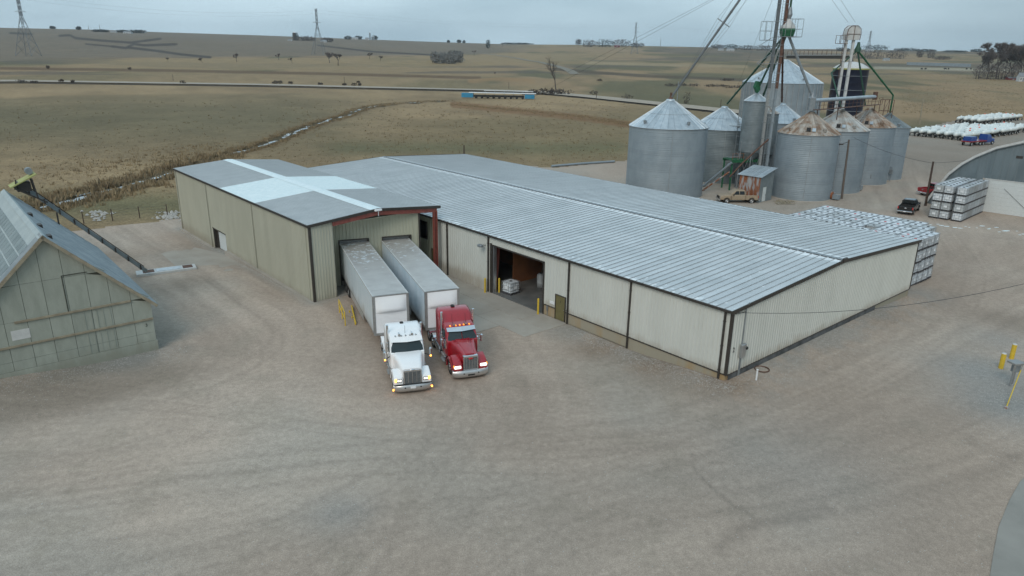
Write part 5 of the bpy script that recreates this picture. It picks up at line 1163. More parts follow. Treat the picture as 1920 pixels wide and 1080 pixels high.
# ================================================================ VEHICLES
def ringxz(y, hw, z0, z1, r=.1, n=3, top=None):
    """rounded rectangle section across the vehicle at station y; top = narrower half width above"""
    t = hw if top is None else top; P = []
    for cx, cz, a0 in ((t-r, z1-r, 0), (-(t-r), z1-r, PI/2)):
        for k in range(n+1): a = a0+PI/2*k/n; P.append((cx+r*math.cos(a), y, cz+r*math.sin(a)))
    for cx, cz, a0 in ((-(hw-r*.6), z0+r*.6, PI), (hw-r*.6, z0+r*.6, 1.5*PI)):
        for k in range(n+1): a = a0+PI/2*k/n; P.append((cx+r*.6*math.cos(a), y, cz+r*.6*math.sin(a)))
    return P
WH = {}
def wheel(parent, x, y, r, w, rim='chrome', side=1):
    key = (r, w)
    if key not in WH:
        m = MB(); pr = [(r*.62, -w/2), (r*.9, -w/2), (r, -w/2+.05), (r, w/2-.05), (r*.9, w/2), (r*.62, w/2), (r*.62, -w/2)]; m.lathe(pr, n=28); ty = m.mesh('tyre')
        m = MB(); m.lathe([(r*.62, w/2-.02), (r*.56, w/2-.03), (r*.5, w/2-.09), (r*.3, w/2-.06), (r*.28, w/2+.03), (r*.12, w/2+.04), (0, w/2+.04)], n=20)
        for k in range(10): a = 2*PI*k/10; m.tube((r*.4*math.cos(a), r*.4*math.sin(a), w/2-.08), (r*.4*math.cos(a), r*.4*math.sin(a), w/2-.03), r*.035, n=5)
        m.lathe([(0, -w/2+.02), (r*.62, -w/2+.02)], n=16)
        WH[key] = (ty, m.mesh('rim'))
    ty, rm = WH[key]; rt_ = (0, PI/2*side, 0)
    o = ob('wheel', ty, 'blackplastic', parent, (x, y, r), rt_)
    ri = rm if not rm.materials or rm.materials[0].name == mt[rim].name else WH.setdefault((r, w, rim), rm.copy())
    if ri.materials and ri.materials[0].name != mt[rim].name: ri.materials.clear()
    ob('rim', ri, rim, o)
    return o
def tractor(name_label, mid, rz, paint, kind, group):
    t = thing('semi_truck', mid, rz, name_label, 'truck', group)
    red = kind == 'red'
    # hood
    if red:
        sec = [(.12, .50, .72, 1.76, .10), (.5, .56, .78, 1.86, .16), (1.2, .68, .9, 1.98, .2), (1.9, .86, .95, 2.08, .2), (2.2, .96, 1.0, 2.12, .2)]
    else:
        sec = [(.14, .62, .60, 1.70, .16), (.4, .70, .66, 1.84, .22), (1.1, .82, .85, 1.98, .26), (1.8, .95, .95, 2.07, .26), (2.1, 1.02, 1.0, 2.10, .26)]
    m = MB(); m.loft([ringxz(y, hw, z0, z1, r, 4) for y, hw, z0, z1, r in sec]); hood = m.build('hood', paint, t)
    if red:     # centre ridge panel of the hood
        m = MB(); m.loft([ringxz(y, hw, z1-.2, z1+.035, .06, 2) for y, hw, z1 in ((.16, .30, 1.78), (.8, .34, 1.92), (1.5, .42, 2.04), (2.1, .55, 2.12))]); m.build('hood_ridge', paint, hood)
    # fenders
    for s in (-1, 1):
        rg = []
        ax = 1.2; R_ = .70
        for k in range(13):
            a = math.radians(-28+k*18.2) ; 
            cy, cz = ax-R_*1.08*math.cos(a), .5+R_*.95*math.sin(a)
            if k <= 4: cy -= .10*(4-k)/4
            th_ = .07; wo = 1.20 if k > 2 else 1.20-.05*(2-k); wi = .62 if k < 7 else .80
            on = Vector((0, -math.cos(a), math.sin(a)))
            p0 = Vector((0, cy, cz)); q = [p0+on*.0+Vector((s*wi, 0, 0)), p0+on*th_+Vector((s*wi, 0, 0)), p0+on*(th_+.02)+Vector((s*(wo-.18), 0, 0)), p0+on*th_*.6+Vector((s*(wo-.03), 0, 0)), p0-on*.02+Vector((s*wo, 0, 0)), p0-on*.10+Vector((s*wo, 0, 0)), p0-on*.08+Vector((s*(wo-.05), 0, 0))]
            rg.append([tuple(v) for v in (q if s > 0 else q[::-1])])
        m = MB(); m.loft(rg); fe = m.build('fender', paint, t)
        # nose block between fender and grille carrying the lamp
        if red: rr = [ringxz(y, .30, z0, z1, .09, 3) for y, z0, z1 in ((.02, .72, 1.02), (.22, .70, 1.26), (.55, .72, 1.42), (.95, .8, 1.5))]; cx = s*.86
        else: rr = [ringxz(y, .29, z0, z1, .09, 3) for y, z0, z1 in ((.03, .62, 1.14), (.2, .62, 1.26), (.5, .7, 1.38), (.9, .8, 1.45))]; cx = s*.90
        m = MB(); m.loft([[(p[0]+cx, p[1], p[2]) for p in r] for r in rr]); m.build('fender_nose', paint, fe)
        m = MB()
        if red: m.loft([ringxz(y, hw, z0, z1, .05, 3) for y, hw, z0, z1 in ((-.03, .22, .88, .99), (.08, .26, .90, 1.08), (.2, .27, .95, 1.16))]); m.build('headlight', 'headlamp', t, (cx+s*.03, .0, 0))
        else:
            m.loft([ringxz(y, hw, z0, z1, .06, 3) for y, hw, z0, z1 in ((-.02, .17, .88, 1.08), (.12, .19, .88, 1.14))]); h = m.build('headlight', 'headlamp_off', t, (cx-s*.06, 0.0, 0))
            for q in (-.07, .07): m = MB(); m.lathe([(0, .02), (.05, .015), (.06, 0)], n=10); m.build('lamp', 'headlamp', h, (q, -.03, 1.0), (PI/2, 0, 0))
            m = MB(); m.rbox(-.05, .05, -.03, .1, .92, 1.12, .02); m.build('turn_signal', 'amber', t, (cx+s*.17, .0, 0))
        if red: m = MB(); m.rbox(-.04, .04, -.02, .1, .95, 1.1, .015); m.build('turn_signal', 'amber_dim', t, (cx+s*.27, .03, 0))
    # grille
    gx, gz0, gz1 = (.48, .70, 1.58) if red else (.54, .68, 1.60)
    m = MB(); m.rbox(-gx, gx, .02, .12, gz0, gz1, .03); gr = m.build('grille', 'trim', t)
    m = MB(); 
    for a in (-gx, gx): m.bar((a, .03, gz0-.02), (a, .03, gz1), .06, .12)
    m.bar((-gx, .03, gz0), (gx, .03, gz0), .06, .1)
    if red: m.rbox(-gx-.03, gx+.03, -.02, .25, gz1, gz1+.17, .05)
    else: m.bar((-gx, .03, gz1), (gx, .03, gz1), .07, .1)
    m.build('grille_surround', 'chrome', gr)
    for k in range(4 if red else 3):
        xx = -gx+2*gx*(k+1)/(5 if red else 4); m = MB(); m.bar((xx, .0, gz0), (xx, .0, gz1), .025, .03); m.build('grille_bar', 'chrome', gr)
    m = MB()
    for k in range(14): z = gz0+.05+k*(gz1-gz0-.08)/14; m.box(-gx+.03, gx-.03, .0, .02, z, z+.022)
    tag(m.build('grille_mesh', 'steel_grey', gr), kind='stuff')
    m = MB(); m.lathe([(0, .03), (.10, .025), (.12, 0)], n=16); e = m.build('emblem', 'emblem_red' if red else 'chrome', gr, (0, -.02, gz1+(-.06 if red else .06)), (PI/2, 0, 0)); e.scale = (1.5, .6, 1)
    # bumper
    m = MB(); pr = []
    for k in range(9):
        x = -1.22+2.44*k/8; yb = .0+.22*(abs(x)/1.22)**4; pr.append((x, yb))
    m.loft([[(x, y-.10, .22), (x, y-.17, .36), (x, y-.16, .60), (x, y-.08, .70), (x, y+.1, .70), (x, y+.1, .22)] for x, y in pr]); bu = m.build('bumper', 'bumper', t)
    if red: m = MB(); m.box(-.24, .24, -.175, -.15, .36, .46); m.build('intake_slot', 'blackplastic', bu)
    else:
        m = MB(); m.box(-.17, .17, -.185, -.16, .46, .63); pl_ = m.build('licence_plate', 'white', bu)
        m = MB(); m.box(-1.2, 1.2, -.1, .1, .705, .725); m.build('bumper_top_strip', 'blackplastic', bu)
    for s in (-1, 1):
        m = MB(); m.lathe([(0, .02), (.04, .02), (.05, 0)], n=8); m.build('tow_hole', 'blackplastic', bu, (s*.5, -.165, .52), (PI/2, 0, 0))
        if not red: m = MB(); m.rbox(s*1.24-.04, s*1.24+.04, -.02, .10, .33, .43, .02); m.build('marker_lamp', 'amber', bu)
    # cab: body with sloping screen
    zc, zr = (2.12, 2.86) if red else (2.12, 2.92)
    hw = 1.12 if red else 1.16
    rgs = [ringxz(1.95, hw-.07, 1.0, 2.02, .06, 3), ringxz(2.05, hw-.03, .95, 2.1, .06, 3, hw-.05), ringxz(2.52, hw, .95, zr-.03, .14, 3, hw-.08), ringxz(2.85, hw, .95, zr+.06, .16, 3, hw-.07), ringxz(3.75, hw, .95, zr+.12, .18, 3, hw-.06)]
    m = MB(); m.loft(rgs); cab = m.build('cab', paint, t)
    # sleeper
    if red: sl_ = [(3.3, 1.0, .95, 2.95, .25), (3.5, 1.14, .9, 3.12, .28), (3.75, 1.18, .9, 3.40, .34), (4.1, 1.2, .9, 3.56, .34), (4.75, 1.2, .9, 3.60, .3), (4.9, 1.17, .9, 3.55, .26)]
    else: sl_ = [(3.3, 1.05, .95, 2.98, .25), (3.5, 1.17, .9, 3.05, .22), (4.3, 1.2, .9, 3.12, .2), (4.8, 1.2, .9, 3.12, .18), (4.9, 1.18, .9, 3.08, .16)]
    m = MB(); m.loft([ringxz(y, h_, z0, z1, r, 4) for y, h_, z0, z1, r in sl_]); m.build('sleeper', paint, t)
    # windscreen: two panes proud of the slope
    w1, w2 = hw-.10, hw-.17
    a0 = (2.03, 2.06); a1 = (2.50, zr-.10)
    for s in (-1, 1):
        if red: q = [(s*.03, a0[0]-.10, a0[1]-.0), (s*w1, a0[0]-.01, a0[1]), (s*w2, a1[0]-.01, a1[1]), (s*.03, a1[0]-.10, a1[1])]
        else: q = [(0, a0[0]-.08, a0[1]), (s*w1, a0[0]-.01, a0[1]), (s*w2, a1[0]-.01, a1[1]), (0, a1[0]-.08, a1[1])]
        q2 = [(x, y+.08, z-.02) for x, y, z in q]
        m = MB(); f = [(0, 1, 2, 3), (7, 6, 5, 4), (0, 4, 5, 1), (1, 5, 6, 2), (2, 6, 7, 3), (3, 7, 4, 0)]
        m.add(q+q2, f if s > 0 else [g[::-1] for g in f]); m.build('windscreen', 'glass_truck', cab)
        # side window and door seam
        m = MB(); m.add([(s*(hw+.012), 2.5, 1.95), (s*(hw+.012), 3.25, 1.95), (s*(hw-.04), 3.2, 2.62), (s*(hw-.04), 2.72, 2.62), (s*(hw-.1), 2.5, 1.95), (s*(hw-.1), 3.25, 1.95), (s*(hw-.12), 3.2, 2.62), (s*(hw-.12), 2.72, 2.62)], f if s > 0 else [g[::-1] for g in f]); dr_ = MB()
        dr_.rbox(min(s*(hw-.02), s*(hw+.01)), max(s*(hw-.02), s*(hw+.01)), 2.32, 3.3, 1.0, 1.93, .004); d = dr_.build('door', paint, t); m.build('side_window', 'glass_truck', d)
        m = MB(); m.bar((s*(hw+.03), 3.1, 1.6), (s*(hw+.03), 3.25, 1.6), .04); m.build('handle', 'chrome', d)
        # mirror
        my = 2.2 if red else 1.95; mxx = 1.42 if red else 1.5
        m = MB(); m.rbox(s*mxx-.09, s*mxx+.09, my-.12, my+.08, 1.75, 2.25, .05); mi = m.build('mirror', 'chrome' , t)
        m = MB(); 
        for z in ((1.85, 2.2) if red else (1.72,)): m.bar((s*(mxx-.05), my, z), (s*(hw-.05), my+.35, z), .04)
        m.build('mirror_arm', 'chrome' if red else 'blackplastic', mi)
        if not red: m = MB(); m.rbox(s*mxx-.05, s*mxx+.05, my-.15, my-.05, 1.66, 1.76, .02); m.build('marker_lamp', 'amber', mi)
        # stack
        ex = 1.13 if red else 1.12; ey = 3.3
        m = MB(); m.tube((s*ex, ey, 1.0), (s*ex, ey, 2.3), .13, n=12); m.tube((s*ex, ey, 2.3), (s*ex, ey, 3.75 if red else 3.55), .085, n=12); m.tube((s*ex, ey, 1.4), (s*ex, ey, 2.1), .15, n=12); m.build('exhaust_stack', 'chrome', t)
        # fuel tank, steps
        m = MB(); m.tube((s*.98, 3.55, .75), (s*.98, 5.2, .75), .33, n=20); tk = m.build('fuel_tank', 'chrome' if red else 'alu', t)
        m = MB()
        for y in (3.9, 4.85): m.tube((s*.98, y-.03, .75), (s*.98, y+.03, .75), .34, n=20)
        m.build('tank_strap', 'blackplastic', tk)
        m = MB(); m.rbox(min(s*.8, s*1.2), max(s*.8, s*1.2), 2.3, 3.4, .45, .85, .06); bx_ = m.build('step_box', 'chrome' if red else 'alu', t)
        m = MB(); m.box(min(s*.95, s*1.3), max(s*.95, s*1.3), 2.35, 3.2, .40, .45); m.box(min(s*1.0, s*1.27), max(s*1.0, s*1.27), 2.35, 3.2, .86, .89); m.build('step', 'alu_dull', bx_)
        if red: m = MB(); m.tube((s*1.10, 2.35, 1.45), (s*1.10, 2.35, 2.05), .14, n=14); m.build('air_cleaner', 'chrome', t)
        # wheels
        wheel(t, s*1.0, 1.2, .52, .30, side=s)
        for y in (6.0, 7.3): wheel(t, s*.93, y, .52, .52, side=s)
        m = MB()
        for k in range(9): a = PI*k/8; pass
        rg = []
        for yc in (6.0, 7.3):
            pts_ = [(yc-.62*math.cos(a), .52+.60*math.sin(a)) for a in [PI*k/8 for k in range(9)]]
            m = MB(); m.loft([[(s*.66, y, z), (s*1.2, y, z), (s*1.2, y, z+.02), (s*.66, y, z+.02)] for y, z in pts_], smooth=False); m.build('mud_guard', 'chrome' if red else paint, t)
    # visor, roof lamps, horns, antennas, unity ridge
    m = MB(); vz = zr-.10; m.add([(-w2-.05, 2.24, vz-.1), (w2+.05, 2.24, vz-.1), (w2+.05, 2.52, vz+.09), (-w2-.05, 2.52, vz+.09), (0, 2.08, vz-.1), (0, 2.44, vz+.11), (-w2-.05, 2.30, vz-.12), (w2+.05, 2.30, vz-.12), (0, 2.14, vz-.12)], [(0, 4, 5, 3), (4, 1, 2, 5), (6, 8, 4, 0), (8, 7, 1, 4)]); m.build('sun_visor', 'chrome' if red else paint, cab)
    for k in range(5):
        xx = (-.68, -.28, 0, .28, .68)[k]; m = MB(); m.rbox(xx-.05, xx+.05, 2.62, 2.78, zr-.01, zr+.07, .02); m.build('cab_lamp', 'amber_dim' if red else 'headlamp_off', cab)
    for xx in (-.42, .42): m = MB(); m.tube((xx, 2.7, zr+.1), (xx, 3.15, zr+.12), .06, .025, n=8); m.tube((xx, 2.7, zr+.1), (xx, 2.62, zr+.1), .06, .09, n=8); m.build('horn', 'chrome', cab)
    for xx in ((-.45, .5) if red else (0,)): m = MB(); m.tube((xx, 3.0, zr+.05), (xx+.05, 3.3, zr+.65 if red else zr+.5), .012, n=4); m.build('antenna', 'blackplastic', cab)
    m = MB(); m.rbox(-.12, .12, 4.45, 4.75, sl_[4][3]-.02, sl_[4][3]+.10, .03); m.build('roof_beacon', 'blackplastic', t)
    # chassis
    m = MB()
    for s in (-1, 1): m.box(s*.42-.05, s*.42+.05, .6, 8.2, .62, .9)
    for y in (1.2, 6.0, 7.3): m.box(-.9, .9, y-.08, y+.08, .42, .6)
    m.box(-.5, .5, 6.0, 7.3, .9, 1.02); m.build('chassis', 'blackplastic', t)
    m = MB(); m.box(-.9, .9, 2.2, 5.0, .65, .95); m.box(-.5, .5, .2, 2.2, .5, .9); m.build('floor_frame', 'blackplastic', t)
    m = MB(); m.rbox(-1.0, 1.0, 4.95, 5.25, .9, 1.0, .02)
    for k in range(3): m.path([(-.3+k*.3, 4.92, 1.9), (-.35+k*.3, 5.6, 1.4), (-.2+k*.2, 6.4, 2.0)], .02)
    m.build('air_line', 'blackplastic', t)
    return t
def heading(p0, p1): d = (p1-p0).normalized(); return math.atan2(d.y, d.x)
a, b = Vector((-7.33, 40.09, 0)), Vector((-5.08, 40.76, 0)); mid = (a+b)/2; hz = heading(a, b); off = Vector((-math.sin(hz), math.cos(hz), 0))
tractor('white semi tractor with amber lamps lit parked left of the red one', mid+off*.10, hz, 'truck_white', 'white', 'semi tractors')
a, b = Vector((-3.76, 42.21, 0)), Vector((-1.5, 43.02, 0)); mid = (a+b)/2; hz = heading(a, b); off = Vector((-math.sin(hz), math.cos(hz), 0))
tractor('red semi tractor with tall sleeper and chrome stacks beside the white one', mid+off*.12, hz, 'truck_red', 'red', 'semi tractors')
TLEN = 15.7
def trailer(label, o3, rz, roofm, group='box trailers backed to the docks'):
    t = thing('box_trailer', o3, rz, label, 'trailer', group)
    Wd, H0, Ht = 2.6, 1.15, 4.11
    n = 13
    for s in (0, 1):
        for k in range(n):
            y0 = .1+k*(TLEN-.2)/n; y1 = y0+(TLEN-.2)/n-.012; x = 0 if s == 0 else Wd
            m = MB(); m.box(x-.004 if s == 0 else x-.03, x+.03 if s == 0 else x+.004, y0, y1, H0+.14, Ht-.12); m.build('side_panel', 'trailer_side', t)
        m = MB(); m.box((0 if s == 0 else Wd-.05), (.05 if s == 0 else Wd), .06, TLEN, H0, H0+.14); m.build('bottom_rail', 'alu_dull', t)
        m = MB(); m.box((-.02 if s == 0 else Wd-.06), (.06 if s == 0 else Wd+.02), .04, TLEN, Ht-.12, Ht+.01); m.build('top_rail', 'offwhite', t)
        m = MB(); m.box((-.03 if s == 0 else Wd-.15), (.15 if s == 0 else Wd+.03), -.03, .16, H0-.05, Ht+.0); m.build('corner_post', 'alu_dull', t)
    ns = 13; 
    me = None
    for k in range(ns):
        y0 = .08+k*(TLEN-.1)/ns; y1 = y0+(TLEN-.1)/ns-.01
        m = MB(); m.add([(.05, y0, Ht), (Wd/2, y0, Ht+.03), (Wd-.05, y0, Ht), (Wd-.05, y1, Ht), (Wd/2, y1, Ht+.03), (.05, y1, Ht)], [(0, 1, 4, 5), (1, 2, 3, 4)])
        for q in (.35, .75): yy = y0+(y1-y0)*q; m.add([(.05, yy-.03, Ht+.002), (Wd/2, yy, Ht+.05), (Wd-.05, yy-.03, Ht+.002), (.05, yy+.03, Ht+.002), (Wd-.05, yy+.03, Ht+.002)], [(0, 1, 3), (1, 2, 4)])
        m.build('roof_sheet', roofm, t)
    # front wall with its bulged nose
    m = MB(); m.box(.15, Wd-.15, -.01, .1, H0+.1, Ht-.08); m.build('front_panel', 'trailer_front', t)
    rg = []
    nx, nzn = 14, 9
    V = []
    for j in range(nzn+1):
        for i in range(nx+1):
            u_ = i/nx; w_ = j/nzn; x = .18+(Wd-.36)*u_; z = Ht-.08-(1.28)*w_
            bl = .26*(1-(2*u_-1)**4)*math.sin(min(1, w_*1.0)*PI*.5)**1.2*(1 if w_ < .85 else (1-w_)/.15)
            V.append((x, -.02-bl, z))
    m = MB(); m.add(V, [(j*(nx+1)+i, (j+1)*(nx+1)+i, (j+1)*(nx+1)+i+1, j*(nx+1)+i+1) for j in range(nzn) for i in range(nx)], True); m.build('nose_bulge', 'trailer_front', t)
    m = MB(); m.box(0, Wd, -.04, .1, H0-.08, H0+.1); m.build('bottom_sill', 'alu_dull', t)
    m = MB(); m.box(.15, Wd-.15, -.03, .1, Ht-.08, Ht+.02); m.build('top_sill', 'alu_dull', t)
    m = MB(); m.box(Wd-.5, Wd-.4, -.06, -.01, 3.1, 3.2); m.build('connector', 'blackplastic', t)
    m = MB(); m.box(.05, Wd-.05, .1, TLEN, H0-.1, H0); m.box(.05, Wd-.05, TLEN-.08, TLEN, H0, Ht-.1); m.build('floor', 'blackplastic', t)
    for x in (.55, Wd-.55): m = MB(); m.box(x-.07, x+.07, 2.9, 3.04, .25, H0-.1); m.box(x-.15, x+.15, 2.85, 3.1, .15, .25); m.build('landing_leg', 'alu_dull', t)
    for y in (TLEN-2.2, TLEN-3.5):
        for x, s in ((.28, -1), (Wd-.28, 1)): wheel(t, x, y, .5, .5, 'alu', s)
    m = MB(); m.box(.6, Wd-.6, TLEN-4.2, TLEN-1.4, .5, 1.05)
    m.build('bogie', 'blackplastic', t)
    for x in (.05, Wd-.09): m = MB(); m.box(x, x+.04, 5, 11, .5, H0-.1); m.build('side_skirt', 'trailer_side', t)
    return t
TA = 1.9517-PI/2
trailer('left hand white box trailer with heavy snow streaks on its roof', (-9.991, 47.551, -.04), TA, 'troof1')
trailer('right hand white box trailer with light snow flecks on its roof', (-6.377, 48.804, -.06), TA, 'troof2')

def pickup(label, loc, rz, paint, crew=True, lift=0, tl='emblem_red'):
    """front towards -y, origin at rear centre... y=0 front bumper, length 5.8"""
    t = thing('pickup_truck', loc, rz, label, 'pickup truck', 'pickup trucks around the yard')
    Lc = 5.8; hw = .98
    m = MB(); m.loft([ringxz(.05, hw-.12, .55, 1.0, .08, 3), ringxz(.15, hw-.03, .5, 1.10, .1, 3), ringxz(.5, hw, .5, 1.16, .12, 3), ringxz(1.55, hw, .5, 1.24, .12, 3), ringxz(1.75, hw, .5, 1.28, .1, 3)]); m.build('hood', paint, t)
    ye = 3.75 if crew else 3.15
    m = MB(); m.loft([ringxz(1.6, hw, .5, 1.26, .1, 3), ringxz(ye, hw, .5, 1.28, .1, 3)]); m.build('cab_body', paint, t)
    m = MB(); m.loft([ringxz(1.62, hw-.10, 1.2, 1.3, .05, 3), ringxz(2.3, hw-.07, 1.2, 1.88, .12, 3, hw-.24), ringxz(2.5, hw-.07, 1.2, 1.93, .12, 3, hw-.22), ringxz(ye-.35, hw-.07, 1.2, 1.93, .12, 3, hw-.22), ringxz(ye, hw-.07, 1.2, 1.85, .1, 3, hw-.24)]); cab = m.build('cab_roof', paint, t)
    f = [(0, 1, 2, 3), (7, 6, 5, 4), (0, 4, 5, 1), (1, 5, 6, 2), (2, 6, 7, 3), (3, 7, 4, 0)]
    m = MB(); m.add([(-.8, 1.68, 1.30), (.8, 1.68, 1.30), (.68, 2.24, 1.82), (-.68, 2.24, 1.82), (-.8, 1.8, 1.28), (.8, 1.8, 1.28), (.68, 2.3, 1.78), (-.68, 2.3, 1.78)], f); m.build('windscreen', 'glass', cab)
    m = MB(); m.add([(.74, ye+.012, 1.36), (-.74, ye+.012, 1.36), (-.64, ye+.0, 1.78), (.64, ye+.0, 1.78), (.74, ye-.05, 1.36), (-.74, ye-.05, 1.36), (-.64, ye-.05, 1.78), (.64, ye-.05, 1.78)], f); m.build('rear_window', 'glass', cab)
    for s in (-1, 1):
        segs = ((2.0, 2.85), (2.92, ye-.1)) if crew else ((2.0, 2.95),)
        for y0, y1 in segs:
            y0t = y0+.42 if y0 < 2.5 else y0
            q = [(s*(hw-.055), y0, 1.30), (s*(hw-.055), y1, 1.30), (s*(hw-.19), y1-.05, 1.80), (s*(hw-.19), y0t, 1.80)]; q2 = [(x-s*.06, y, z) for x, y, z in q]
            m = MB(); m.add(q+q2, f if s > 0 else [g[::-1] for g in f]); m.build('side_window', 'glass', cab)
        m = MB(); m.rbox(s*(hw+.12)-.08, s*(hw+.12)+.08, 1.9, 2.05, 1.2, 1.4, .03); m.build('mirror', 'blackplastic', t)
        m = MB(); m.rbox(min(s*hw, s*(hw-.1)), max(s*hw, s*(hw-.1)), ye+.05, Lc-.1, .55, 1.22, .03); m.build('bed_side', paint, t)
        for y in (1.05, 4.75):
            rg = []
            for k in range(9): a = PI*k/8; rg.append([(s*(hw-.12), y-.48*math.cos(a), .42+.46*math.sin(a)), (s*(hw+.03), y-.48*math.cos(a), .42+.46*math.sin(a)), (s*(hw+.03), y-.42*math.cos(a), .42+.40*math.sin(a)), (s*(hw-.12), y-.42*math.cos(a), .42+.40*math.sin(a))])
            m = MB(); m.loft(rg, smooth=False); m.build('wheel_arch', 'blackplastic', t)
            wheel(t, s*(hw-.10), y, .40, .26, 'alu', s)
        m = MB(); m.rbox(s*(hw-.07)-.07, s*(hw-.07)+.07, Lc-.12, Lc-.02, .85, 1.15, .02); m.build('tail_lamp', tl, t)
        m = MB(); m.rbox(s*(hw-.2)-.14, s*(hw-.2)+.14, .0, .12, .8, .98, .03); m.build('headlight', 'headlamp_off', t)
    m = MB(); m.box(-hw+.1, hw-.1, ye, Lc-.12, .62, .68); m.box(-hw+.1, hw-.1, ye+.02, ye+.08, .6, 1.2); m.build('bed_floor', 'blackplastic', t)
    m = MB(); m.rbox(-hw+.1, hw-.1, Lc-.12, Lc-.03, .6, 1.2, .02); tg = m.build('tailgate', paint, t)
    m = MB(); m.lathe([(0, .02), (.1, .015), (.12, 0)], n=12); e = m.build('badge', 'alu', tg, (0, Lc-.03, .98), (-PI/2, 0, 0)); e.scale = (1.3, .6, 1)
    m = MB(); m.rbox(-hw, hw, Lc-.03, Lc+.14, .45, .62, .04); bp_ = m.build('rear_bumper', 'chrome', t)
    m = MB(); m.box(-.15, .15, Lc+.13, Lc+.16, .48, .60); m.build('licence_plate', 'white', bp_)
    m = MB(); m.rbox(-hw, hw, -.08, .1, .42, .66, .05); m.build('front_bumper', 'chrome', t)
    m = MB(); m.rbox(-.55, .55, .0, .1, .72, 1.0, .03); m.build('grille', 'blackplastic', t)
    return t
# black pickup: seen from behind, heading away to the right
p = G(1694, 400); dirn = Vector((.62, .78, 0)).normalized(); rz = math.atan2(-dirn.y, -dirn.x)+PI/2
def loc_for(rear, dirn): return rear+dirn*5.8
rr_ = G(1690, 398); pickup('black crew cab pickup standing on the gravel by the tote stacks', loc_for(Vector((54.6, 96.6, 0)), dirn), math.atan2(-dirn.x, dirn.y)+PI, 'black')
dirn = Vector((-1, -.02, 0)).normalized(); pickup('dusty tan pickup half hidden behind the warehouse roof by the bins', Vector((36.4, 104.2, 0))+dirn*5.8, math.atan2(-dirn.x, dirn.y)+PI, 'tan_paint')
dirn = Vector((.9, .25, 0)).normalized(); pickup('red pickup parked behind the dark pole near the arched shed', Vector((65.2, 111.6, 0))+dirn*5.8, math.atan2(-dirn.x, dirn.y)+PI, 'pickup_red')
# blue truck far behind the arched shed
q = G(1856, 270); t = thing('flatbed_truck', q, math.radians(118), 'blue truck with red deck parked before the white tanks', 'truck')
m = MB(); m.loft([ringxz(.1, .95, .6, 1.5, .15, 3), ringxz(1.6, 1.0, .6, 1.7, .15, 3)]); m.build('hood', 'blue_paint', t)
m = MB(); m.loft([ringxz(1.6, 1.05, .6, 1.8, .1, 3), ringxz(2.2, 1.1, .6, 2.6, .15, 3, .95), ringxz(3.6, 1.1, .6, 2.7, .15, 3, 1.0)]); c = m.build('cab', 'blue_paint', t)
m = MB(); m.box(-.85, .85, 1.66, 1.9, 1.9, 2.4); m.build('windscreen', 'glass', c)
m = MB(); m.box(-1.2, 1.2, 3.8, 11, 1.0, 1.25); m.build('deck', 'pickup_red', t); m = MB(); m.box(-1.0, 1.0, 8, 10.5, 1.25, 2.3); m.build('load_box', 'blue_paint', t)
for s in (-1, 1):
    for y in (1.0, 5, 6.3, 10): wheel(t, s*1.0, y, .5, .3, 'alu', s)
m = MB(); m.rbox(-1.1, 1.1, -.1, .1, .4, .8, .04); m.build('bumper', 'chrome', t)

# ================================================================ TOTES
def make_ibc(mat_tank, cap):
    t = thing('liquid_tote', (0, 0, -50), 0, 'x x x x', 'liquid tote', 'g')
    m = MB(); 
    w = .57
    prof = [(.0, .16)]
    zsg = [.16, .2]+[x for k in range(4) for x in (.26+k*.2, .30+k*.2, .38+k*.2, .42+k*.2)]+[1.06, 1.1]
    rings = []
    for i, z in enumerate(zsg):
        k = (i-2) % 4; hw_ = w-(.025 if (2 <= i < 18 and k in (1, 2)) else 0)-(.06 if i in (0, len(zsg)-1) else 0); r = .1
        rings.append([(sx_*(hw_-(r if j else 0)), sy_*(hw_-(0 if j else r)), z) for sx_, sy_, js in ((1, 1, (0, 1)), (-1, 1, (1, 0)), (-1, -1, (0, 1)), (1, -1, (1, 0))) for j in js])
    m.loft(rings, smooth=False); m.build('tank', mat_tank, t)
    m = MB()
    for k in range(5):
        a = -.58+k*.29
        for s in (-1, 1): m.bar((a, s*.585, .15), (a, s*.585, 1.12), .022); m.bar((s*.585, a, .15), (s*.585, a, 1.12), .022)
    for z in (.4, .76, 1.12):
        for s in (-1, 1): m.bar((-.585, s*.59, z), (.585, s*.59, z), .022); m.bar((s*.59, -.585, z), (s*.59, .585, z), .022)
    tag(m.build('cage', 'alu', t))
    m = MB(); m.box(-.6, .6, -.6, .6, .10, .15)
    for a in (-.5, 0, .5): m.box(a-.1, a+.1, -.6, .6, 0, .1)
    m.build('pallet', 'pallet', t)
    m = MB(); m.lathe([(.13, 1.09), (.13, 1.14), (0, 1.14)], n=10); m.build('cap', cap, t)
    m = MB(); m.box(-.22, .22, -.612, -.60, .5, .78); m.box(-.612, -.60, -.22, .22, .5, .78); m.build('label_plate', 'ibc_label', t)
    return t
ibcs = [make_ibc('ibc_tank', 'cap_dark'), make_ibc('ibc_tank', 'cap_red'), make_ibc('ibc_grey', 'cap_dark')]
def put_ibc(kind, loc, rz, label, group):
    t = copy_tree(ibcs[kind]); t.location = loc; t.rotation_euler = (0, 0, rz); t['label'] = label; t['group'] = group; return t
LAY = ['ground', 'second', 'third', 'top']
depth = {0: (29.8, 6), 1: (29.8, 8)}
capn = ['dark capped', 'red capped', 'greyed']
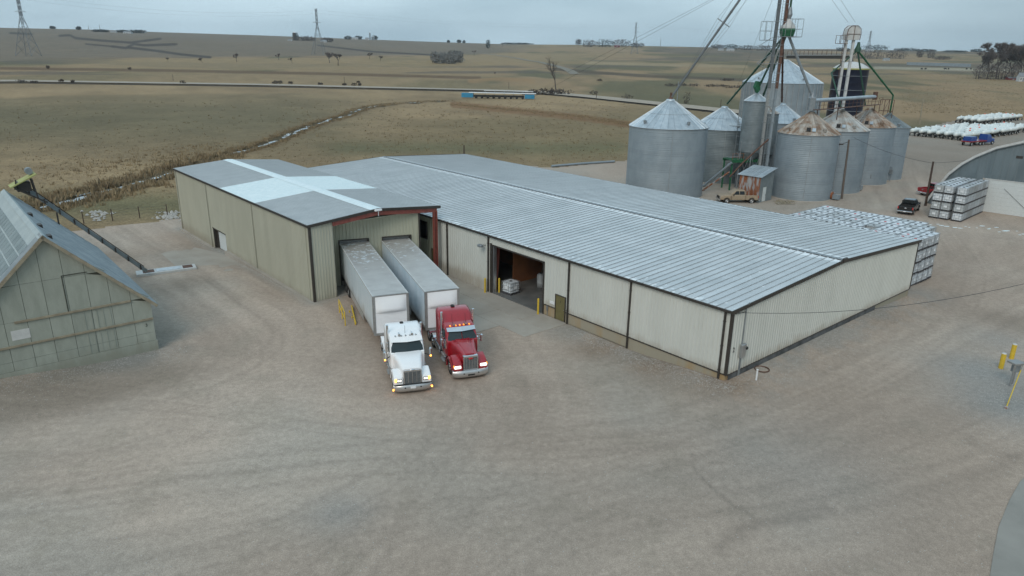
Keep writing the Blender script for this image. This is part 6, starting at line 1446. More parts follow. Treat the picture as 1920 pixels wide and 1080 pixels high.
for c in range(11):
    v0, n = depth.get(c, (29.8, 9))
    for r in range(n):
        for l in range(4):
            show = l == 3 or c == 0 or (c == 1 and r >= 6) or (c == 2 and r >= 8)
            if not show or (l == 3 and c == 4 and r == 3): continue
            if l == 3 and c in (5, 9) and r == 8: pass
            k = 1 if random.random() < .2 else (2 if random.random() < .16 else 0)
            jx, jy, jr = random.gauss(0, .03), random.gauss(0, .035), random.gauss(0, .03)
            p = LB(v0+.61+r*1.265+jx, 1.62+c*1.235+jy)
            z0 = max(0, .12)
            put_ibc(k, (p.x, p.y, z0+l*1.145), ANG_B+jr, f'{capn[k]} tote, {LAY[l]} layer, {ordn(c)} column from the gable, {ordn(r)} from warehouse wall', 'totes stacked behind the warehouse')
for d_, lay in ((-.75, 0),):
    pass
base = Vector((57.25, 95.34, 0)); back = Vector((.73, .683, 0)); acr = Vector((.683, -.73, 0))
qtot = 0
for c in range(3):
    for r in range(8):
        for l in range(4):
            if not (l == 3 or r == 0 or c == 2 or (c == 1 and r == 0)): continue
            if c == 2 and r > 7: continue
            k = 2 if random.random() < .4 else (1 if random.random() < .1 else 0)
            gap = .35 if c == 2 else 0
            p = base+acr*(.6+c*1.22+gap)+back*(.6+r*1.24+random.gauss(0, .02))
            put_ibc(k, (p.x, p.y, .05+l*1.145), QANG+random.gauss(0, .015), f'{capn[k]} tote by the arched shed, {LAY[l]} layer, {ordn(c)} stack across, {ordn(r)} back', 'totes stacked by the arched shed')
for l in range(1): 
    p = LB(29.8+.61+3*1.265, 1.62+4*1.235, 3.6); t = thing('pallet', p, ANG_B, 'brown wooden pallet lying among the tote tops behind the warehouse', 'pallet')
    m = MB(); m.box(-.6, .6, -.6, .6, 0, .05); m.build('deck', 'brown_steel', t)
    for a in (-.5, 0, .5): m = MB(); m.box(a-.05, a+.05, -.6, .6, .05, .15); m.build('runner', 'brown_steel', t)
# totes and drums inside the open door
pi_ = LB(1.3, 23.3, .1); put_ibc(0, pi_, ANG_B+.08, 'white plastic tote standing just inside the open warehouse door', 'totes inside the warehouse')
for s_ in ibcs:
    for c in list(s_.children): bpy.data.objects.remove(c)
    bpy.data.objects.remove(s_)
for i, (a, b, h, r, ma, lb) in enumerate(((4.6, 22.9, 1.3, .35, 'ibc_grey', 'grey upright tank against the plywood partition inside the door'), (5.6, 20.6, .9, .3, 'blackplastic', 'black drum in the dim warehouse behind the pale tank'))):
    t = thing('storage_drum', LB(a, b, .1), 0, lb, 'drum'); m = MB(); m.lathe([(0, 0), (r, 0), (r, h*.3), (r+.02, h*.33), (r, h*.36), (r, h*.9), (r*.6, h), (0, h)], n=20); m.build('body', ma, t); m = MB(); m.lathe([(.1, h), (.1, h+.08), (0, h+.08)], n=10); m.build('lid', 'cap_dark', t)
t = thing('parked_forklift', LB(7.5, 19.6, .1), ANG_B+.5, 'dark forklift standing deep in the shadow of the warehouse', 'forklift')
m = MB(); m.rbox(-.6, .6, 0, 1.9, .3, 1.2, .1); m.build('body', 'trim', t)
for s in (-.5, .5):
    m = MB(); m.bar((s, -.15, .2), (s, -.15, 2.6), .1); m.build('mast', 'blackplastic', t); m = MB(); m.bar((s*.9, .5, 1.1), (s*.9, .5, 2.1), .06); m.bar((s*.9, 1.6, 1.1), (s*.9, 1.6, 2.1), .06); m.build('roof_post', 'blackplastic', t)
    for y in (.3, 1.5): wheel(t, s*1.1, y, .3, .2, 'hoodyellow', 1 if s > 0 else -1)
m = MB(); m.box(-.5, .5, .4, 1.7, 2.1, 2.16); m.build('overhead_guard', 'blackplastic', t)

# ================================================================ NURSE TANKS
def make_nurse(flag):
    t = thing('nurse_tank', (0, 0, -50), 0, 'x x x x', 'tank trailer', 'g')
    m = MB(); prof = [(0, -2.5), (.25, -2.46), (.42, -2.34), (.52, -2.1), (.54, -1.9), (.54, 1.9), (.52, 2.1), (.42, 2.34), (.25, 2.46), (0, 2.5)]
    V = []; n = 14
    m.loft([[(y, .58*r/.54*math.cos(2*PI*k/n), 1.5+.58*r/.54*math.sin(2*PI*k/n)) for k in range(n)] for r, y in [(max(r, .01), y) for r, y in prof]]); m.build('tank', 'nurse', t)
    m = MB(); 
    for s in (-.35, .35): m.bar((-2.3, s, .85), (2.3, s, .85), .12)
    m.bar((-3.4, 0, .7), (-2.3, 0, .8), .1); m.build('running_gear', 'blackplastic', t)
    for x in (-1.7, 1.7):
        for s in (-1, 1): m = MB(); m.tube((x, s*.62, .4), (x, s*.86, .4), .4, n=12); w_ = m.build('wheel', 'blackplastic', t); m = MB(); m.tube((x, s*.855, .4), (x, s*.875, .4), .22, n=8); m.build('rim', 'offwhite', w_)
    m = MB(); m.lathe([(.22, 2.02), (.22, 2.3), (0, 2.36)], n=10); m.build('valve_cover', 'flag' if flag else 'nurse', t)
    return t
nu = [make_nurse(False), make_nurse(True)]
fA, fB = G(1712, 256), G(1802, 263); 
axd = (G(1868, 257)-G(1800, 263)); axd.z = 0; axd.normalize(); sdd = Vector((-axd.y, axd.x, 0)); ra = math.atan2(axd.y, axd.x)
cnt = 0
def nurse_block(name, o, nx_, ny_, shift, gxp=6.3, gyp=2.3, skip=0, lab=''):
    global cnt
    for j in range(ny_):
        for i in range(nx_):
            if random.random() < skip: continue
            p = o+axd*(i*gxp+shift*j+random.gauss(0, .3))+sdd*(j*gyp+random.gauss(0, .15))
            f = random.random() < .17
            c = copy_tree(nu[f]); c.location = (p.x, p.y, gzs(p.x, p.y)+.03); c.rotation_euler = (0, 0, ra+random.gauss(0, .02)+(PI if random.random() < .5 else 0))
            c['label'] = f"white nurse tank {'with orange cover, ' if f else ''}{lab}, {ordn(j)} row back, {ordn(i)} along"; c['group'] = 'nurse tanks parked in rows'; cnt += 1
axd = Vector((.80, .60, 0)).normalized(); sdd = Vector((-axd.y, axd.x, 0)); ra = math.atan2(axd.y, axd.x)
nurse_block('a', G(1803, 265)+axd*2.6, 6, 7, .25, lab='left block')
nurse_block('c', G(1842, 258)+axd*7, 5, 4, .2, gxp=6.3, lab='near right block')
nurse_block('d', G(1832, 234)+axd*3, 6, 4, .4, lab='far back block')
for s_ in nu:
    for c in list(s_.children):
        for g in list(c.children): bpy.data.objects.remove(g)
        bpy.data.objects.remove(c)
    bpy.data.objects.remove(s_)

# ================================================================ YARD FURNITURE
def bollard(loc, h, r, label, lean=0, n=12):
    t = thing('bollard', loc, 0, label, 'bollard', 'yellow bollards'); t.rotation_euler = (lean, lean, 0)
    m = MB(); m.tube((0, 0, -.2), (0, 0, h), r, n=n); m.build('pipe', 'yellow', t); m = MB(); m.lathe([(r, h), (r*.8, h+.05), (0, h+.07)], n=n); m.build('cap', 'offwhite' if r > .12 else 'yellow', t)
bollard(LB(-.45, 24.85, .05), 1.35, .085, 'yellow bollard outside the downspout left of the open warehouse door')
bollard(LB(.55, 24.05, .05), 1.35, .085, 'yellow bollard just inside the left jamb of the open door')
bollard(LB(-.4, 17.75, .05), 1.35, .085, 'yellow bollard at the right side of the open warehouse door')
q = G(1876, 691); bollard(q, 1.15, .16, 'front yellow bollard standing in pale gravel by the meter stand')
q = G(1896, 673); bollard(q, 1.15, .16, 'rear yellow bollard behind the other in pale gravel')
q = G(1893, 725); t = thing('meter_stand', q, .2, 'grey metal meter stand with sloping top in pale gravel', 'meter stand')
m = MB(); m.bar((0, 0, -.1), (0, 0, 1.65), .09); m.bar((.45, .25, -.1), (.45, .25, 1.6), .07); m.build('post', 'alu', t)
m = MB(); m.rbox(-.2, .62, -.2, .5, 1.62, 1.76, .03); m.build('hood', 'alu_dull', t); m = MB(); m.rbox(.15, .6, .05, .4, 1.0, 1.62, .03); m.build('meter_box', 'steel_grey', t)
q0 = G(1886, 766); q1 = G(1914, 694, 1.3)
t = thing('guy_guard', q0, 0, 'thin yellow guy wire guard leaning up beside the meter stand', 'guy wire'); d = q1-q0
m = MB(); m.tube((0, 0, 0), d, .035, n=8); m.build('guard_tube', 'yellow', t); m = MB(); m.tube(d, d*6, .012, n=4); m.build('wire', 'wire', t); m = MB(); m.tube((0, 0, -.1), (0, 0, .12), .12, n=10); m.build('anchor', 'rust', t)
t = thing('marker_stake', LB(1.9, -1.15, gzs(*LB(1.9, -1.15)[:2])), 0, 'short white pipe stub standing by the warehouse corner', 'pipe stub')
m = MB(); m.tube((0, 0, -.1), (0, 0, .75), .06, n=10); m.build('pipe', 'white', t); m = MB(); m.tube((0, 0, .75), (0, 0, .8), .075, n=10); m.build('cap', 'white', t)
q = G(1428, 697, .35); t = thing('manhole_ring', (q.x, q.y, gzs(q.x, q.y)+.03), 0, 'rusty round steel ring lying on gravel near the warehouse corner', 'steel ring')
m = MB(); rg = []
for k in range(25):
    a = 2*PI*k/24; rg.append([((.48+.04*math.cos(b))*math.cos(a), (.48+.04*math.cos(b))*math.sin(a), .04*math.sin(b)+.04) for b in [2*PI*j/6 for j in range(6)]])
m.loft(rg, caps=False); m.build('ring', 'brown_steel', t)
# yellow handrail and guide stripe by the left trailer
ra0, ra1 = G(640, 583), G(662, 596); dr2 = (ra1-ra0)
qa = Vector((-14.35, 54.9, .02)); qb = qa+Vector((.37, -.93, 0)).normalized()*3.1
t = thing('yellow_handrail', qa, 0, 'yellow pipe handrail beside the left trailer at the dock', 'handrail'); d = qb-qa
for f in (0, .5, 1): m = MB(); m.tube(d*f, d*f+Vector((0, 0, 1.15)), .045, n=8); m.build('post', 'yellow', t)
for z in (1.15, .6): m = MB(); m.tube(Vector((0, 0, z)), d+Vector((0, 0, z)), .04, n=8); m.build('rail', 'yellow', t)
t = thing('guide_rail', qa+Vector((.75, .2, 0)), 0, 'low yellow wheel guide pipe along the left trailer', 'guide rail'); m = MB(); m.tube((0, 1.0, .2), d*1.05+Vector((0, 0, .2)), .07, n=8); m.build('pipe', 'yellow', t)
for f in (.05, .5, 1.0): m = MB(); m.tube(d*f, d*f+Vector((0, 0, .2)), .05, n=8); m.build('stub', 'yellow', t)
# fence by the pasture
pts = [G(157, 417, -.7), G(211, 412, -.7), G(262, 407, -.7), G(314, 403, -.7)]
t = thing('wire_fence', pts[0], 0, 'thin wire fence on wooden posts where gravel meets pasture', 'fence')
for i, p in enumerate(pts):
    q = p-pts[0]; m = MB(); m.tube(q+Vector((0, 0, -.3)), q+Vector((0, 0, 1.45)), .07, .06, n=7); m.build('post', 'pole_wood', t)
    if i: 
        for z in (.5, .9, 1.3): m = MB(); m.tube(pts[i-1]-pts[0]+Vector((0, 0, z)), q+Vector((0, 0, z)), .012, n=3); m.build('wire', 'wire', t)
m = MB()
for k in range(110):
    p = G(random.gauss(318, 14), random.gauss(404, 4), -.8); stone(m, p.x, p.y, random.uniform(.1, .36), p.z)
for k in range(40):
    p = G(random.gauss(185, 14), random.gauss(403, 5), -.8); stone(m, p.x, p.y, random.uniform(.15, .45), p.z)
tag(m.build('rubble', 'stone'), kind='stuff')
# irrigation pipe behind the warehouse
p0, p1 = G(1034, 314), G(1152, 305); t = thing('field_pipe', p0, 0, 'long grey pipe lying on grass edge behind the warehouse', 'pipe')
m = MB(); m.tube((0, 0, .25), (p1-p0)*.5+Vector((0, .4, .25)), .22, n=8); m.tube((p1-p0)*.5+Vector((0, .4, .25)), (p1-p0)+Vector((0, 0, .25)), .22, n=8); m.build('pipe', 'galv', t)
for f in (.2, .5, .8): m = MB(); q = (p1-p0)*f; m.box(q.x-.1, q.x+.1, q.y-.4, q.y+.6, -.1, .1); m.build('skid', 'timber', t)

# ================================================================ POLES AND WIRES
def upole(name, base, top, r, label, cat, mat='pole_wood', arm=0, extra=None, group='utility poles'):
    t = thing(name, base, 0, label, cat, group); d = Vector(top)-Vector(base)
    m = MB(); m.tube((0, 0, -.3), d, r, r*.72, n=8); m.build('pole', mat, t)
    if arm: m = MB(); m.bar(d*.95+Vector((-arm, .2, 0)), d*.95+Vector((arm, -.2, 0)), .12); m.build('crossarm', mat, t)
    for k in (-.8, .8) if arm else (): m = MB(); m.tube(d*.95+Vector((arm*k, 0, .05)), d*.95+Vector((arm*k, 0, .3)), .06, n=6); m.build('insulator', 'offwhite', t)
    return t
bA = G(1578, 373); tA = AD(1592, 262, math.hypot(bA.x, bA.y)); upA = upole('utility_pole', bA, tA, .19, 'weathered grey pole with lamp leaning in front of the second rusty bin', 'utility pole', 'pole_grey')
m = MB(); q = tA-bA; m.tube(q*.97, q*.97+Vector((-1.0, -.2, -.35)), .05, n=6); m.rbox(-.0, .0, 0, 0, 0, 0) if False else None; m.build('lamp_arm', 'trim', upA)
m = MB(); m.rbox(q.x*.97-1.5, q.x*.97-.9, q.y*.97-.4, q.y*.97, q.z*.97-.5, q.z*.97-.3, .04); m.build('lamp_head', 'trim', upA)
m = MB(); m.bar(q*.1+Vector((-.3, 0, 0)), q*.5+Vector((-.25, 0, 0)), .07); m.build('conduit', 'steel_grey', upA)
bB = G(1735, 386); tB = AD(1750, 303, math.hypot(bB.x, bB.y)-.3); upole('utility_pole', bB, tB, .18, 'short dark pole standing beside the tote stack and red pickup', 'utility pole')
bC = G(1724, 233); tC = AD(1731, 184, math.hypot(bC.x, bC.y)); upole('utility_pole', bC, tC, .25, 'bare pale pole rising at the pasture edge behind the white tanks', 'utility pole', 'timber')
bD = T(870, 292); tD = AD(870, 272, math.hypot(bD.x, bD.y)); upole('pole_stub', bD-Vector((0, 0, 1)), tD, .16, 'short dark post behind the far corner of the warehouse', 'post', group='short posts')
def wire(label, pts, r=.02, sag=.4, group='overhead wires'):
    t = thing('overhead_wire', pts[0], 0, label, 'wire', group); o0 = Vector(pts[0]); m = MB(); last = None
    for a, b in zip(pts, pts[1:]):
        a = Vector(a); b = Vector(b)
        for k in range(13):
            f = k/12; q = a.lerp(b, f)-o0-Vector((0, 0, 4*sag*f*(1-f)))
            if last is not None and (q-last).length > .01: m.tube(last, q, r, n=3, cap=False)
            last = q
    m.build('cable', 'wire', t)
wire('cable sagging from the leaning bin pole to the dark pole and arched shed', [AD(1601, 258, 118), tB-Vector((0, 0, .2)), LB(0, 0, 0)+Vector((66, 68, 8.2))], .025, .5)
wire('long cable from the warehouse gable corner out over the side lane', [LB(.25, -.1, 5.3), G(1930, 530, 7.5)], .018, .7)
# guy wires from the elevator top
gt = wl(el, (0, 0, 34))
for i, (px, py, D_) in enumerate(((1150, 100, 150), (1240, 45, 140), (1395, 130, 170), (1425, 150, 150))):
    q = AD(px, py, D_); d = (q-gt); t_ = (gt.z-0)/(gt.z-q.z) if gt.z > q.z else 1; e = gt+d*min(t_, 2.2)
    wire(['guy wire falling farthest left from the elevator head', 'second guy wire falling left from the elevator head', 'guy wire dropping steeply beside the elevator trunks', 'innermost guy wire close beside the elevator trunks'][i], [gt, e], .022, .2, 'elevator guy wires')
e2t = Vector((E2.x, E2.y, zt))
h2 = Vector((E2.x+.2, E2.y, AD(1600, 60, 134.5).z+1.5))
for i, (px, py, D_) in enumerate(((1560, 0, 125), (1580, 0, 125))): wire(['left thin wire rising from the small elevator head', 'right thin wire rising from the small elevator head'][i], [h2+Vector((i*1.2-1, 0, 0)), AD(px-40, py-60, D_)], .02, .1, 'wires at the small elevator')
# steel lattice transmission towers on the far hills
def tower(base, top, label, arms=3, wb=9):
    t = thing('transmission_tower', base, 0, label, 'power tower', 'lattice power towers'); H = (Vector(top)-Vector(base)).z; m = MB(); r = max(.22, H*.004)*(1.0)
    def w(z): f = z/H; return wb/2*(1-f/.62)+1.0 if f < .62 else 1.0
    zs_ = [0, .18, .34, .48, .62, .72, .81, .9, 1.0]
    for c in ((-1, -1), (1, -1), (1, 1), (-1, 1)):
        for a, b in zip(zs_, zs_[1:]): m.tube((c[0]*w(a*H), c[1]*w(a*H), a*H), (c[0]*w(b*H), c[1]*w(b*H), b*H), r, n=4, cap=False)
    for a, b in zip(zs_, zs_[1:]):
        for (c, d) in (((-1, -1), (1, -1)), ((1, -1), (1, 1)), ((1, 1), (-1, 1)), ((-1, 1), (-1, -1))):
            m.tube((c[0]*w(a*H), c[1]*w(a*H), a*H), (d[0]*w(b*H), d[1]*w(b*H), b*H), r*.6, n=3, cap=False); m.tube((d[0]*w(a*H), d[1]*w(a*H), a*H), (c[0]*w(b*H), c[1]*w(b*H), b*H), r*.6, n=3, cap=False)
    m.build('lattice_mast', 'lattice', t)
    for k in range(arms): 
        z = H*(.70+.13*k); m = MB(); m.tube((-5.5, 0, z), (5.5, 0, z), r*.8, n=4); m.tube((-5.5, 0, z), (0, 0, z+2), r*.5, n=3); m.tube((5.5, 0, z), (0, 0, z+2), r*.5, n=3); m.build('crossarm', 'lattice', t)
    return t
TW = []
for (bx, by, tx, ty, lb, ar) in ((44, 53, 36, -14, 'tallest lattice tower at the left edge of the hill', 1), (597, 84, 595, 16, 'slender lattice tower beside the farmstead on the hill', 1), (1190, 90, 1191, 42, 'small distant lattice tower behind the red farm grove', 2), (1627, 97, 1630, 58, 'faint lattice tower right of the small elevator', 2)):
    D_ = {44: 900, 597: 1050, 1190: 1450, 1627: 1750}[bx]
    b = AD(bx, by, D_); b.z = gzs(b.x, b.y); tp = AD(tx, ty, D_); tower(b, tp, lb, ar, wb=(tp.z-b.z)*.24 if ar == 1 else (tp.z-b.z)*.2); TW.append((b, tp))
for i, (a, b) in enumerate(((0, 1), (1, 2), (2, 3))):
    for s in (-1, 1): wire(f"{['left', 'middle', 'right'][i]} span of far power line, {['lower', 'upper'][s > 0]} conductor", [TW[a][1]+Vector((0, 0, -4+s*2)), TW[b][1]+Vector((0, 0, -4+s*2))], .05, 9, 'far power line spans')
for i, (px, py, h) in enumerate(((646, 158, 13), (325, 152, 10), (954, 167, 12), (1118, 186, 14), (1351, 200, 12), (164, 40, 6), (188, 58, 9), (1345, 92, 12), (1238, 86, 12))):
    b = T(px, py); n_ = math.hypot(b.x, b.y)
    upole('utility_pole', b, b+Vector((0, 0, h*n_/1318)), .14*max(1, n_/600), f"thin far pole beyond the road, {ordn([325,164,188,646,954,1118,1238,1345,1351].index(px) if px in (325,164,188,646,954,1118,1238,1345,1351) else 0)} of the far poles", 'far pole')

# ================================================================ TREES
def bare_tree(label, base, H, spread, seed, mat='bark', twigs='twigs', depth=4, dens=1.0, rtr=None, group='bare trees in the fields', lean=0.0, name='bare_tree', px=.1, dead=False):
    rr = random.Random(seed); t = thing(name, base, rr.random()*6, label, 'tree', group); m = MB(); tw = MB(); r0 = rtr or H*.022
    def br(p, d, ln, r, k):
        if k == 0:
            if dead: return
            for q in range(int(5*dens)):
                dd_ = (d+Vector((rr.gauss(0, .6), rr.gauss(0, .6), rr.gauss(.1, .45)))).normalized(); e = p+dd_*ln*rr.uniform(.7, 1.6); s = dd_.orthogonal().normalized()*(max(px*.5, ln*.035)); e2_ = p.lerp(e, .55)
                o = Vector((rr.gauss(0, 1), rr.gauss(0, 1), rr.gauss(0, 1))).normalized()*ln*.5
                tw.add([p-s, p+s, e], [(0, 1, 2)]); tw.add([e2_-s*.7, e2_+s*.7, e2_+o], [(0, 1, 2)])
            return
        nseg = 2; q = p; dd_ = d
        for j in range(nseg):
            dd_ = (dd_+Vector((rr.gauss(0, .16), rr.gauss(0, .16), rr.gauss(.03, .08)))).normalized(); e = q+dd_*ln/nseg; m.tube(q, e, r*(1-.25*j), r*(1-.25*(j+1)), n=5 if k > 2 else 3, cap=False); q = e
            if j == 0 and k < depth and rr.random() < .8: br(q, (dd_+Vector((rr.gauss(0, .7), rr.gauss(0, .7), .25))).normalized(), ln*.6, r*.5, k-1)
        for j in range(rr.choice((2, 3)) if k < depth else rr.choice((3, 4))): 
            a = rr.random()*6.28; br(q, (dd_*.8+Vector((math.cos(a)*spread, math.sin(a)*spread, rr.uniform(-.05, .4)))).normalized(), ln*rr.uniform(.62, .82), r*.55, k-1)
    br(Vector((0, 0, -.3)), Vector((lean, 0, 1)).normalized(), H*.30, r0, depth)
    m.build('trunk', mat, t)
    if tw.v: tw.build('crown', twigs, t)
    return t
def bush_mass(name, label, c, w, d, h, mat, n, seed, cat='tree', leaf=.6, group=None, trunkmat='bark', shape='round'):
    rr = random.Random(seed); t = thing(name, c, 0, label, cat, group); m = MB()
    for i in range(n):
        while True:
            x, y, z = rr.uniform(-1, 1), rr.uniform(-1, 1), rr.uniform(0, 1)
            if shape == 'cone':
                if math.hypot(x, y) < (1-z)*.95+.05: break
            elif x*x+y*y+(2*z-1)**2*.85 < 1+.25*math.sin(5*x+seed)*math.cos(4*y): break
        p = Vector((x*w/2, y*d/2, z*h)); a = Vector((rr.gauss(0, 1), rr.gauss(0, 1), rr.gauss(0, 1))).normalized(); b = a.orthogonal().normalized(); l = leaf*rr.uniform(.5, 1.3)
        m.add([p-a*l, p+b*l*.7, p+a*l], [(0, 1, 2)])
    m.build('crown', mat, t); m = MB()
    for k in range(max(1, int(w/6))): x = rr.uniform(-w*.35, w*.35) if w > 8 else 0; m.tube((x, 0, -.5), (x*1.05, 0, h*.55), h*.02+.1, h*.01, n=5)
    m.build('trunk', trunkmat, t); return t
b = T(1044, 176); D_ = math.hypot(*b[:2]); bare_tree('tall dead branching tree beside the far road bend', b, 72/FPX*D_*1.15, .42, 5, dead=False, dens=.35, depth=4, px=.15, lean=.12, rtr=.45)
b = T(1030, 178); bush_mass('fallen_branches', 'tangle of fallen branches at the foot of the dead tree', b, 26, 6, 3, 'shrub', 300, 4, 'brush', .9, 'brush along the road')
hill = [(380, 118, 12, -.4), (315, 116, 10, 0), (444, 116, 17, -.5), (523, 113, 15, -.5), (548, 119, 13, .2), (618, 118, 24, .3), (634, 123, 28, .2), (693, 111, 15, -.4), (713, 115, 13, .3), (1122, 88, 10, 0), (942, 88, 9, 0), (889, 104, 12, 0), (928, 140, 6, 0)]
for i, (px, py, hpx, ln_) in enumerate(hill):
    b = T(px, py); D_ = math.hypot(*b[:2]); lab = ['small bare tree left of the branching gully foot', 'tiny bare shrubby tree farthest left below the gully', 'leaning bare tree third along the hill foot', 'leaning bare tree fourth along the hill foot', 'low bare tree fifth along the hill foot', 'large bare tree left half of the twin clump', 'largest bare tree right half of the twin clump', 'bare tree just right of the twin clump', 'small round bare tree right of the twin clump', 'tiny tree left of the red farm grove', 'tiny tree on the skyline above the centre field', 'lone round bare tree right of the pale poplar grove', 'low scrubby tree in the pasture beyond the road'][i]
    bare_tree(lab, b, hpx/FPX*D_*1.05, .75, 20+i, depth=3 if hpx < 20 else 4, dens=1.6, px=.35, lean=ln_*.5, rtr=hpx/FPX*D_*.03)
for i in range(13):
    b = T(811+i*4.4+random.gauss(0, .6), 118+random.gauss(0, 1)); D_ = math.hypot(*b[:2]); bush_mass('poplar_tree', f"{ordn(i)} slim pale poplar from the left in the grove row", b, 8, 7, 20/FPX*D_*random.uniform(.85, 1.05), 'twigs_grey', 170, 60+i, 'tree', 1.3, 'pale poplars in a row')
b = T(851, 104); bush_mass('dark_tree', 'dark tree clump behind the pale poplar grove', b, 26, 10, 8, 'evergreen', 260, 3, 'tree', 1.5, 'dark tree clumps')
def conif(i, px, py, hp, wp, lb, mat='evergreen', shape='round', n=220, cat='tree'):
    b = T(px, py); D_ = math.hypot(*b[:2]); k = D_/FPX; return bush_mass('evergreen_tree' if mat == 'evergreen' else 'bare_thicket', lb, b-Vector((0, 0, .5)), wp*k, wp*k*.6, hp*k, mat, n, 100+i, cat, max(.8, 1.3*k), 'trees on the far skyline')
conif(0, 915, 91, 15, 8, 'dark lone cedar on the skyline right of centre', shape='cone')
for i, (px, py, hp, wp, lb, mt_) in enumerate((
    (99, 53, 4, 9, 'tiny tree dot on the left skyline', 'evergreen'), (148, 56, 5, 8, 'second tree dot on the left skyline', 'evergreen'), (188, 60, 4, 26, 'dark windbreak left of the hill farm sheds', 'evergreen'), (228, 61, 4, 22, 'dark windbreak behind the hill farm sheds', 'evergreen'), (256, 62, 5, 28, 'dark trees right among the hill farm sheds', 'evergreen'),
    (555, 76, 12, 12, 'tall dark trees round the white topped silo', 'evergreen'), (575, 77, 8, 34, 'low bare thicket below the slender tower', 'shrub'), (614, 79, 8, 22, 'bare thicket right of the slender tower', 'shrub'), (652, 74, 6, 14, 'round dark tree left at the second hill farm', 'evergreen'), (672, 74, 6, 14, 'round dark tree right at the second hill farm', 'evergreen'), (703, 74, 7, 10, 'tree beside the hill farm bins', 'evergreen'),
    (841, 80, 4, 5, 'small tree dot on the centre skyline', 'evergreen'), (861, 80, 5, 8, 'paired tree left on the centre skyline', 'evergreen'), (870, 81, 5, 5, 'paired tree right on the centre skyline', 'evergreen'), (969, 82, 3, 60, 'long low windbreak on the centre skyline', 'evergreen'),
    (1084, 83, 10, 12, 'grey bare tree at the left of the red farm grove', 'shrub'), (1105, 88, 12, 30, 'bare trees at the left of the red farm', 'shrub'), (1135, 88, 13, 34, 'dark trees behind the red farm house', 'evergreen'), (1165, 88, 13, 36, 'bare grove under the far lattice tower', 'shrub'), (1195, 89, 8, 26, 'low trees at the right end of the red farm grove', 'shrub'),
    (1345, 91, 7, 24, 'bare trees at the left of the white farm', 'shrub'), (1370, 93, 9, 30, 'dark trees at the middle of the white farm', 'evergreen'), (1400, 94, 8, 30, 'bare trees left of the tall elevator on the skyline', 'shrub'), (1432, 95, 9, 34, 'bare trees behind the tall elevator on the skyline', 'shrub'),
    (1580, 96, 6, 24, 'dark trees left behind the small elevator', 'evergreen'), (1640, 94, 8, 46, 'long dark windbreak right of the small elevator', 'evergreen'), (1700, 96, 5, 40, 'distant low windbreak left on the right skyline', 'evergreen'), (1735, 97, 4, 36, 'distant low windbreak on the right skyline', 'evergreen'), (1830, 98, 5, 18, 'small wood on the right skyline', 'evergreen'), (1790, 98, 3, 40, 'thin hedge line on the right skyline', 'evergreen'),
    (1630, 110, 12, 60, 'bare thicket below the right windbreak', 'shrub'), (1680, 110, 14, 36, 'bare trees beside the distant cattle yard', 'shrub'), (1724, 108, 11, 12, 'round bare tree right of the cattle yard', 'shrub'), (1744, 109, 13, 14, 'second round bare tree right of the cattle yard', 'shrub'), (1765, 112, 6, 30, 'low scrub right of the cattle yard', 'shrub'))):
    conif(i+1, px, py, hp, wp, lb, mt_, n=int(160+wp*9))
for i, (px, py, hp, wp) in enumerate(((1846, 148, 22, 40), (1880, 149, 26, 44), (1912, 150, 26, 44))):
    b = T(px, py); k = math.hypot(*b[:2])/FPX; bush_mass('bare_thicket', ['left', 'middle', 'right'][i]+' brown undergrowth thicket under the right edge cottonwoods', b, wp*k, wp*k*.5, hp*k, 'twigs', 900, 900+i, 'thicket', .9, 'thickets under the cottonwoods')
gr = [(1835, 147, 46, .5), (1850, 149, 42, .4), (1868, 147, 55, .4), (1884, 148, 50, .4), (1897, 149, 46, .5), (1910, 150, 55, .4), (1926, 150, 52, .4), (1942, 150, 50, .5)]
for i, (px, py, hp, sp_) in enumerate(gr):
    b = T(px, py); D_ = math.hypot(*b[:2]); bare_tree(f"{ordn(i)} big bare cottonwood from the left in the right edge grove", b, hp/FPX*D_*1.1, .62, 200+i, depth=5, dens=3.2, px=.24, rtr=.5, group='cottonwoods at the right edge')
for i, (px, py, w, h) in enumerate(((1125, 152, 8, 2.5), (672, 155, 4, 1.5), (343, 158, 7, 3.5), (516, 157, 6, 3), (526, 157, 6, 3), (545, 158, 5, 2.5), (600, 159, 6, 2), (646, 160, 5, 2), (664, 161, 6, 2.5), (674, 161, 4, 2.5), (1113, 178, 8, 3.5), (1175, 187, 10, 4), (1287, 195, 7, 9), (115, 155, 5, 3), (137, 156, 4, 3), (40, 155, 9, 3), (64, 156, 7, 2), (243, 131, 5, 3), (90, 129, 4, 4), (985, 178, 7, 2))):
    b = T(px, py); w *= .62; h *= .62; bush_mass('shrub', f"dark leafless shrub by the far road, {ordn(i)} of the roadside shrubs" if i < 20 else '', b, w, w*.6, h, 'shrub', 60, 300+i, 'shrub', .6, 'shrubs along the far road')
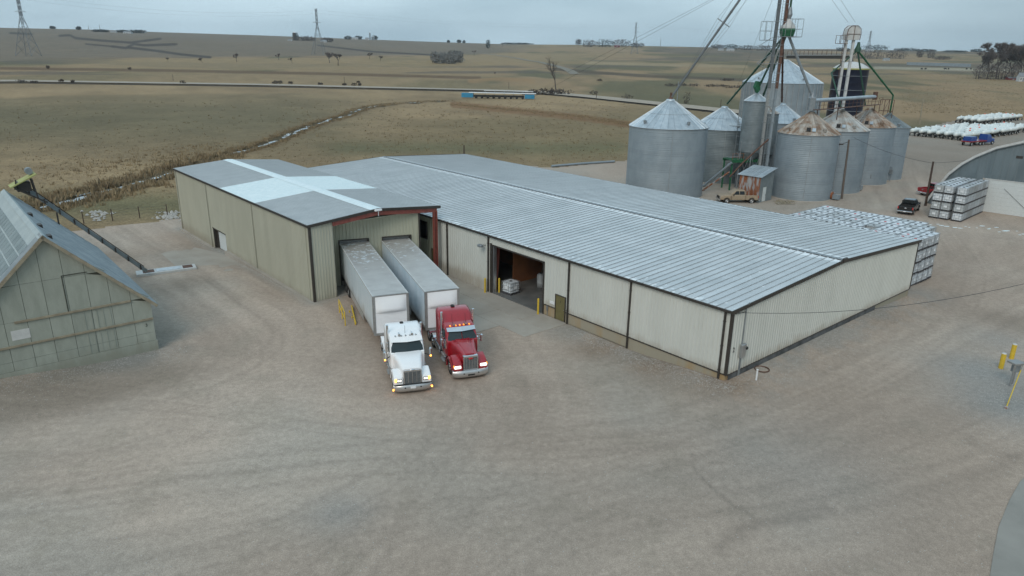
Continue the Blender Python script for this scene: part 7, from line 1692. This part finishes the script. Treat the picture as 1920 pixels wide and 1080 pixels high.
# ================================================================ FAR FARMSTEADS
def farmhouse(px, py, wpx, hpx, label, wall='farm_white', roof='farm_roof', cat='farm building', rz=0, deep=.6):
    b = T(px, py); D_ = math.hypot(*b[:2]); k = D_/FPX; w, h = wpx*k, hpx*k; t = thing('farm_building', b-Vector((0, 0, .3)), rz, label, cat, 'farm buildings on the far hills')
    m = MB(); dp = w*deep; m.box(-w/2, w/2, 0, dp, 0, h*.6); m.prism([(0, h*.6), (dp, h*.6), (dp/2, h*.97)], 'x', -w/2+.05, w/2-.05); m.build('wall', wall, t)
    m = MB(); m.add([(-w/2-.4, -.4, h*.56), (w/2+.4, -.4, h*.56), (w/2+.4, dp/2, h), (-w/2-.4, dp/2, h), (-w/2-.4, dp+.4, h*.56), (w/2+.4, dp+.4, h*.56)], [(0, 1, 2, 3), (3, 2, 5, 4)]); m.build('roof', roof, t)
    m = MB(); m.box(-w*.1, w*.1, -.06, 0, 0, h*.42); m.build('door', 'farm_roof', t)
    for s in (-.3, .3): m = MB(); m.box(w*s-w*.05, w*s+w*.05, -.06, 0, h*.2, h*.42); m.build('window', 'glass', t)
    return t
for a in ((212, 61, 8, 3, 'small white farm shed left on the hill'), (238, 63, 12, 3.5, 'long white farm shed middle on the hill'), (262, 61, 14, 4, 'grey roofed farm shed right on the hill'), (606, 79, 10, 4, 'white farm shed right of the slender tower'), (543, 77, 6, 3, 'small pale shed left of the white topped silo'), (664, 74, 12, 4, 'white farmhouse at the second hill farm'), (688, 75, 6, 4, 'pale bin shed at the second hill farm'), (1370, 96, 12, 5, 'white farmhouse left of the tall elevator', ), (1352, 95, 8, 4, 'small pale shed left at the white farm'), (1632, 96, 10, 4, 'pale house in the right windbreak'), (1918, 153, 12, 13, 'white house at the far right edge under bare trees'), (1663, 114, 9, 4, 'pale cattle shed far right')): farmhouse(*a)
farmhouse(1157, 89, 9, 6, 'red farm barn in the grove below the far tower', 'farm_red'); farmhouse(1900, 150, 14, 5, 'dull red shed under the cottonwoods', 'farm_red')
for i, (px, py, r, h, lb) in enumerate(((553, 76, 3, 14, 'dark silo with white cap on the hill farm'), (694, 75, 1.2, 13, 'thin grain leg at the second hill farm'), (700, 75, 3, 6, 'small round bin at the second hill farm'))):
    b = T(px, py); k = math.hypot(*b[:2])/FPX; t = thing('farm_silo', b, 0, lb, 'silo', 'silos on the far hills'); m = MB(); m.lathe([(r*k, 0), (r*k, h*k*.9)], n=14); m.build('wall', 'trim' if i == 0 else 'galv', t); m = MB(); m.lathe([(r*k*1.05, h*k*.88), (r*k*.6, h*k*.97), (0, h*k)], n=14); m.build('roof', 'white', t)
# pale cattle yard far right
t = thing('cattle_yard', T(1760, 122), 0, 'pale blue grey fenced cattle yard in the far right field', 'cattle yard')
for k in range(3):
    o_ = T(1700, 119+k*1.5)-t.location; e_ = T(1820, 122+k*2)-t.location
    m = MB(); m.bar(o_+Vector((0, 0, 1.0)), e_+Vector((0, 0, 1.0)), .5, 1.6); m.build('rail_panel', 'galv', t)
# low blue trailers by the creek crossing
pa, pb = T(866, 184), T(1002, 186.5); d = (pb-pa); ln = d.length; 
t = thing('wagon_row', pa, math.atan2(d.y, d.x), 'long low white decked wagon with blue ends parked by the far creek', 'farm wagon')
m = MB(); m.box(0, ln*.16, -1.2, 1.2, .4, 2.4); m.build('end_box', 'blue_wagon', t); m = MB(); m.box(ln*.87, ln*1.0, -1.2, 1.2, .3, 2.2); m.build('end_box', 'blue_wagon', t)
m = MB(); m.box(ln*.1, ln*1.02, -1.3, 1.3, 2.45, 2.75); m.build('deck', 'white', t); m = MB(); m.box(ln*.3, ln*.98, 1.4, 1.8, 3.4, 3.7); m.build('top_pipe', 'offwhite', t)
for k in range(6): m = MB(); x = ln*(.32+.13*k); m.bar((x, 1.6, 0), (x, 1.6, 3.4), .2); m.build('post', 'steel_grey', t)
m = MB(); m.box(ln*.17, ln*.86, -1.0, 1.0, .7, 1.6); m.build('frame', 'blackplastic', t)
for k in range(9):
    x = ln*(.2+.08*k); 
    for s in (-1, 1): m = MB(); m.tube((x, s*.9, .5), (x, s*1.2, .5), .5, n=10); m.build('wheel', 'blackplastic', t)
# cattle dots
for i, (px, py) in enumerate(((1728, 131), (1735, 131), (1772, 131), (1778, 131), (1812, 131), (1820, 131))):
    b = T(px, py); t = thing('grazing_cow', b, random.random()*6, f"tiny black cow, {ordn(i)} from the left in the far right field", 'cow', 'cattle in the far field'); t.scale = (1.4, 1.4, 1.4)
    m = MB(); m.loft([[(x, hw*math.cos(a), z+hh*math.sin(a)) for a in [2*PI*k/10 for k in range(10)]] for x, hw, hh, z in ((-1.05, .12, .15, 1.15), (-.95, .28, .33, 1.05), (-.4, .36, .42, 1.0), (.3, .34, .42, 1.0), (.75, .25, .34, 1.08), (1.0, .14, .18, 1.2), (1.25, .12, .15, .95), (1.5, .13, .14, .7), (1.75, .08, .09, .5))])
    for x, y in ((-.8, .2), (-.8, -.2), (.6, .2), (.6, -.2)): m.tube((x, y, .9), (x-.06, y, .4), .11, .06, n=6); m.tube((x-.06, y, .4), (x, y, 0), .06, .06, n=6)
    m.build('body', 'blackplastic', t)
# rows of hay or brush heaps in the middle distance
for i, (px, py) in enumerate(((1257, 162), (1278, 161), (1302, 162), (1332, 163), (1348, 163), (1367, 165), (1386, 165), (1360, 152), (1367, 151))):
    b = T(px, py); bush_mass('brush_heap', f"low dark brush heap, {ordn(i)} of the heaps beyond the nearest bin", b, 9, 4, 1.6, 'shrub', 90, 500+i, 'brush heap', .7, 'brush heaps in the field')
# ================================================================ HAZE
hm, HN, HL, HP = newmat('pale_air'); HN.remove(HP); hv = HN.new('ShaderNodeVolumePrincipled'); hv.inputs['Color'].default_value = (.80, .87, .93, 1); hv.inputs['Density'].default_value = HAZE; hv.inputs['Anisotropy'].default_value = .2
HL.new(hv.outputs[0], HN['Material Output'].inputs['Volume'])
m = MB(); m.box(-4300, 4300, -4300, 4300, -75, 150); tag(m.build('haze', hm), kind='stuff')
